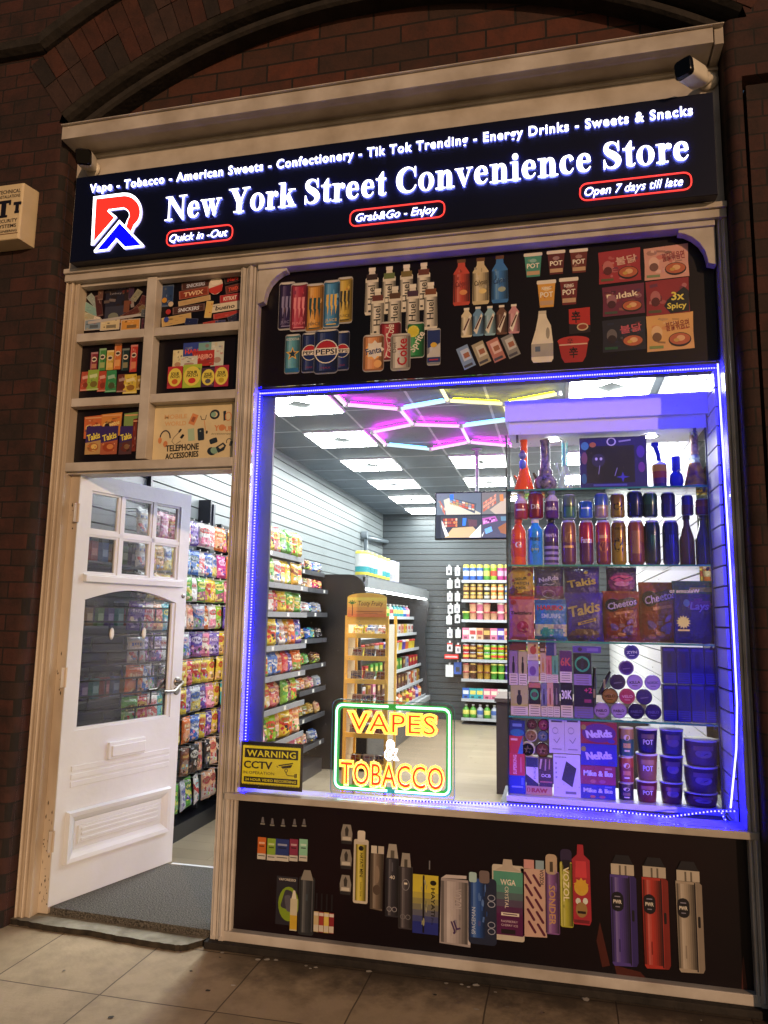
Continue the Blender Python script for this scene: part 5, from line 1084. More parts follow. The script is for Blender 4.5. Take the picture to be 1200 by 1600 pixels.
pipe('clear glass beaker pipe with a teal neck on the top cabinet shelf', 870, 896, 689, BEAK, g_cl, [('neck', g_tl, lambda b, r, h: b.lathe([(.36*r, .5*h, '#fff'), (.36*r, .95*h, '#fff')], 18)), ('bowl', g_cl, lambda b, r, h: (b.tube([(-.5*r, 0, .25*h), (-1.0*r, 0, .5*h)], .14*r, 8), b.lathe([(.05*r, .46*h, '#fff'), (.25*r, .52*h, '#fff'), (.22*r, .56*h, '#fff')], 12, -1.05*r, 0)))])
px_box('boxed_tray', 'dark blue space patterned gift box in the middle of the top cabinet shelf', 906, 1011, 683, 763, '#16145a', z, .05, YC+.01, draw=lambda c: (c.rect(-.04, .03, .72, .72, '#0b0a1e'), c.rect(-.04, .02, .66, .62, '#07071a'), c.ring(.0-.02, -.41, .07, .08, .02, '#c8c8e0'), c.ell(-.3, -.36, .05, .05, '#b06a40'), c.ell(-.42, -.34, .06, .08, '#3f88a8'), c.ell(-.43, -.1, .045, .12, '#7a4a6a'), c.ell(.42, .1, .05, .1, '#6a2a8a'), c.ell(.41, -.2, .06, .12, '#4a2a9a'), c.ell(-.44, .3, .04, .1, '#2a6a90'), c.rect(.18, -.42, .18, .03, '#9a98c0', -8), c.rect(-.05, .43, .5, .04, '#4a50a8'), c.ell(-.22, -.05, .1, .13, '#26244c'), c.ell(-.25, -.08, .02, .03, '#c8c8e8'), c.ell(-.18, -.08, .02, .03, '#c8c8e8'), c.line([(-.2, .05), (-.22, .22)], .012, '#8a88b8'), c.line([(.06, .1), (.02, .26)], .012, '#8a88b8'), c.star(.14, .28, .1, .03, 4, '#3a34b0')))
pipe('bottle shaped glass pipe fading from orange to blue with a bent neck', 1019, 1042, 692, [(.85, 0), (.9, .05), (.95, .3), (1, .5), (.95, .54), (.4, .58), (.3, .6)], plast, [('neck', g_bl, lambda b, r, h: (b.tube([(0, 0, .58*h), (-.1*r, 0, .75*h), (-.45*r, 0, .92*h)], .32*r, 12), b.lathe([(.3*r, .91*h, '#fff'), (.55*r, .94*h, '#fff'), (.5*r, 1*h, '#fff')], 14, -.5*r, 0))), ('band', plast, lambda b, r, h: b.lathe([(.9*r, .02*h, '#3a2070'), (.955*r, .1*h, '#3a2070'), (1.0*r, .22*h, '#7a2a70'), (1.03*r, .36*h, '#c84a3a'), (1.04*r, .5*h, '#f0a030')], 24, cap=False))])
pipe('short dark blue round glass pipe on the top cabinet shelf', 1045, 1068, 714, [(.4, 0), (.85, .08), (1, .26), (.85, .44), (.5, .52), (.58, .56), (.62, .97), (.55, 1)], g_bl, [('carb_ring', g_cl, lambda b, r, h: b.tube([(.35*r+.28*r*math.cos(t), -.55*r, .5*h+.28*r*math.sin(t)) for t in [2*math.pi*i/12 for i in range(12)]], .1*r, 6, closed=True))])
pipe('tall clear beaker pipe with a brown patterned neck and amber base', 1068, 1105, 667, BEAK, g_cl, [('neck_band', patt2, lambda b, r, h: b.lathe([(.36*r, .54*h, '#fff'), (.36*r, .86*h, '#fff')], 18, cap=False)), ('amber_base', mat('amber_pattern', '#b8862e', .2, col2='#6a3a4a', vscale=30), lambda b, r, h: b.lathe([(.98*r, .02*h, '#fff'), (1.01*r, .04*h, '#fff'), (.66*r, .3*h, '#fff'), (.5*r, .4*h, '#fff')], 24, cap=False)), ('ice_pinch', g_cl, lambda b, r, h: b.lathe([(.42*r, .46*h, '#fff'), (.48*r, .49*h, '#fff'), (.4*r, .52*h, '#fff')], 18, cap=False))])
# ---- second shelf: bottles below, cans stacked on them
z = SH[1]
def bot(neckcol, body, lab, labcol=None): return [(.86, 0, body), (.96, .02, body), (1, .06, body), (.93, .18, body), (1, .22, lab), (1, .56, lab), (.93, .60, body), (.98, .66, body), (.9, .76, body), (.5, .88, neckcol), (.42, .9, neckcol), (.42, .93, neckcol)]
capp = lambda col: [(.44, .915, col), (.5, .93, col), (.5, .995, col), (.44, 1, col)]
juice = mat('drink_bottle', attr=True, rough=.12, var=.05)
LG = 'drink bottles on the second cabinet shelf'
T2 = Z(835, 812, YC+.035)
cyl_thing('drink_bottle', 'bright orange sports drink bottle at the left of the second cabinet shelf', 'drink bottle', LG, 798, 822, 812, z, bot('#e05018', '#e8541c', '#d23a28'), draw=lambda c: (c.text('G', 0, .06, .8, .14, WH, bold=.06)), m=juice, capprof=capp('#c83a1a'))
cyl_thing('drink_bottle', 'bright blue drink bottle with a white cap on the second cabinet shelf', 'drink bottle', LG, 824, 848, 812, z, [(.9, 0, '#1c8ad8'), (1, .04, '#1c8ad8'), (1, .7, '#1c8ad8'), (.95, .78, '#2a98e0'), (.5, .88, '#2a98e0'), (.45, .93, '#2a98e0')], draw=lambda c: (c.text('PRIME', 0, -.06, 1.4, .08, '#16324a', bold=.05), c.ell(0, .16, .6, .1, '#2a6a80'), c.text('ICE POP', 0, .16, .9, .05, '#d8e04a')), m=juice, capprof=capp('#e6e6e6'))
cyl_thing('drink_bottle', 'purple bottle with chequered ribs on the second cabinet shelf', 'drink bottle', LG, 849, 873, 812, z, [(.9, 0, '#5a4a88'), (1, .05, '#8a7ab0'), (.94, .11, '#3a2a58'), (1, .17, '#9a8ac0'), (.94, .23, '#3a2a58'), (1, .29, '#9a8ac0'), (.94, .35, '#3a2a58'), (1, .41, '#9a8ac0'), (.96, .5, '#3a2048'), (1, .78, '#4a2a68'), (.6, .88, '#4a3a68'), (.45, .93, '#2a2040')], draw=lambda c: c.text('FANTA', 0, -.14, 1.5, .07, '#d8c8e8', bold=.04), m=juice, capprof=capp('#14101c'))
CG = 'drink cans on the second cabinet shelf'
def ctext(t, col, rot=0, w_=1.5, h_=.12, y=0): return lambda c: (c.text(t, 0, y, w_, h_, col, rot=rot, bold=.04),)
low = [(876, 900, '#8a5a3c', '#6a3a50', lambda c: (c.rect(0, .1, 1.4, .05, '#d0a060'), c.ell(0, -.1, .5, .12, '#a8784a')), 'brown and plum drink can standing fourth along the second cabinet shelf'),
       (904, 927, '#a02a3c', '#5a1c50', ctext('Fanta', '#e8d8e0', 0, 1.6, .13, -.05), 'red and purple soft drink can with white lettering standing on the second cabinet shelf'),
       (930, 954, '#a83a3c', '#7a2438', lambda c: (c.ell(0, .1, .6, .12, '#c8783a'), c.rect(0, -.12, 1.2, .07, '#d8a070')), 'dull red drink can with an orange oval standing on the second cabinet shelf'),
       (954.5, 978, '#7a5a1c', '#a08020', lambda c: c.text('C4', 0, .1, .28*2.2, .8, '#1a1410', rot=-90, bold=.05) if False else (c.text('C4', -.1, .05, 1.3, .3, '#1c1614', bold=.05), c.text('ENERGY', .1, -.3, 1.2, .06, '#1c1614')), 'dark yellow energy drink can with large C4 lettering standing upright below its twin'),
       (980, 1006, '#8a4a34', '#743040', lambda c: (c.rect(0, .0, 1.2, .5, '#9a6a4a'), c.ell(0, 0, .45, .1, '#5a2a24')), 'orange brown drink can standing on the second cabinet shelf'),
       (1006, 1031, '#1d2c3c', '#16243a', lambda c: claw(frs(c, 1.0, 1.0), .9, .8, '#2f6a5a'), 'black energy drink can with green scratch marks standing on the second cabinet shelf'),
       (1034, 1060, '#14165a', '#1a1c6e', lambda c: claw(frs(c, 1.0, 1.0), .9, .8, '#3a3a9a'), 'deep blue energy drink can with scratch marks standing on the second cabinet shelf')]
def frs(c, a_, b_): return c
for x0, x1, c1, c2, dr, lb in low: cyl_thing('drink_can', lb, 'drink can', CG, x0, x1, 813, z, canprof(c1, c2), draw=dr)
cyl_thing('drink_bottle', 'dark red wine style bottle near the right end of the second cabinet shelf', 'drink bottle', LG, 1060, 1084, 806, z, [(.95, 0, '#4a1430'), (1, .03, '#4a1430'), (1, .5, '#5a1c38'), (.8, .62, '#5a1c38'), (.45, .8, '#5a1c38'), (.38, .93, '#5a1c38')], m=juice, capprof=capp('#3a1020'))
cyl_thing('drink_bottle', 'very dark blue bottle at the right end of the second cabinet shelf', 'drink bottle', LG, 1085, 1111, 806, z, [(.95, 0, '#0e0e38'), (1, .03, '#0e0e38'), (1, .5, '#12124a'), (.8, .62, '#12124a'), (.45, .8, '#12124a'), (.38, .93, '#12124a')], m=juice, capprof=capp('#0a0a24'))
zz = {}
up = [(803, 825, 772, '#b0a4a8', 'drink_bottle', 'small clear bottle with a red label standing on the orange sports bottle', [(.9, 0, '#8a2a38'), (1, .04, '#8a2a38'), (1, .6, '#9a3440'), (.9, .7, '#c8b8bc'), (.45, .85, '#d8d0d4'), (.4, .9, '#d8d0d4')], lambda c: c.rect(0, .15, 1.3, .06, WH), '#e0d8dc'),
      (825, 849, 770, '', 'drink_can', 'maroon soft drink can stacked on the bright blue bottle', canprof('#8e1c36', '#7a1830'), ctext('DR', WH, 0, 1.2, .18, .05), None),
      (851, 873, 768, '', 'drink_bottle', 'small bottle with a purple label standing on the chequered bottle', [(.9, 0, '#4a2a5a'), (1, .04, '#4a2a5a'), (1, .62, '#5a346a'), (.9, .72, '#c8c0d0'), (.5, .85, '#d0c8d8'), (.42, .9, '#d0c8d8')], ctext('FANTA', WH, 0, 1.5, .12, .15), '#d8d4e0'),
      (878, 900, 773, '', 'drink_can', 'grey green drink can stacked fourth along the second cabinet shelf', canprof('#6a7a68', '#4a7a5a'), ctext('DOUBLE', '#2a3a30', 0, 1.6, .1, .0), None),
      (904, 926, 783, '', 'drink_can', 'short bright blue drink can stacked on the second cabinet shelf', canprof('#2a5aa8', '#3a6ab0'), lambda c: c.rect(0, -.05, 1.4, .09, '#c8d4e8', 0), None),
      (928, 950, 771, '', 'drink_can', 'blue topped beige drink can stacked on the second cabinet shelf', canprof('#4a6aa0', '#a08a78'), lambda c: c.rect(0, .1, 1.1, .07, '#d8c8b8'), None),
      (953, 976, 772, '', 'drink_can', 'dark yellow energy drink can with C4 lettering stacked on its twin', canprof('#7a5a2c', '#8a7028'), lambda c: c.text('C4', 0, .05, 1.3, .3, '#1c1614', bold=.05), None),
      (979, 1004, 768, '', 'drink_can', 'very dark navy drink can stacked on the second cabinet shelf', canprof('#15174a', '#101238'), None, None),
      (1004, 1027, 770, '', 'drink_can', 'dark green drink can stacked on the second cabinet shelf', canprof('#234a3c', '#1c3434'), None, None),
      (1032, 1055, 770, '', 'drink_can', 'purple drink can stacked on the deep blue energy can', canprof('#3a1a5a', '#341c64'), None, None),
      (1064, 1083, 774, '', 'drink_can', 'slim violet and orange drink can above the dark red bottle', canprof('#3a2478', '#5a3050'), None, None),
      (1086, 1109, 780, '', 'drink_can', 'short copper red drink can above the very dark blue bottle', canprof('#8a3a34', '#6a2440'), None, None)]
for i, (x0, x1, yt, _, n_, lb, pr, dr, cp) in enumerate(up):
    zb_ = Z(838, 812, YC+.035)+.001 if i not in (10, 11) else Z(1085, 806, YC+.035)+.001
    cyl_thing(n_, lb, 'drink can' if n_ == 'drink_can' else 'drink bottle', CG if n_ == 'drink_can' else LG, x0, x1, yt, zb_, pr, draw=dr, m=None if n_ == 'drink_can' else juice, capprof=capp(cp) if cp else None)
# ---- third shelf: sweet and crisp bags
z = SH[2]
def pillow(bb, wd, ht, d, paint, nu=14, nv=16, top=.05, seed=0):
    """a sealed bag standing on its lower edge; paint(u, v) colours the front, u and v from 0 to 1"""
    r = random.Random(seed)
    def bul(u, v):
        e = max(0, (1-abs(2*u-1)**2.6))**.6; g = max(0, min(1, (1-v-top)/.16))*max(0, min(1, (v-.02)/.1)); return d*e*min(1, g)**.6
    J = [[(r.uniform(-1, 1)*.0022, r.uniform(-1, 1)*.0022) for _ in range(nu+1)] for _ in range(nv+1)]
    ph = [r.uniform(0, 6.28) for _ in range(4)]; cr = wd*.018
    def pos(u, v, h=0):
        x = (u-.5)*wd*(1-.05*math.sin(v*math.pi)); cz = cr*(math.sin(9*u+5*v+ph[0])+.7*math.sin(17*u-8*v+ph[1])+.5*math.sin(14*v+6*u+ph[2]))*(.35+.65*abs(2*u-1))
        return (x, -bul(u, v)*.62-h-.001-max(cz, -.002)*.5, v*ht)
    F_ = [[(lambda p, j: (p[0], p[1]-j[1]*(1 if 0 < a_ < nu else 0), p[2]))(pos(a_/nu, q/nv), J[q][a_]) for a_ in range(nu+1)] for q in range(nv+1)]
    B_ = [[((a_/nu-.5)*wd*(1-.03*math.sin(q/nv*math.pi)), bul(a_/nu, q/nv)*.38+.001, q/nv*ht) for a_ in range(nu, -1, -1)] for q in range(nv+1)]
    bb.grid(F_, lambda i, j: paint((j+.5)/nu, (i+.5)/nv), True)
    bb.grid(B_, lambda i, j: paint(.5, (i+.5)/nv), True)
    for R_ in (F_, B_): pass
    bb.face(F_[0]+B_[0], paint(.5, 0)); bb.face(F_[-1]+B_[-1], paint(.5, 1))
    return lambda u, v, h: pos(u, v, h)
def bag(label, x0, x1, y0, y1, paint, draw=None, y=None, zb=None, d=.05, top=.05, rz=0, cat='snack bag', group='snack and sweet bags on the third cabinet shelf', name='snack_bag', mirror=False):
    yy = y or YC+.02; cyp = (y0+y1)/2; a0, a1 = X(x0, cyp, yy), X(x1, cyp, yy); zt = Z((x0+x1)/2, y0, yy); zb_ = z if zb is None else zb
    b = MB(); wf = pillow(b, a1-a0, zt-zb_, d, paint, 24, 28, seed=int(x0*7+y0))
    if draw: c = Cv(b, lambda u, v, h: wf(u, v, h+.0075), step=.0001); c.frame(0, 1, 1, 1); draw(c)
    o = b.build(name, pack, loc=((a0+a1)/2, yy, zb_+.0006), rot=(0, 0, rz)); nm(o, label, cat, group); return o
def vband(*stops):                                             # (v upto, colour) from the bottom
    def f(u, v):
        for s_, c_ in stops:
            if v <= s_: return c_
        return stops[-1][1]
    return f
def blob(base, *bl):
    def f(u, v):
        col = base(u, v) if callable(base) else base
        for cu_, cv_, ru, rv, c_ in bl:
            if ((u-cu_)/ru)**2+((v-cv_)/rv)**2 < 1: col = c_
        return col
    return f
zl = Z(815, 934, YC+.05)
bag('red and yellow sour gummy bag at the top left of the third cabinet shelf', 794, 834, 887, 938, blob('#b03024', (.5, .55, .6, .42, '#d8b030'), (.2, .2, .2, .12, '#7a3020'), (.8, .1, .3, .12, '#8a4a28')), lambda c: (c.text('SOUR', .52, .38, .5, .09, '#203018', rot=-5, bold=.05), c.text('PATCH', .54, .53, .6, .09, '#3a3018', bold=.05), c.text('KIDS', .52, .68, .4, .08, '#203018', bold=.05), c.ell(.2, .45, .06, .05, '#a84020'), c.ell(.2, .65, .06, .05, '#a06020'), c.ell(.85, .25, .07, .06, '#8a3020')), y=YC+.06, zb=zl)
bag('pink sweet bag below the sour gummy bag on the third cabinet shelf', 795, 835, 932, 998, vband((.06, '#c06a7a'), (.94, '#c4707e'), (1, '#d03434')), lambda c: (c.ell(.18, .14, .12, .06, '#b02030'), c.text('Twizzlers', .5, .38, .86, .075, '#2a2028', bold=.03, shear=.2), c.ell(.55, .7, .24, .13, '#b03060'), c.ell(.5, .66, .1, .06, '#d06a8a'), c.ell(.64, .78, .1, .06, '#8a1c48')), d=.03)
zl2 = Z(858, 936, YC+.05)
bag('dark blue and purple candy cluster bag on the third cabinet shelf', 834, 881, 886, 940, vband((.12, '#7a2a6a'), (.38, '#7c2c74'), (.9, '#1c1c5c'), (1, '#181850')), lambda c: (c.text('NeRds', .5, .38, .68, .14, '#c9c4e0', rot=-8, bold=.06), c.line([(.3, .58), (.42, .54), (.55, .58), (.7, .53)], .025, '#a8a4c8'), c.ring(.5, .85, .22, .12, .02, '#b080b8'), c.ell(.5, .87, .12, .07, '#5a1c4a')), y=YC+.06, zb=zl2)
bag('bright blue gummy sweet bag with red lettering on the third cabinet shelf', 835, 887, 937, 999, blob(vband((.1, '#1c7a90'), (.4, '#d8d8b8'), (.9, '#1c86d0'), (1, '#1660a8')), (.32, .2, .16, .12, '#2aa088'), (.7, .2, .2, .14, '#3a8ab0'), (.72, .34, .14, .07, '#9a98b0'), (.5, .22, .1, .08, '#30b0a0')), lambda c: (c.text('HARIBO', .48, .2, .8, .12, '#c8242c', bold=.07), c.text('SMURFS', .5, .4, .6, .11, '#bfe0f0', bold=.05)), d=.04)
takis = lambda u, v: '#3a2478' if (u+v) < 1.4 else '#44289a'
zl3 = Z(910, 934, YC+.05)
for n_, (lb, q) in enumerate((('upper purple corn crisp bag with gold lettering on the third cabinet shelf', (881, 937, 887, 945)), ('lower purple corn crisp bag with gold lettering on the third cabinet shelf', (883, 943, 926, 1000)))):
    bag(lb, *q, blob(takis, (.5, .14, .4, .12, '#6a5038'), (.3, .04, .3, .08, '#4a3a2a')) if n_ else takis, lambda c: (c.text('Takis', .5, .34 if n_ else .55, .86, .22, '#cdb65c', rot=-10, bold=.06, shear=.05), c.rect(.58, .6, .5, .06, '#c0a038', -12), c.rect(.58, .6, .36, .02, '#3a2478', -12)) if n_ else (c.text('Takis', .5, .5, .84, .24, '#cdb65c', rot=-10, bold=.06), c.poly([(.56, .2), (.62, .12), (.7, .16), (.66, .24)], '#cdb65c')), y=YC+(.02 if n_ else .06), zb=z if n_ else zl3, rz=-.05)
zl4 = Z(970, 926, YC+.05)
bag('small purple and pink popping candy bag above the cheese puffs', 947, 995, 887, 930, blob('#3a2058', (.5, .4, .45, .4, '#8a2a7a')), lambda c: (c.ell(.5, .45, .38, .14, '#e0508a'), c.ell(.5, .66, .26, .1, '#e88ab0'), c.line([(.2, .5), (.4, .4), (.6, .48), (.8, .4)], .04, '#5a1a5a')), y=YC+.06, zb=zl4, d=.03)
cheet = lambda u, v: '#9a4424' if v > .45 else '#8a2c20'
for lb, q, yy in (('orange cheese puff bag in front in the middle of the third cabinet shelf', (941, 1000, 924, 1002), YC+.02), ('second orange cheese puff bag partly behind the blue crisp bag', (998, 1060, 910, 1002), YC+.045)):
    bag(lb, *q, blob(cheet, (.3, .25, .08, .05, '#7a4a6a'), (.7, .2, .1, .05, '#6a4a80'), (.5, .32, .1, .03, '#8a5a60')), lambda c: (c.ell(.26, .28, .2, .13, '#17101c'), c.ell(.5, .25, .4, .09, '#17101c', rot=-9), c.ell(.74, .22, .2, .1, '#17101c'), c.text('Cheetos', .52, .25, .80, .13, '#cdbcc8', rot=-9, bold=.04), c.ell(.3, .7, .12, .05, '#7a5a88', rot=20), c.ell(.66, .74, .16, .05, '#6a4a80', rot=-20), c.ell(.5, .86, .12, .04, '#c07848', rot=10), c.ell(.3, .9, .1, .04, '#b86a3c'), c.ell(.72, .6, .1, .04, '#8a5a90', rot=-30), c.rect(.58, .42, .5, .05, '#d88a4a', -6)), y=yy)
bag('blue and green crisp bag behind the welcome sticker on the third cabinet shelf', 1051, 1116, 908, 1003, blob(lambda u, v: '#14206a' if v < .8 else ('#1c7a5a' if v < .93 else '#2a8a50'), (.6, .62, .35, .08, '#8a2a8a'), (.7, .86, .3, .04, '#d8d860')), lambda c: (c.text('Lays', .62, .4, .5, .12, '#c8a0d8', bold=.05, shear=.2), c.ell(.3, .36, .08, .06, '#8ac0b0')))
# ---- fourth shelf: small boxes, round tins and pens
z = SH[3]
wl = '#cfc0c0'
def vbox(top, pic=None, txt=None, tc=WH, lab=wl, frac=.34):
    def f(c):
        c.rect(0, .5-frac/2, .98, frac, lab)
        for k in range(4): c.rect(0, .5-frac*.85+frac*.22*k, .7, frac*.06, '#6a5c64')
        c.rect(0, -frac/2+.0, .98, 1-frac-.02, top)
        if pic: c.rr(0, -.02, .3, .36, .12, pic); c.rect(0, -.27, .16, .14, pic)
        if txt: c.text(txt, 0, -.16, .86, .26, tc, bold=.05)
    return f
g4 = 'small boxes on the fourth cabinet shelf'
zb2 = Z(811, 1071)+.001
px_box('vape_box', 'wide olive and cream vape box at the lower left of the fourth cabinet shelf', 798, 825, 1071, 1116, '#8a8a58', z, draw=vbox('#a8a070', '#2a2a34', None, WH, wl, .3), group=g4)
px_box('vape_box', 'narrow purple fade vape box with a bottle picture, upper left of the fourth shelf', 795.6, 809, 1017, 1071, '#7a6a98', zb2, draw=vbox('#8a7098', '#22202e'), group=g4)
px_box('vape_box', 'narrow cream and green vape box with a bottle picture beside the purple fade one', 810, 823.5, 1018, 1071, '#a89a7a', zb2, draw=vbox('#b0a080', '#1c1c20'), group=g4)
px_box('carton', 'flat brown carton lying on the two narrow vape boxes', 796, 822, 1002, 1016, '#6a3434', Z(811, 1016.5), d=.05, group=g4)
zb3 = Z(834, 1066)+.001
px_box('vape_box', 'dark vape box with a green ring, second in the bottom row of the fourth shelf', 826, 844.5, 1067, 1116, '#b07a74', z, draw=lambda c: (vbox('#241c2c', None)(c), c.ring(0, -.14, .36, .17, .09, '#3fa070'), c.ell(0, -.14, .18, .09, '#5a4a50'), c.rect(0, -.42, .98, .14, '#b06a6a')), group=g4)
px_box('vape_box', 'lilac fruit vape box in the middle of the second column of the fourth shelf', 825, 841.5, 1032.5, 1066, '#8a78b0', zb3, draw=lambda c: (vbox('#9a8ac0', None, frac=.26)(c), c.ell(-.05, -.02, .32, .22, '#6a4a9a')), group=g4)
px_box('vape_box', 'peach fruit vape box on top of the second column of the fourth shelf', 824, 840.5, 999, 1032, '#b89a70', Z(833, 1032.3)+.001, draw=lambda c: (vbox('#c8a878', None, frac=.3)(c), c.ell(.05, .02, .3, .2, '#a84a40'), c.ell(.22, -.2, .12, .06, '#6a2a34')), group=g4)
for x0, x1, y0, y1, zb_, col, pic, lb in ((845.5, 854.5, 1068, 1116, z, '#6a6a90', '#20204a', 'slim grey blue vape box in the bottom row of the fourth shelf'), (855, 864.5, 1067, 1116, z, '#c09080', '#8a4a3a', 'slim salmon vape box in the bottom row of the fourth shelf'), (865, 874.5, 1067, 1117, z, '#3a3040', '#7a6a70', 'slim dark vape box in the bottom row of the fourth shelf'),
      (844, 853, 1020, 1067, None, '#b89a8a', '#b07a30', 'slim cream vape box with an amber picture in the upper row of the fourth shelf'), (853.5, 862, 1025, 1067, None, '#b86a70', '#8a3a44', 'slim rose vape box in the upper row of the fourth shelf'), (862.5, 872, 1025, 1067, None, '#5a9a80', '#2a6a58', 'slim mint green vape box in the upper row of the fourth shelf')):
    px_box('vape_box', lb, x0, x1, y0, y1, col, zb_ if zb_ else Z(859, 1067)+.001, draw=vbox(col, pic, frac=.3), group=g4)
px_box('vape_box', 'dark brown box on top of the slim cream vape box', 843, 852, 999, 1019.5, '#4a2a30', Z(848, 1019.8)+.001, group=g4, draw=lambda c: c.rect(0, .3, .7, .2, '#a89490'))
px_box('vape_box', 'plain navy box on top of the slim rose and mint boxes', 853, 869, 999, 1024.5, '#26306e', Z(861, 1024.8)+.001, group=g4, draw=lambda c: c.rect(.4, 0, .2, .98, '#8a86a0'))
px_box('vape_box', 'near black vape box reading 30K in the bottom row of the fourth shelf', 876, 895, 1067, 1118, '#191530', z, draw=vbox('#17132c', None, '30K', '#d8d0e0'), group=g4)
px_box('vape_box', 'purple and red vape box reading 6K standing on the 30K box', 874.5, 893.5, 1017, 1067, '#5a2468', Z(885, 1067)+.001, draw=vbox('#4e1f60', None, '6K', '#b84a5a'), group=g4)
px_box('vape_box', 'large dark vape box with pink lettering in the bottom row of the fourth shelf', 897, 927, 1071, 1120, '#1c1636', z, draw=lambda c: (vbox('#181232', None, lab='#6a5aa0')(c), c.text('+2', .25, -.35, .4, .16, '#c0306a', bold=.05), c.rect(.22, -.02, .36, .1, '#8a2a5a')), group=g4)
px_box('vape_box', 'large black vape box with a green circle standing on the pink lettered one', 896, 924, 1021, 1071, '#15122c', Z(911, 1071)+.001, draw=lambda c: (vbox('#121028', None, lab='#8a76b0')(c), c.ring(0, -.16, .42, .25, .08, '#2f9a74'), c.rr(0, -.16, .16, .4, .05, '#26223c')), group=g4)
px_box('carton', 'flat violet carton lying across the top of the green circle box', 895, 939, 1010, 1020, '#54439a', Z(917, 1020.6)+.001, d=.05, group=g4, draw=lambda c: (c.ell(-.25, 0, .08, .3, '#2a2050'), c.rect(.2, 0, .4, .5, '#7a68b8')))
def pen(label, p0, p1, r, col):
    a_, e_ = at(*p0, YC+.03), at(*p1, YC+.03); t = thing('vape_pen', label, 'vape pen', a_, 0, 'dark vape pens on the fourth cabinet shelf'); d = (e_-a_)
    b = MB(); b.tube([(0, 0, 0), tuple(d*.12), tuple(d*.82)], r, 12, col); b.build('body', plast, t); b = MB(); b.tube([tuple(d*.82), tuple(d)], r*.72, 10, '#0c0c10'); b.build('mouthpiece', plast, t)
    b = MB(); q = d*.45; b.box(q.x-r*.5, q.x+r*.5, -r-.001, -r+.002, q.z-.02, q.z+.02, '#8a8060'); b.build('button', plast, t)
pen('upright dark vape pen beside the round tins', (928, 1116), (929, 1043), .010, '#1e2a30')
pen('leaning dark vape pen beside the round tins', (937, 1084), (953, 1049), .009, '#24222c')
for i, (px, py, r_, rim, face, txt, tc, lb) in enumerate(((987, 1019, 12, '#8a80c8', '#2a2a90', 'ZYN', '#c8c8f0', 'round blue and lilac tin at the top of the tin pyramid'), (978.6, 1043.5, 12, '#9a80c0', '#3c1c70', '', WH, 'round deep purple tin second from the top of the pyramid'),
      (965, 1065.5, 12.6, '#4a4260', '#352c4c', '', '#7a7290', 'round charcoal purple tin at the left of the third tin row'), (992, 1066, 12.6, '#9a82cc', '#a890d4', 'KILLA', '#1c1830', 'round lilac tin reading KILLA'), (1020, 1066.6, 12.6, '#8a78c4', '#a08cd0', 'NORDIC', '#4a4a8a', 'round lilac tin with blue lettering at the right of the third tin row'),
      (953, 1087.5, 13, '#241c1c', '#9a7440', 'VELO', '#2a1c14', 'round gold tin with a black rim reading VELO'), (980, 1088, 12.6, '#c05070', '#b0385c', 'VELO', '#e0a0b0', 'round rose red tin reading VELO'), (1006.6, 1089, 12.8, '#2a1a70', '#2a1468', '', WH, 'round plain indigo tin at the right of the fourth tin row'),
      (940, 1110, 12.6, '#8a70b8', '#a88ac8', 'PABLO', '#2a1430', 'round mauve tin reading PABLO at the far left of the bottom row'), (967, 1110.5, 12.6, '#8a70b8', '#a890cc', 'PABLO', '#2a1430', 'round mauve tin reading PABLO second in the bottom row'), (994, 1111.6, 12.8, '#2a2258', '#231c50', 'PABLO', '#5a5290', 'round dark navy tin third in the bottom row of tins'), (1021, 1112.6, 12.8, '#2c2470', '#2a2068', 'PABLO', '#5a50a0', 'round indigo tin at the right end of the bottom row of tins'))):
    o = at(px, py, YC+.02); rr_ = X(px+r_, py, YC+.02)-o.x
    b = MB(); b.lathe([(rr_*.9, 0, rim), (rr_, .004, rim), (rr_, .018, rim), (rr_*.93, .022, rim)], 30)
    b.xform(lambda v: Vector((v.x, -v.z+.02, v.y)))
    c = Cv(b, lambda u, v, h: (u, -.0025-h, v)); c.ell(0, 0, rr_*.88, rr_*.88, face, 30); c.ring(0, 0, rr_*.8, rr_*.8, rr_*.05, mixc(face, rim, .6))
    if txt: c.text(txt, 0, 0, rr_*1.35, rr_*.36, tc, bold=.05, rot=-4); c.rect(0, rr_*.45, rr_*.7, rr_*.08, tc)
    else: c.rect(0, rr_*.1, rr_*1.0, rr_*.12, mixc(face, '#ffffff', .3), -8)
    nm(b.build('round_tin', tin, loc=o), lb, 'round tin', 'round tins stacked in a pyramid')
DB = ['#1a1450', '#1c1660', '#22186a', '#1e1a64']
for r_ in range(2):
    for k in range(4):
        x0 = 1035.5+22*k+r_*1.0; y0 = 1011+r_*59+k*.6
        px_box('vape_box', '%s of four indigo vape boxes, %s row, right of the fourth shelf' % (ORD[k], ('upper', 'lower')[r_]), x0, x0+21, y0, y0+56, DB[k], z if r_ else Z(1075, 1070)+.001, draw=lambda c, k=k, r_=r_: (c.rect(0, .34, .92, .28, '#2c2490'), c.rr(0, -.12, .34, .4, .1, ('#120e3a', '#3c1a4c', '#141050', '#301c58')[(k+r_) % 4]), c.rect(0, -.42, .8, .07, '#3a2c90'), [c.rect(0, .25+.06*q, .7, .015, '#15104a') for q in range(4)]), group='indigo vape boxes on the fourth cabinet shelf', y=YC+.01)
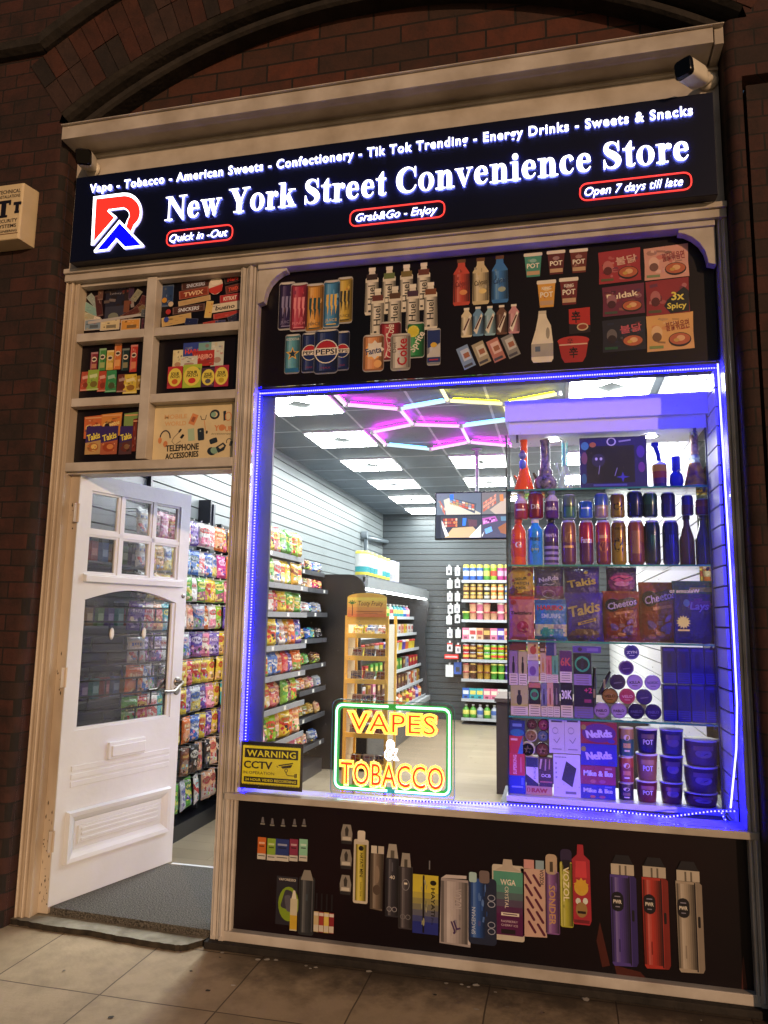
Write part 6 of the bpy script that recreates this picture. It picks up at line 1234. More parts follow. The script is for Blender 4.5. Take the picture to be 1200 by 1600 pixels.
# ---- bottom of the cabinet
z = BASE; g5 = 'boxed goods on the cabinet floor'
zt = px_box('cigarette_carton', 'blue carton at the bottom left corner of the cabinet floor', 796, 821, 1212, 1242, '#27389a', z, draw=lambda c: (c.rect(0, .12, .7, .08, '#8a98d8'), c.rect(.32, -.2, .14, .4, '#5a6ac0')), group=g5)
z2 = Z(808, 1212)+.001
px_box('cigarette_carton', 'red carton with sideways white lettering above the blue carton', 796, 820, 1178, 1212, '#c03030', z2, draw=lambda c: (c.text('SUPERKING', -.15, 0, .9, .22, '#e8b0b0', rot=-90, bold=.04), c.rect(.25, 0, .05, .7, '#d88080')), group=g5)
z2 = Z(806, 1178)+.001
px_box('cigarette_carton', 'red and blue carton second from the top at the left of the cabinet floor', 796, 817, 1150, 1178, '#b83034', z2, draw=lambda c: (c.poly([(.1, .5), (.5, -.5), (.5, .5)], '#3a6a9a'), c.rect(-.15, -.3, .5, .12, '#e0a8a8')), group=g5)
px_box('cigarette_carton', 'dark blue carton on top of the stack at the left of the cabinet floor', 796, 820, 1126, 1150, '#1f2f68', Z(808, 1150)+.001, draw=lambda c: (c.ell(0, .3, .46, .24, '#2a6a90'), c.rect(0, -.2, .6, .2, '#6a80b0')), group=g5)
zr = px_box('paper_box', 'tan rolling paper box reading RAW lying on the cabinet floor', 822, 863, 1229, 1249, '#b88a6a', z, draw=lambda c: (c.text('RAW', .02, -.05, .62, .5, '#a02a24', bold=.06), c.ring(-.4, -.05, .07, .3, .04, '#a02a24')), group=g5)
zr = Z(842, 1229)+.001
px_box('paper_box', 'white and black rolling paper pack standing on the tan box', 822, 841, 1183, 1229, '#d0c4c8', zr, draw=lambda c: (c.rect(0, -.32, .98, .34, '#1c2444'), c.poly([(-.5, .1), (.5, .42), (.5, .5), (-.5, .5)], '#2a2434'), c.text('PURIZE', .22, .0, .5, .2, '#2a3a6a', rot=-90)), group=g5)
px_box('paper_box', 'dark brown rolling paper pack reading OCB standing on the tan box', 842.5, 863.5, 1184, 1230, '#3c1c1c', zr, draw=lambda c: (c.text('OCB', 0, .12, .7, .11, '#d8c8c0', bold=.05), c.poly([(-.4, -.45), (-.25, -.45), (-.38, -.1), (-.48, -.1)], '#c0a098'), c.poly([(-.05, -.45), (.05, -.45), (.0, -.05), (-.1, -.05)], '#a88078'), c.poly([(.25, -.45), (.32, -.45), (.3, -.1), (.2, -.1)], '#b07a70'), c.rect(0, .34, .9, .05, '#a85a4a')), group=g5)
for px, py, r_, rim, face, lb in ((824.5, 1171, 11.5, '#d8d2d0', '#1c1c20', 'round grinder tin with a white rim and dark lid, lowest left of six'), (847.5, 1172, 11.5, '#3a2430', '#6a3a34', 'round grinder tin with a dark patterned lid, lowest right of six'), (830, 1149.5, 9.5, '#d4ccb8', '#8a6a40', 'round grinder tin with a pale rim and brown lid, middle left of six'), (848.5, 1150, 8.8, '#4a4a6a', '#5a6a80', 'round grinder tin with a grey blue lid, middle right of six'), (831, 1132, 8, '#4a2c3a', '#5a3438', 'small round maroon grinder tin, top left of six'), (849.5, 1132.5, 9.3, '#6a2a3c', '#8a3a50', 'round crimson grinder tin, top right of six')):
    o = at(px, py, YC+.02); rr_ = X(px+r_, py, YC+.02)-o.x; b = MB(); b.lathe([(rr_*.92, 0, rim), (rr_, .004, rim), (rr_, .028, rim), (rr_*.9, .032, rim)], 28); b.xform(lambda v: Vector((v.x, -v.z+.03, v.y)))
    c = Cv(b, lambda u, v, h: (u, -.0025-h, v)); c.ell(0, 0, rr_*.84, rr_*.84, face, 28); c.star(0, 0, rr_*.6, rr_*.25, 5, mixc(face, '#e0c090', .4)); c.ell(rr_*.1, rr_*.1, rr_*.2, rr_*.2, mixc(face, '#101010', .5))
    nm(b.build('grinder_tin', tin, loc=o), lb, 'grinder', 'round grinder tins at the cabinet bottom')
px_box('gadget_box', 'large white power bank box with a black slab picture on the cabinet floor', 865, 907, 1179, 1254, '#c8c0d0', z, draw=lambda c: (c.poly([(-.02, -.34), (.36, -.18), (.2, .27), (-.2, .1)], '#17171f'), c.text('POWER BANK', -.22, -.43, .44, .03, '#3a3a4a', bold=.04), c.rect(.14, .4, .4, .06, '#6a6478'), [c.rr(-.4, -.28+.11*k, .06, .05, .01, '#8a8498') for k in range(4)]), group=g5)
for x0, x1, lb in ((858, 882, 'upper left white phone accessory box above the power bank box'), (882.5, 907, 'upper right white phone accessory box above the power bank box')):
    px_box('gadget_box', lb, x0, x1, 1123, 1178, '#bdb2c4', Z(882, 1178)+.001, draw=lambda c: (c.rect(0, -.42, .7, .05, '#3a3648'), c.ring(-.1, -.15, .2, .1, .03, '#8a8298'), c.line([(-.2, .1), (.0, .2), (.2, .05)], .03, '#6a6278'), c.rect(0, .38, .6, .03, '#7a7288')), group=g5)
NR = lambda bg_: (lambda c: (c.ell(.0, .0, .47, .44, mixc(bg_, '#3020a0', .6)), c.text('NeRds', .0, .02, .72, .36, '#c0b0dc', rot=-7, bold=.08), c.ell(-.42, -.25, .07, .12, '#8a7a40'), c.ell(.34, .36, .1, .1, '#3a2a8a')))
MI = lambda bg_: (lambda c: (c.text('Mike & Ike', .0, -.1, .84, .3, '#c8c0dc', bold=.05), c.ell(-.15, .34, .08, .1, '#b05a5a'), c.ell(.12, .34, .09, .1, '#9a4a6a'), c.rect(.3, -.36, .2, .1, mixc(bg_, '#ffffff', .3))))
hs = [1257, 1226.5, 1197, 1163, 1129]
for k, (lb, col, dr, x1) in enumerate((('lowest blue candy box reading Mike Ike on the cabinet floor', '#27278a', MI, 962), ('red candy box reading Mike Ike, second from the cabinet floor', '#8a2444', MI, 962), ('blue candy box reading Nerds, second from the top of its stack', '#2a2a9a', NR, 964), ('red and blue candy box reading Nerds, topmost of its stack', '#8a1f3a', NR, 964))):
    px_box('candy_box', lb, 907.5, x1, hs[k+1], hs[k], col, z if k == 0 else Z(935, hs[k])+.0012, draw=dr(col), group='candy boxes stacked on the cabinet floor')
tg = 'crisp tubes stacked on the cabinet floor'
zz_ = z
for lb, y0, c1, c2 in (('lowest dark crisp tube of the stack of three', 1222, '#3a2230', '#28223a'), ('orange red crisp tube in the middle of the stack', 1181, '#a84a34', '#8a3a2c'), ('green and amber crisp tube on top of the stack', 1136, '#a07a4a', '#2f5a50')):
    zz_ = cyl_thing('crisp_tube', lb, 'crisp tube', tg, 966.5, 990, y0, zz_, [(.97, 0, '#b0a8a0'), (1, .03, '#b0a8a0'), (1, .3, c2), (1, .6, c2), (1, .95, c1), (.96, .99, '#c8c0b8')], draw=lambda c: (c.ell(0, -.16, .42, .1, '#d8c8c0'), c.rect(0, .12, 1.0, .16, mixc(c1, '#f0c080', .4)), c.rect(0, .3, .7, .06, '#d8c8b0')), m=card)+.001
def cups(px0, px1, ys, cols, txt, lbs, lid='#d0c8d8', taper=.8):
    zb_ = z
    for k, yt in enumerate(ys):
        cl = cols[k]
        zb_ = cyl_thing('noodle_cup', lbs[k], 'noodle cup', 'noodle cups stacked on the cabinet floor', px0, px1, yt, zb_, [(taper*.96, 0, mixc(cl, '#000000', .2)), (taper, .01, cl), (taper+.06, .3, cl), (taper+.11, .62, cl), (.96, .93, cl), (1, .94, lid), (1, .985, lid), (.94, 1, lid)], draw=lambda c: (c.rect(0, -.2, 1.2, .18, mixc(cl, '#e0b080', .35)), c.text(txt, 0, .02, .9, .2, '#cfc4d4', bold=.05) if txt else c.ell(0, .0, .5, .16, '#8a6a78')), m=card)+.001
cups(993, 1028, (1218, 1176, 1137), ('#6a2430', '#8a5a3a', '#24163c'), 'POT', ('lowest maroon noodle cup in the left cup stack', 'brown and gold noodle cup in the middle of the left cup stack', 'dark purple noodle cup on top of the left cup stack'))
cups(1030, 1068, (1220, 1179, 1138), ('#6a3038', '#4a2a40', '#4a3a58'), '', ('lowest brick red noodle cup in the middle cup stack', 'wine coloured noodle cup in the centre of the middle cup stack', 'grey violet noodle cup on top of the middle cup stack'))
cups(1068, 1122, (1236, 1195, 1154), ('#5a2034', '#4a1c3c', '#5a2a44'), '', ('lowest wide noodle tub in the right hand cup stack', 'wide plum noodle tub in the middle of the right hand cup stack', 'wide noodle tub with a pale lid on top of the right hand cup stack'), '#e8dccf', .86)
# ================================================================ CEILING LIGHTS
lamp_frame = mat('lamp_frame', '#b8bcc0', .4)
def ceiling_light(cx, cy, label, s=.275, k=1):
    t = thing('ceiling_light', label, 'ceiling light', (cx, cy, CZ), 0, 'square LED panels in the dark ceiling')
    b = MB(); b.box(-s, s, -s, s, -.014, 0); b.build('frame', lamp_frame, t)
    b = MB(); b.box(-s+.012, s-.012, -s+.012, s-.012, -.0165, -.0145); b.build('diffuser', panel_dim, t)
    b = MB(); zl = -.022                                         # bright tubes: outer square, turned square
    r, d_ = s-.014, s*.46
    O4 = [(-r, -r), (r, -r), (r, r), (-r, r)]; I4 = [(0, -d_), (d_, 0), (0, d_), (-d_, 0)]
    for k in range(4):
        o0, o1, i0, i1 = O4[k], O4[(k+1) % 4], I4[k], I4[(k+1) % 4]
        b.face([(*o0, zl), (*o1, zl), (*i0, zl)]); b.face([(*o1, zl), (*i1, zl), (*i0, zl)])
    b.build('light_tube', panel_lit, t); return t
proto = None
spots = [(.75, 1.73, 'square ceiling light nearest the street in the left row'), (.75, 2.85, 'second square ceiling light from the street in the left row'), (.75, 3.97, 'third square ceiling light from the street in the left row'), (.75, 5.09, 'fourth square ceiling light from the street in the left row'), (.75, 6.21, 'fifth square ceiling light from the street in the left row'), (.75, 7.27, 'square ceiling light nearest the rear wall in the left row'),
         (1.87, 3.97, 'square ceiling light just beyond the hexagon lights'), (1.87, 5.09, 'square ceiling light behind the hanging monitor pole'), (1.87, 6.21, 'square ceiling light hidden above the hanging monitor'), (2.99, 1.70, 'large square ceiling light above the display cabinet'), (2.99, 3.97, 'square ceiling light seen through the top of the cabinet'), (2.99, 5.09, 'far right square ceiling light seen through the cabinet')]
for x, y, lb in spots:
    if proto is None: proto = ceiling_light(x, y, lb); USED.add(lb)
    else: dup(proto, (x, y, CZ), label=lb); USED.add(lb)
# hexagon lights
hexm = {k: mat('hex_'+k, '#060606', .4, emit=c_, es=e_) for k, c_, e_ in (('magenta', (1, .5, .97), 1.7), ('violet', (.8, .6, 1), 1.5), ('cyan', (.66, .92, 1), 1.3), ('yellow', (1, .95, .5), 1.6))}
hexg = {k: mat('added_hexglow_'+k, '#060606', .4, emit=c_, es=e_) for k, c_, e_ in (('magenta', (1, .0, 1), 75), ('violet', (.6, .0, 1), 50), ('cyan', (.1, .4, 1), 7), ('yellow', (1, .8, .0), 26))}
hx = thing('hexagon_light', 'magenta and yellow honeycomb tube light under the front of the ceiling', 'hexagon light', (1.7, 2.0, 3.05))
ZH = 3.05
A, B_, C_, D_, E_, F_, G_, H_, I_, J_, K_ = [(1.125, 1.68), (1.49, 1.86), (1.505, 2.31), (1.875, 1.71), (1.88, 2.43), (1.125, 2.50), (1.13, 2.96), (1.50, 3.20), (1.88, 2.98), (2.265, 1.86), (1.87, 1.33)]
L2 = (2.27, 2.30); M2 = (2.27, 3.20); N2 = (2.65, 3.0); O2 = (2.65, 1.68); Q2 = (1.125, 1.22)
segs = [(Q2, A, 'magenta'), (A, B_, 'magenta'), (B_, C_, 'violet'), (B_, D_, 'cyan'), (K_, D_, 'yellow'), (D_, J_, 'yellow'), (J_, L2, 'yellow'), (C_, F_, 'magenta'), (F_, G_, 'magenta'), (C_, E_, 'magenta'), (E_, L2, 'cyan'), (G_, H_, 'cyan'), (H_, I_, 'magenta'), (I_, E_, 'violet'), (I_, M2, 'magenta'), (M2, N2, 'magenta'), (J_, O2, 'yellow')]
for p, q, k in segs:
    p, q = Vector((*p, ZH)), Vector((*q, ZH)); d = (q-p).normalized()*.02
    b = MB(); b.tube([p+d, q-d], .0135, 8); b.xform(lambda v: v-Vector((1.7, 2.0, 3.05))); t_ = b.build('tube', hexm[k], hx)
    b = MB(); b.tube([p+d*2+Vector((0, 0, .0185)), q-d*2+Vector((0, 0, .0185))], .004, 5); b.xform(lambda v: v-Vector((1.7, 2.0, 3.05))); b.build('added_up_glow', hexg[k], t_)  # added emitter hidden above each tube to throw its colour on the ceiling
b = MB()
for p in {x for s_ in segs for x in s_[:2]}: b.lathe([(.018, -.016, '#d0d0d0'), (.018, .014, '#d0d0d0')], 8, p[0]-1.7, p[1]-2.0, 0)
b.build('joint', plast, hx)

# ================================================================ LEFT WALL: HANGING SWEET BAGS
PAL = [('red', '#c82a34', '#f0d060'), ('orange', '#e0702a', '#f4e0b0'), ('yellow', '#e4c83a', '#c83a2a'), ('green', '#5aa83a', '#e8e070'), ('magenta', '#c02a88', '#f0c0e0'), ('purple', '#5a3aa0', '#e0d0f0'), ('blue', '#2f6ac8', '#e8eef4'), ('white', '#e6e2dc', '#c84a4a'), ('pink', '#e880a0', '#f8e8d0'), ('lime green', '#9acb2e', '#e84a3a'), ('turquoise', '#3ab0b8', '#f0e070'), ('silver', '#b8bcc4', '#4a6ab0'), ('gold', '#c89a30', '#7a3a1a'), ('brown', '#6a3a24', '#d8b060'), ('black', '#1c1a20', '#d8d0c0'), ('peach', '#e8b088', '#b84a4a')]
PD = {p[0]: p for p in PAL}
def bag_mesh(col, wd=.115, ht=.165, d=.035, seed=0, style=0, hook=True):
    _, c1, c2 = PD[col]; r = random.Random(seed*31+style); c3 = r.choice(PAL)[1]; c4 = r.choice(PAL)[1]
    shp = []                                                 # printed picture: shapes in (u, v), later ones on top
    lo = mixc(c1, c3, .55) if style else mixc(c1, '#ffffff', .35)
    if style == 0: shp.append(('e', .5, .30, .46, .24, lo))
    if style == 1: shp.append(('b', .02, .42, lo, .12))
    if style == 2: shp.append(('b', .36, .56, c2, -.35))
    for _ in range(9): shp.append(('e', r.uniform(.14, .86), r.uniform(.1, .42), r.uniform(.06, .13), r.uniform(.035, .08), r.choice([c2, c3, c4, mixc(c3, '#ffffff', .5), mixc(c1, '#000000', .35)])))
    tv_ = r.uniform(.60, .70); shp.append(('e', .5, tv_, .42, .13, mixc(c1, c4, .35) if style != 1 else c2))
    for k in range(5): shp.append(('r', .2+.13*k, tv_-.05+r.uniform(-.01, .02), .075, r.uniform(.08, .11), c2 if style != 1 else mixc(c1, '#000000', .3)))
    shp.append(('r', .3, tv_-.14, .4, .022, '#f4f0e8')); shp.append(('r', .12, .86, .3, .025, mixc(c1, '#ffffff', .6)))
    if r.random() < .5: shp.append(('e', .82, .84, .1, .05, '#f0e8d0'))
    def paint(u, v):
        if v > .93: return mixc(c1, '#000000', .12) if int(u*22) % 2 else mixc(c1, '#ffffff', .12)
        if v < .04: return mixc(c1, '#ffffff', .2)
        col_ = c1
        for s_ in shp:
            if s_[0] == 'e' and ((u-s_[1])/s_[3])**2+((v-s_[2])/s_[4])**2 < 1: col_ = s_[5]
            elif s_[0] == 'r' and s_[1] < u < s_[1]+s_[3] and s_[2] < v < s_[2]+s_[4]: col_ = s_[5]
            elif s_[0] == 'b' and s_[1] < v-(u-.5)*s_[4] < s_[2]: col_ = s_[3]
        return col_
    b = MB(); pillow(b, wd, ht, d, paint, 22, 26, .06, seed)
    return b
_bm = {}
def bagproto(col, style, kind='hang', wd=.115, ht=.165, d=.035):
    k = (col, style, kind)
    if k not in _bm:
        b = bag_mesh(col, wd, ht, d, len(_bm)+1, style); o = b.build('sweet_bag', pack); _bm[k] = [o, False]
    return _bm[k]
def placebag(col, style, loc, rot, label, cat, group, kind='hang', sz=(.115, .165, .035), sc_=1.0, name='sweet_bag'):
    e = bagproto(col, style, kind, *sz)
    if not e[1]: o = e[0]; e[1] = True
    else: o = e[0].copy(); COL.objects.link(o)
    o.name = name; o.location = loc; o.rotation_euler = rot; o.scale = (1, 1, 1)
    if sc_ != 1: o.scale = (sc_, sc_, sc_)
    return nm(o, label, cat, group)
HX = .19
rowz = [2.143, 1.946, 1.762, 1.575, 1.384, 1.202, 1.02, .826, .637, .421]
rowcol = [['silver', 'pink', 'magenta', 'red', 'yellow', 'white', 'purple', 'white', 'white', 'orange', 'red', 'gold', 'red'],
          ['silver', 'yellow', 'gold', 'silver', 'yellow', 'blue', 'blue', 'white', 'blue', 'silver', 'magenta', 'orange', 'orange'],
          ['black', 'silver', 'gold', 'yellow', 'red', 'green', 'white', 'green', 'yellow', 'yellow', 'green', 'pink', 'orange'],
          ['purple', 'white', 'peach', 'turquoise', 'peach', 'white', 'peach', 'silver', 'orange', 'white', 'lime green', 'purple', 'magenta'],
          ['silver', 'purple', 'purple', 'white', 'purple', 'silver', 'purple', 'purple', 'pink', 'purple', 'yellow', 'magenta', 'red'],
          ['orange', 'blue', 'silver', 'black', 'white', 'yellow', 'red', 'yellow', 'yellow', 'yellow', 'yellow', 'yellow', 'yellow'],
          ['green', 'red', 'white', 'turquoise', 'green', 'yellow', 'purple', 'silver', 'purple', 'pink', 'yellow', 'turquoise', 'lime green'],
          ['green', 'red', 'orange', 'blue', 'lime green', 'yellow', 'orange', 'blue', 'yellow', 'purple', 'yellow', 'purple', 'orange'],
          ['green', 'peach', 'pink', 'silver', 'green', 'green', 'brown', 'black', 'peach', 'black', 'peach', 'black', 'peach'],
          ['green', 'white', 'silver', 'green', 'silver', 'green', 'silver', 'green', 'white', 'peach', 'peach', 'silver', 'peach']]
for i, zt in enumerate(rowz):
    b = MB()
    for k in range(13):
        y = .62+k*.112
        b.tube([(.001, y, zt-.004), (HX+.03, y, zt-.004)], .0028, 5, '#c9ccd0'); b.tube([(HX+.03, y, zt-.006), (HX+.03, y, zt+.006)], .005, 6, '#e8e8e8')
    nm(b.build('peg_rail', shelfm), 'line of steel pegs carrying the %s row of sweet bags down the left wall' % ORD[i], 'peg rail', 'steel pegs on the left wall')
for i, zt in enumerate(rowz):
    ht = .165 if i < 8 else .19
    for k in range(13):
        col = rowcol[i][k]; st = (i*3+k+(i*k) % 2) % 3
        y = .62+k*.112+RD.uniform(-.008, .008)
        lb = '%s sweet bag on left wall pegs, %s from street in %s row down' % (col, ORD[k], ORD[i])
        placebag(col, st, (HX-RD.uniform(0, .03), y, zt-ht-.004), (RD.uniform(-.12, .02), RD.uniform(-.07, .07), math.pi/2+RD.uniform(-.42, .22)), lb, 'sweet bag', 'sweet bags hanging on the left wall pegs', 'tall' if i >= 8 else 'hang', (.105, .19, .022) if i >= 8 else (.124, .172, .030))
b = MB()
for k in range(19): b.box(.002, .02, .14, .90, .25+k*.09, .25+k*.09+.083, '#1b1d21')
b.box(.001, .004, .14, .90, .22, 1.97, '#060607')
for z_ in (1.78, 1.42, 1.02): b.box(.02, .12, .2, .88, z_, z_+.012, '#5a6068')
nm(b.build('black_slat_board', plast), 'black slatted board with small shelves behind the glass of the open door', 'slat board', None)
for r_, z_ in enumerate((1.79, 1.43, 1.03)):
    for k in range(6):
        cn = ('red', 'blue', 'gold', 'green', 'purple', 'turquoise')[(k+2*r_) % 6]; bb = MB(); cl_ = mixc(PD[cn][1], '#101014', .45); bb.box(-.03, .03, -.03, .03, 0, .11, cl_); bb.box(.03, .0305, -.024, .024, .03, .07, mixc(cl_, '#ffffff', .4)); bb.box(-.012, .012, -.012, .012, .11, .135, '#202024')
        nm(bb.build('bottle_box', card, loc=(.075, .27+k*.1, z_+.0025)), '%s small bottle box on the black slat board, %s shelf down' % (cn, ORD[r_]), 'carton', 'small boxes on the black slat board')
# dark upright between the slat wall bays, dark shelf box near the door
b = MB(); b.box(.001, .10, 1.66, 1.685, FL, 2.36, '#2a2c36'); b.box(.001, .11, 1.69, 1.72, 2.14, 2.33, '#23263a'); b.box(.001, .03, .93, .95, FL, CZ-.01, '#3a3e44')
tag(b.build('slatwall_upright', plast), 'dark upright post standing on the slatted left wall above the sweet bags', 'wall post')
b = MB(); b.box(.001, .19, 1.0, 1.93, FL, .15, '#14141a'); tag(b.build('plinth_box', plast), 'black skirting box along the foot of the left wall under the sweet bags', 'plinth')

# ================================================================ LEFT WALL: GONDOLA SHELVING
def shelving(name, label, y0, y1, depth, zs, back='#15151a', rail='#8f9298'):
    t = thing(name, label, 'shelving unit', (0, y0, FL))
    O = Vector((0, y0, FL))
    b = MB(); b.box(.002, .03, y0, y1, FL, zs[0]+.2, back); b.box(.002, .05, y0-.004, y0+.02, FL, zs[0]+.2, '#202228'); b.xform(lambda v: v-O); b.build('back_panel', plast, t)
    for i, z_ in enumerate(zs):
        dd = depth if i else depth*.9
        b = MB(); b.box(.03, dd, y0+.004, y1-.004, z_-.03, z_-.006, '#3a3c42'); b.xform(lambda v: v-O); s_ = b.build('shelf', shelfm, t)
        b = MB(); b.box(dd, dd+.008, y0+.004, y1-.004, z_-.034, z_+.008, rail)
        for k in range(3): yy = y0+(y1-y0)*(k+.4)/3; b.box(dd+.008, dd+.009, yy, yy+.05, z_-.028, z_+.002, '#e8e6e0' if (i+k) % 3 == 0 else rail)
        b.xform(lambda v: v-O); b.build('price_rail', shelfm, s_)
    b = MB(); b.box(.03, depth*.98, y0+.004, y1-.004, FL, .17, '#2a2c32'); b.xform(lambda v: v-O); b.build('base', plast, t)
    return t
z1 = [2.015, 1.76, 1.532, 1.268, 1.037, .786, .525, .25]
shelving('gondola_shelving', 'grey gondola shelving of large crisp bags at the left behind the window', 1.96, 2.90, .45, z1)
z2 = [round(atx(488, y, .40).z, 3) for y in (892, 920, 958, 999, 1039, 1077, 1119, 1163)]
shelving('gondola_shelving', 'darker gondola shelving of smaller snacks between the crisp bags and the chiller', 2.905, 3.66, .40, z2, rail='#4a4c52')
c1 = [['orange', 'yellow', 'red', 'green', 'green', 'lime green', 'gold'], ['orange', 'green', 'white', 'yellow', 'yellow', 'gold', 'yellow'], ['green', 'white', 'red', 'yellow', 'green', 'orange', 'green'], ['green', 'yellow', 'blue', 'white', 'gold', 'orange', 'purple'], ['yellow', 'blue', 'blue', 'peach', 'red', 'purple', 'orange'], ['turquoise', 'yellow', 'red', 'peach', 'green', 'brown', 'lime green'], ['pink', 'green', 'lime green', 'peach', 'yellow', 'orange', 'peach'], ['white', 'gold', 'black', 'yellow', 'blue', 'peach', 'pink']]
for i, z_ in enumerate(z1):
    gap = (z1[i-1]-z_-.05) if i else .24
    ht = min(.215, gap)
    for k in range(7):
        y = 2.02+k*.128; lb = '%s crisp bag on left gondola, %s from street on %s shelf down' % (c1[i][k], ORD[k], ORD[i])
        placebag(c1[i][k], (i+2*k) % 3, (.40+RD.uniform(-.03, .01), y, z_+.001), (RD.uniform(-.16, -.02), RD.uniform(-.06, .06), math.pi/2+RD.uniform(-.5, .15)), lb, 'crisp bag', 'crisp bags on the left gondola shelving', 'crisp%d' % int(ht*100), (.14, ht, .06), name='crisp_bag')
c2 = [['black', 'brown', 'peach', 'blue', 'silver'], ['purple', 'gold', 'peach', 'red', 'red'], ['blue', 'white', 'blue', 'silver', 'silver'], ['red', 'orange', 'blue', 'turquoise', 'black'], ['white', 'lime green', 'green', 'brown', 'brown'], ['white', 'orange', 'peach', 'pink', 'silver'], ['peach', 'orange', 'gold', 'gold', 'peach'], ['pink', 'red', 'peach', 'silver', 'blue']]
for i, z_ in enumerate(z2):
    for k in range(5):
        y = 2.98+k*.145; lb = '%s snack packet on darker gondola, %s from crisp bags on %s shelf down' % (c2[i][k], ORD[k], ORD[i])
        placebag(c2[i][k], (i+k) % 3, (.34+RD.uniform(-.03, .01), y, z_+.001), (RD.uniform(-.3, -.1), RD.uniform(-.1, .1), math.pi/2+RD.uniform(-.3, .3)), lb, 'snack packet', 'snack packets on the darker gondola', 'snack', (.13, .105, .07), name='snack_packet')

# ================================================================ CHILLER
HY0, HY1, HXF = 3.74, 7.45, .78
ch = thing('open_chiller', 'long open fronted chiller with a black rounded end along the left wall', 'chiller', (.4, 5.6, FL)); CO = Vector((.4, 5.6, FL))
def Hb(bb): return bb.xform(lambda v: v-CO)
HT = 1.93
def endp(y0, y1, nme, col):
    pts = [(0, FL), (HXF+.03, FL), (HXF+.03, .35), (HXF-.02, .55), (HXF-.06, 1.3), (HXF+.0, 1.72)]+[(HXF-.02-.16+.16*math.cos(t), HT-.16+.16*math.sin(t)) for t in [math.pi/2*i/6 for i in range(7)]]+[(0, HT)]
    b = MB(); b.prism(pts, y0, y1, col); Hb(b).build(nme, plast, ch)
endp(HY0, HY0+.045, 'end_panel', '#121216'); endp(HY1-.03, HY1, 'far_end_panel', '#2a2c30')
b = MB(); b.box(.01, .09, HY0+.045, HY1-.03, FL, HT-.02, '#d0d4d4'); Hb(b).build('back_panel', plast, ch)
b = MB(); b.box(.0, HXF-.03, HY0+.045, HY1-.03, HT-.07, HT, '#7c848a'); b.box(HXF-.05, HXF, HY0+.045, HY1-.03, 1.80, HT-.02, '#8f979c'); Hb(b).build('canopy', shelfm, ch)
b = MB(); b.box(HXF-.09, HXF-.03, HY0+.06, HY1-.05, 1.785, 1.797); Hb(b).build('light_tube', mat('chiller_lamp', '#ffffff', .5, emit=(.95, 1, .97), es=26), ch)
b = MB(); b.box(.09, HXF+.02, HY0+.045, HY1-.03, FL, .36, '#5a6066'); b.box(HXF-.02, HXF+.03, HY0+.045, HY1-.03, .36, .42, '#b8bec2'); Hb(b).build('base', shelfm, ch)
zc = [1.52, 1.30, 1.09, .86, .64, .43]
dep = [.56, .60, .64, .67, .70, .74]
for z_, d_ in zip(zc, dep):
    b = MB(); b.box(.09, d_-.01, HY0+.05, HY1-.035, z_-.02, z_-.002, '#c8cccc'); Hb(b).build('chiller_shelf', shelfm, ch)
    b = MB(); b.box(d_-.01, d_, HY0+.05, HY1-.035, z_-.026, z_+.012, '#cdd3d8'); Hb(b).build('price_rail', shelfm, ch)
def simple(kind, col, c2='#e8e4dc', r=.035, h=.16):
    b = MB()
    if kind == 'tub': b.lathe([(r*.85, 0, col), (r, h*.8, col), (r*1.06, h*.82, c2), (r*1.06, h*.95, c2), (r*.98, h, c2)], 14)
    elif kind == 'bottle': b.lathe([(r*.9, 0, col), (r, h*.05, col), (r, h*.3, col), (r*1.0, h*.6, c2), (r*.8, h*.72, col), (r*.36, h*.84, col), (r*.36, h*.9, col), (r*.42, h*.9, '#e8e8e8'), (r*.42, h, '#e8e8e8')], 14)
    elif kind == 'can': b.lathe([(r*.8, 0, AL), (r, h*.06, col), (r, h*.35, col), (r, h*.65, c2), (r, h*.9, col), (r*.8, h*.98, AL), (r*.78, h, AL)], 14)
    elif kind == 'jar': b.lathe([(r*.95, 0, col), (r, h*.04, col), (r, h*.25, col), (r, h*.6, c2), (r*.98, h*.74, col), (r*.9, h*.78, '#d8c060'), (r*.9, h, '#d8c060')], 14)
    elif kind == 'tube': b.lathe([(r*.96, 0, '#d8d8d8'), (r, h*.02, col), (r, h*.3, col), (r, h*.62, c2), (r, h*.8, col), (r*.96, h*.82, '#e8e060'), (r*.96, h*.93, '#e8e060'), (r*.8, h, '#e8e060')], 14)
    elif kind == 'roll': b.lathe([(r, 0, '#f0f2f0'), (r, h*.12, c2), (r, h*.35, col), (r, h*.7, '#e8f0ee'), (r, h*.88, '#e8f0ee'), (r, h*.9, c2), (r*.96, h, c2), (r*.3, h, '#c8c8c4')], 18)
    else:
        b.box(-r, r, -r*.8, r*.8, 0, h, mixc(col, '#000000', .1), cols={'f': col, 'r': col})
        b.box(-r*.8, r*.8, -r*.8-.001, -r*.8, h*.45, h*.8, c2); b.box(r, r+.001, -r*.6, r*.6, h*.45, h*.8, c2); b.box(-r*.5, r*.4, -r*.8-.001, -r*.8, h*.12, h*.3, mixc(col, '#301010', .5)); b.box(r, r+.001, -r*.4, r*.3, h*.12, h*.3, mixc(col, '#301010', .5))
    return b
_sm = {}
NMK = {'tub': 'tub', 'bottle': 'bottle', 'can': 'drink_can', 'jar': 'jar', 'tube': 'drink_tube', 'roll': 'paper_roll', 'box': 'carton'}
def put(kind, cn, loc, label, cat, group, r, h, rz=0, c2=None):
    k = (kind, cn, r, h, c2); p = PD[cn]
    if k not in _sm: o = simple(kind, p[1], c2 or p[2], r, h).build(NMK[kind], stock); _sm[k] = o
    else: o = _sm[k].copy(); COL.objects.link(o)
    o.location = loc; o.rotation_euler = (0, 0, rz); return nm(o, label, cat, group)
kinds = ['bottle', 'box', 'tub', 'box', 'box', 'bottle']; hh = [.17, .13, .13, .14, .16, .17]
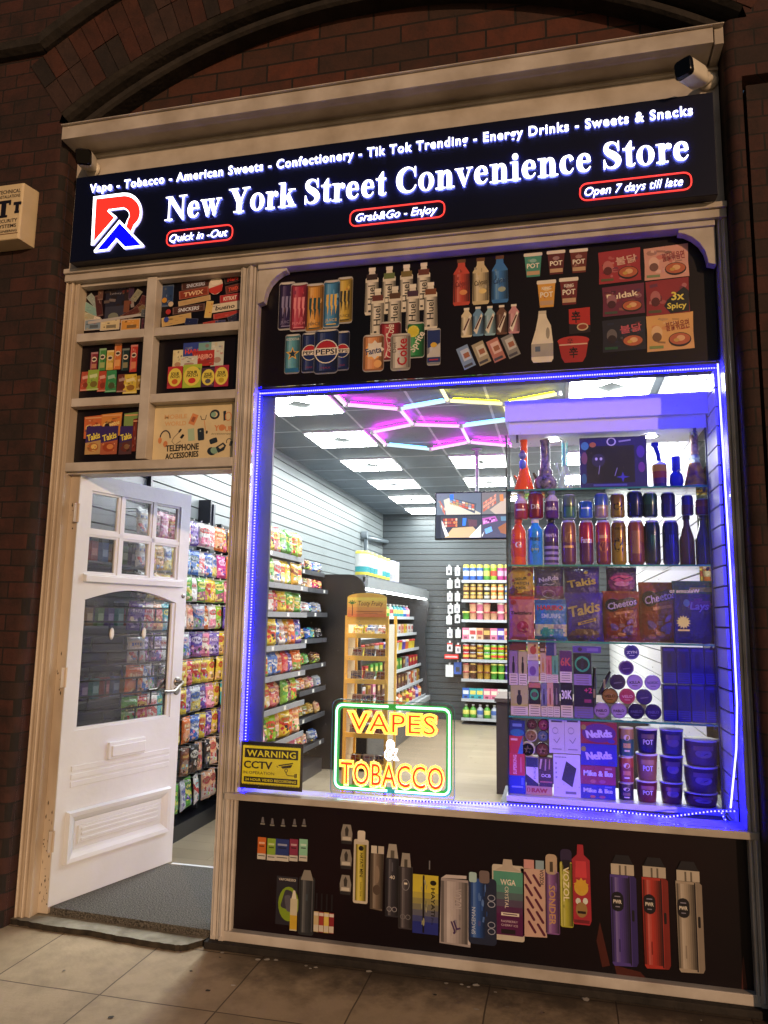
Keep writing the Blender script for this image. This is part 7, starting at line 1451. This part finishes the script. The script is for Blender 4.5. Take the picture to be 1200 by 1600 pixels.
cc = [['turquoise', 'purple', 'turquoise', 'blue', 'green', 'turquoise', 'pink', 'white'], ['yellow', 'yellow', 'white', 'white', 'blue', 'peach', 'white', 'silver'], ['orange', 'gold', 'yellow', 'yellow', 'gold', 'purple', 'yellow', 'white'], ['red', 'green', 'brown', 'red', 'green', 'silver', 'red', 'green'], ['orange', 'pink', 'brown', 'white', 'brown', 'white', 'gold', 'brown'], ['peach', 'white', 'yellow', 'purple', 'orange', 'red', 'orange', 'gold']]
for i, z_ in enumerate(zc):
    n_ = 16; tot = 0
    for k in range(n_):
        y = HY0+.16+k*.22; cn = cc[i][(k*3+k//8) % 8]
        lb = '%s %s in the chiller, %s from near end on %s shelf down' % (cn, {'bottle': 'bottle', 'box': 'carton', 'tub': 'tub'}[kinds[i]], ORD[k], ORD[i])
        put(kinds[i], cn, (dep[i]-.075, y, z_-.001), lb, {'bottle': 'bottle', 'box': 'carton', 'tub': 'tub'}[kinds[i]], 'food and drink in the open chiller', .062 if kinds[i] == 'box' else .05, hh[i], math.pi/2 if kinds[i] == 'box' else 0)
for k, (cn, c2, x, y) in enumerate((('turquoise', '#e8e050', .70, 3.86), ('turquoise', '#e8e050', .70, 4.02), ('turquoise', '#e8e050', .70, 4.2), ('white', '#e8e050', .70, 4.42), ('turquoise', '#e8e050', .70, 4.6), ('turquoise', '#e8e050', .70, 4.8), ('silver', '#c8c8e0', .70, 5.1), ('white', '#c8c8e0', .70, 5.3))):
    put('roll', cn, (x, y, HT+.001), 'kitchen roll with %s wrapper on top of the chiller, %s from near end' % (('yellow and turquoise', 'pale violet')[k > 5], ORD[k]), 'kitchen roll', 'kitchen rolls on top of the chiller', .075, .24, 0, c2)
b = MB(); pa, pb, pc = atx(571, 878, .07), atx(572, 838, .07), atx(623, 851, .07)
b.tube([pa, pb+Vector((0, 0, -.05)), pb+Vector((0, .06, 0)), pc], .03, 10, '#4a5258'); b.tube([pb+Vector((-.06, 0, .02)), pb+Vector((.02, 0, .02))], .05, 10, '#6a7278'); tag(b.build('wall_pipe', plast), 'grey pipe bending along the left wall above the chiller', 'pipe')

# ================================================================ YELLOW SWEET RACK
RX, RY = 1.24, 2.0
rk = thing('display_rack', 'yellow wooden display rack with an arched palm tree header behind the neon sign', 'display rack', (RX, RY, FL))
yw = mat('yellow_wood', '#fbcb5c', .45, var=.12, vscale=8)
RH = atx  # noqa
def zat(py): return at(566, py, RY).z-FL
hw = .155
b = MB(); bw_ = MB()
for sx in (-1, 1):
    x0 = sx*hw; 
    b.box(x0-.011, x0+.011, -.02, .0, 0, zat(962)); b.box(x0-.011, x0+.011, .26, .28, 0, zat(962))
    bw_.face([(x0-.004, 0, .02), (x0-.004, .26, .02), (x0-.004, .26, zat(975)), (x0-.004, 0, zat(975))])
b.build('frame', yw, rk); bw_.build('side_panel', mat('rack_side', '#e8e2cc', .5), rk)
hz = zat(964)
ptsh = [(-.15, hz), (.15, hz), (.15, zat(934))]+[(.15*math.cos(t), zat(934)+.035*math.sin(t)) for t in [math.pi*i/14 for i in range(1, 14)]]+[(-.15, zat(934))]
b = MB(); b.prism(ptsh, -.03, -.02, '#e8b850'); c = Cv(b, lambda u, v, h: (u, -.030-h, v)); zt_ = zat(928)
for k in range(6): c.rect(0, -(hz+.012+.024*k), .294, .0245, mixc('#e0804a', '#f4dc62', k/5))
c.text('Tooty Fruity', .03, -(hz+(zt_-hz)*.6), .19, .036, '#7a3a1c', bold=.01, shear=.2); c.rect(.02, -(hz+.04), .2, .004, '#9a5a34'); c.rect(.03, -(hz+.028), .1, .003, '#9a5a34')
c.line([(-.11, -(hz+.01)), (-.108, -(hz+.06)), (-.112, -(hz+.095))], .006, '#4a2a20')
for a_ in (-160, -125, -90, -55, -20): c.line([(-.112, -(hz+.095)), (-.112+.03*math.cos(math.radians(a_)), -(hz+.095)+.024*math.sin(math.radians(a_))-.004)], .007, '#3a7a3a')
b.build('header_board', card, rk)
b = MB(); b.box(-.165, .165, -.024, -.006, zat(976), zat(963)); b.build('top_rail', yw, rk)
wire = mat('white_wire', '#d8d8d4', .4)
for i, py in enumerate((992, 1027, 1063, 1100, 1147, 1195)):
    z_ = zat(py)
    b = MB(); b.box(-.15, .15, -.015, .25, z_-.016, z_-.008); b.box(-.158, .158, -.032, -.012, z_-.022, z_+.012); s_ = b.build('shelf', yw, rk)
    b = MB()
    for k in range(9): x = -.14+k*.035; b.tube([(x, -.004, z_), (x, -.004, z_+.07)], .0014, 4)
    b.tube([(-.145, -.004, z_+.07), (.145, -.004, z_+.07)], .0016, 4); b.build('wire_front', wire, s_)
    for k in range(3):
        cn = [['yellow', 'silver', 'white'], ['white', 'silver', 'peach'], ['silver', 'white', 'peach'], ['peach', 'silver', 'white'], ['white', 'silver', 'pink'], ['yellow', 'white', 'silver']][i][k]
        placebag(cn, (i+k) % 3, (RX-.095+.095*k, RY+.06, z_+FL-.007), (-.5, 0, RD.uniform(-.3, .3)), '%s sweet packet on yellow rack, %s from left on %s shelf down' % (cn, ORD[k], ORD[i]), 'sweet packet', 'sweet packets on the yellow rack', 'rack', (.085, .075, .03), name='sweet_packet')

# ================================================================ MONITOR, REAR SHELVES, ACCESSORIES, COUNTER
MY = 3.4
tv = thing('monitor', 'flat CCTV monitor hanging from the ceiling on a pole showing four camera views', 'monitor', (1.90, MY, 2.45))
x0, x1, zt, zb_ = at(680, 768, MY).x, at(797, 768, MY).x, at(735, 768, MY).z, at(735, 843, MY).z
b = MB(); b.box(x0-1.90, x1-1.90, 0, .05, zb_-2.45, zt-2.45); b.build('housing', cam_black, tv, bevel=.004)
scrm = mat('screen', attr=True, rough=.2, emit='attr', es=1.1, sample=False)
b = MB(); W_, H_ = (x1-x0-.014), (zt-zb_-.02); c = Cv(b, lambda u, v, h: (u, -.001-h, v)); c.frame(x0-1.90+.007, zt-2.45-.008, W_/100, H_/66)
c.rect(50, 33, 100, 66, '#2a2e36')
def scene(ox, oy, w_, h_, base, items):
    c.poly([(ox, oy), (ox+w_, oy), (ox+w_, oy+h_), (ox, oy+h_)], base)
    for it in items: c.poly([(ox+x*w_, oy+y*h_) for x, y in it[1]], it[0])
r_ = random.Random(5)
def shelfrow(p, q, n, dz, cols):
    out = []
    for k in range(n):
        for j in range(3):
            t0, t1 = k/n, (k+.85)/n; f = lambda t: (p[0]+(q[0]-p[0])*t, p[1]+(q[1]-p[1])*t+j*dz)
            a_, e_ = f(t0), f(t1); out.append((r_.choice(cols), [a_, e_, (e_[0], e_[1]+dz*.8), (a_[0], a_[1]+dz*.8)]))
    return out
CL = ['#8a7a70', '#b0503c', '#7a8a9a', '#c8b8a0', '#5a6a80', '#a08a5a', '#b86a50']
scene(1, 1, 61, 31, '#5a6670', [('#b0ae9c', [(.22, 1), (.16, .3), (.3, .2), (1, .95), (.98, 1)]), ('#4a525c', [(.28, .18), (.9, .5), (.86, .95), (.34, .45)])]+shelfrow((.3, .22), (.86, .55), 8, .1, CL)+shelfrow((.04, .2), (.2, .75), 5, .1, CL)+[('#2f6ae0', [(.3, .06), (.38, .04), (.38, .3), (.31, .3)])])
scene(63, 1, 36, 31, '#6a6a68', [('#a89a88', [(.5, 1), (.3, .8), (.95, .2), (1, 1)]), ('#b87a4a', [(.66, .1), (.8, .08), (.82, .4), (.68, .42)])]+shelfrow((.05, .45), (.55, .05), 6, .16, ['#b06a5a', '#c88a70', '#8a6a60', '#a85a48']))
scene(7, 34, 55, 31, '#3a3e44', [('#b89a74', [(.1, 1), (.3, .55), (.8, .5), (1, .9), (1, 1)])]+shelfrow((.06, .12), (.42, .1), 7, .14, ['#a05a48', '#c8a890', '#8a3a34', '#c0784a'])+[('#e0e0e0', [(.02, .2), (.08, .4), (.2, .9), (.12, .95), (.04, .5)]), ('#3a70d8', [(.55, .1), (.64, .1), (.62, .45), (.54, .45)]), ('#5a4048', [(.68, .15), (.9, .2), (.9, .5), (.7, .5)]), ('#d8d4d0', [(.8, .8), (1, .4), (1, 1), (.7, 1)])])
scene(63, 34, 36, 31, '#4a4a58', [('#a05a98', [(.02, .12), (.5, .02), (.6, .25), (.04, .42)]), ('#6a9ad8', [(.1, .62), (.35, .5), (.4, .72), (.15, .85)]), ('#8a5a3a', [(.6, .55), (.95, .3), (1, .9), (.7, .8)]), ('#d0d0d4', [(.0, .9), (.1, .7), (.02, .98)]), ('#5a7a8a', [(.7, .05), (1, .05), (1, .25), (.72, .25)])]+shelfrow((.06, .2), (.5, .1), 6, .06, ['#d8a0d0', '#2a1a3a', '#b070b0']))
b.build('screen', scrm, tv)
b = MB(); b.tube([(-.0, .06, zt-2.45-.1), (-.0, .06, CZ-2.45)], .018, 10, '#8a9096'); b.lathe([(.05, CZ-2.47, '#8a9096'), (.05, CZ-2.451, '#8a9096')], 14, 0, .06); b.build('ceiling_pole', plast, tv)

BY0 = 7.28
zr = [at(722, y, BY0).z for y in (906.5, 937, 968, 999, 1030, 1060.5, 1091.5, 1121.5)]
bx0, bx1 = at(722, 1000, BY0).x, 2.42
bs = thing('rear_shelving', 'wide rear wall shelving unit stacked with tubs, tins and bottles', 'shelving unit', (1.8, 7.5, FL)); BO = Vector((1.8, 7.5, FL))
b = MB(); b.box(bx0, bx1, YB-.03, YB-.002, FL, zr[0]+.1, '#16171c'); b.xform(lambda v: v-BO); b.build('back_panel', plast, bs)
b = MB(); b.box(bx0-.01, bx1, BY0+.02, YB-.03, FL, at(722, 1131, BY0).z, '#3a3d44'); b.xform(lambda v: v-BO); b.build('base', plast, bs)
for z_ in zr:
    b = MB(); b.box(bx0-.01, bx1, BY0+.012, YB-.03, z_-.03, z_-.008, '#5a5d64'); b.xform(lambda v: v-BO); s_ = b.build('shelf', shelfm, bs)
    b = MB(); b.box(bx0-.01, bx1, BY0, BY0+.012, z_-.036, z_+.004, '#a8abb0'); b.xform(lambda v: v-BO); b.build('price_rail', shelfm, s_)
rows = [('tube', ['blue', 'blue', 'blue', 'green', 'lime green', 'magenta', 'magenta', 'orange', 'yellow', 'green', 'blue', 'red'], .046, .235, 1), ('jar', ['brown', 'brown', 'brown', 'black', 'orange', 'orange', 'blue', 'turquoise', 'lime green', 'orange', 'red', 'gold'], .042, .118, 2), ('tub', ['green', 'peach', 'pink', 'peach', 'peach', 'pink', 'peach', 'white', 'brown', 'pink', 'peach', 'peach'], .052, .125, 2), ('box', ['pink', 'white', 'peach', 'brown', 'pink', 'purple', 'peach', 'white', 'red', 'gold', 'pink', 'peach'], .05, .17, 1), ('can', ['red', 'brown', 'gold', 'green', 'lime green', 'lime green', 'gold', 'yellow', 'yellow', 'green', 'gold', 'red'], .046, .11, 2), ('tub', ['peach', 'brown', 'gold', 'gold', 'green', 'green', 'purple', 'blue', 'blue', 'brown', 'gold', 'red'], .047, .112, 2), ('box', ['blue', 'turquoise', 'turquoise', 'pink', 'pink', 'white', 'white', 'purple', 'purple', 'silver', 'blue', 'white'], .048, .15, 1), ('bottle', ['green', 'green', 'silver', 'green', 'silver', 'blue', 'white', 'turquoise', 'white', 'pink', 'blue', 'silver'], .047, .19, 1)]
KN = {'tube': 'drink tube', 'jar': 'jar', 'tub': 'tub', 'box': 'carton', 'can': 'tin', 'bottle': 'bottle'}
for i, (kd, cols, r, h, st) in enumerate(rows):
    for k, cn in enumerate(cols):
        for q in range(st):
            if i == 2 and q == 1 and k in (0, 4): continue
            tier = '' if st == 1 else (', lower of two', ', upper of two')[q]
            put(kd, cn, (bx0+.05+k*.099, BY0+.07, zr[i]-.007+q*(h+.001)), '%s %s %s from left on the %s rear shelf down%s' % (cn, KN[kd], ORD[k], ORD[i], tier), KN[kd], 'goods on the rear shelving', r, h)
# accessories on pegs
ap = [(702, 892), (715, 893), (703, 913), (715, 912), (703, 933), (715, 933), (704, 952), (714.5, 951), (702, 969), (715, 967), (703, 990), (716, 990), (703, 1011), (716, 1014), (702.5, 1048), (715.5, 1044)]
for i, (px, py) in enumerate(ap):
    o = at(px, py, YB-.16); b = MB(); hh_ = .12 if i < 14 else .17; ww = .075 if i < 14 else .11
    if i == 12: colb = '#e0dcd8'
    colb = '#dadcdc' if i != 15 else '#3a5aa8'
    b.box(-ww/2, ww/2, -.02, .02, -hh_/2, hh_/2, mixc(colb, '#000000', .1), cols={'f': colb}); b.box(-ww*.25, ww*.25, -.021, -.02, -hh_*.3, hh_*.1, ('#3a3a40', '#8a8a90', '#c8c8c8')[i % 3]); b.box(-.012, .012, -.004, .004, hh_/2, hh_/2+.03, '#d0d0d0')
    if i in (12, 13): b.box(-ww/2, ww/2, -.0215, -.0205, hh_*.3, hh_*.5, '#c03028')
    b.box(-.004, .004, 0, .16, hh_/2+.015, hh_/2+.02, '#888a90')
    nm(b.build('accessory_pack', card, loc=o), '%s phone accessory pack on the rear wall pegs, %s row down, %s column' % ('blue' if i == 15 else 'white', ORD[i//2], ('left', 'right')[i % 2]), 'accessory pack', 'phone accessory packs on the rear wall pegs')
b = MB(); o = at(706, 1026, YB-.2); b.box(-.1, .1, -.05, .05, -.03, .03, '#d82820'); b.box(-.09, .09, -.052, -.05, -.012, .012, '#f0a0a0'); nm(b.build('red_tray', plast, loc=o), 'small bright red tray under the accessory packs on the rear wall', 'tray', None)
ct = thing('counter', 'dark brown shop counter behind the display cabinet', 'counter', (2.7, 3.3, FL))
b = MB(); b.box(-.612, .6, -.1, .5, 0, .76, '#3f322e'); b.build('body', matte, ct); b = MB(); b.box(-.625, .61, -.12, .52, .76, .79, '#52423c'); b.build('worktop', matte, ct)
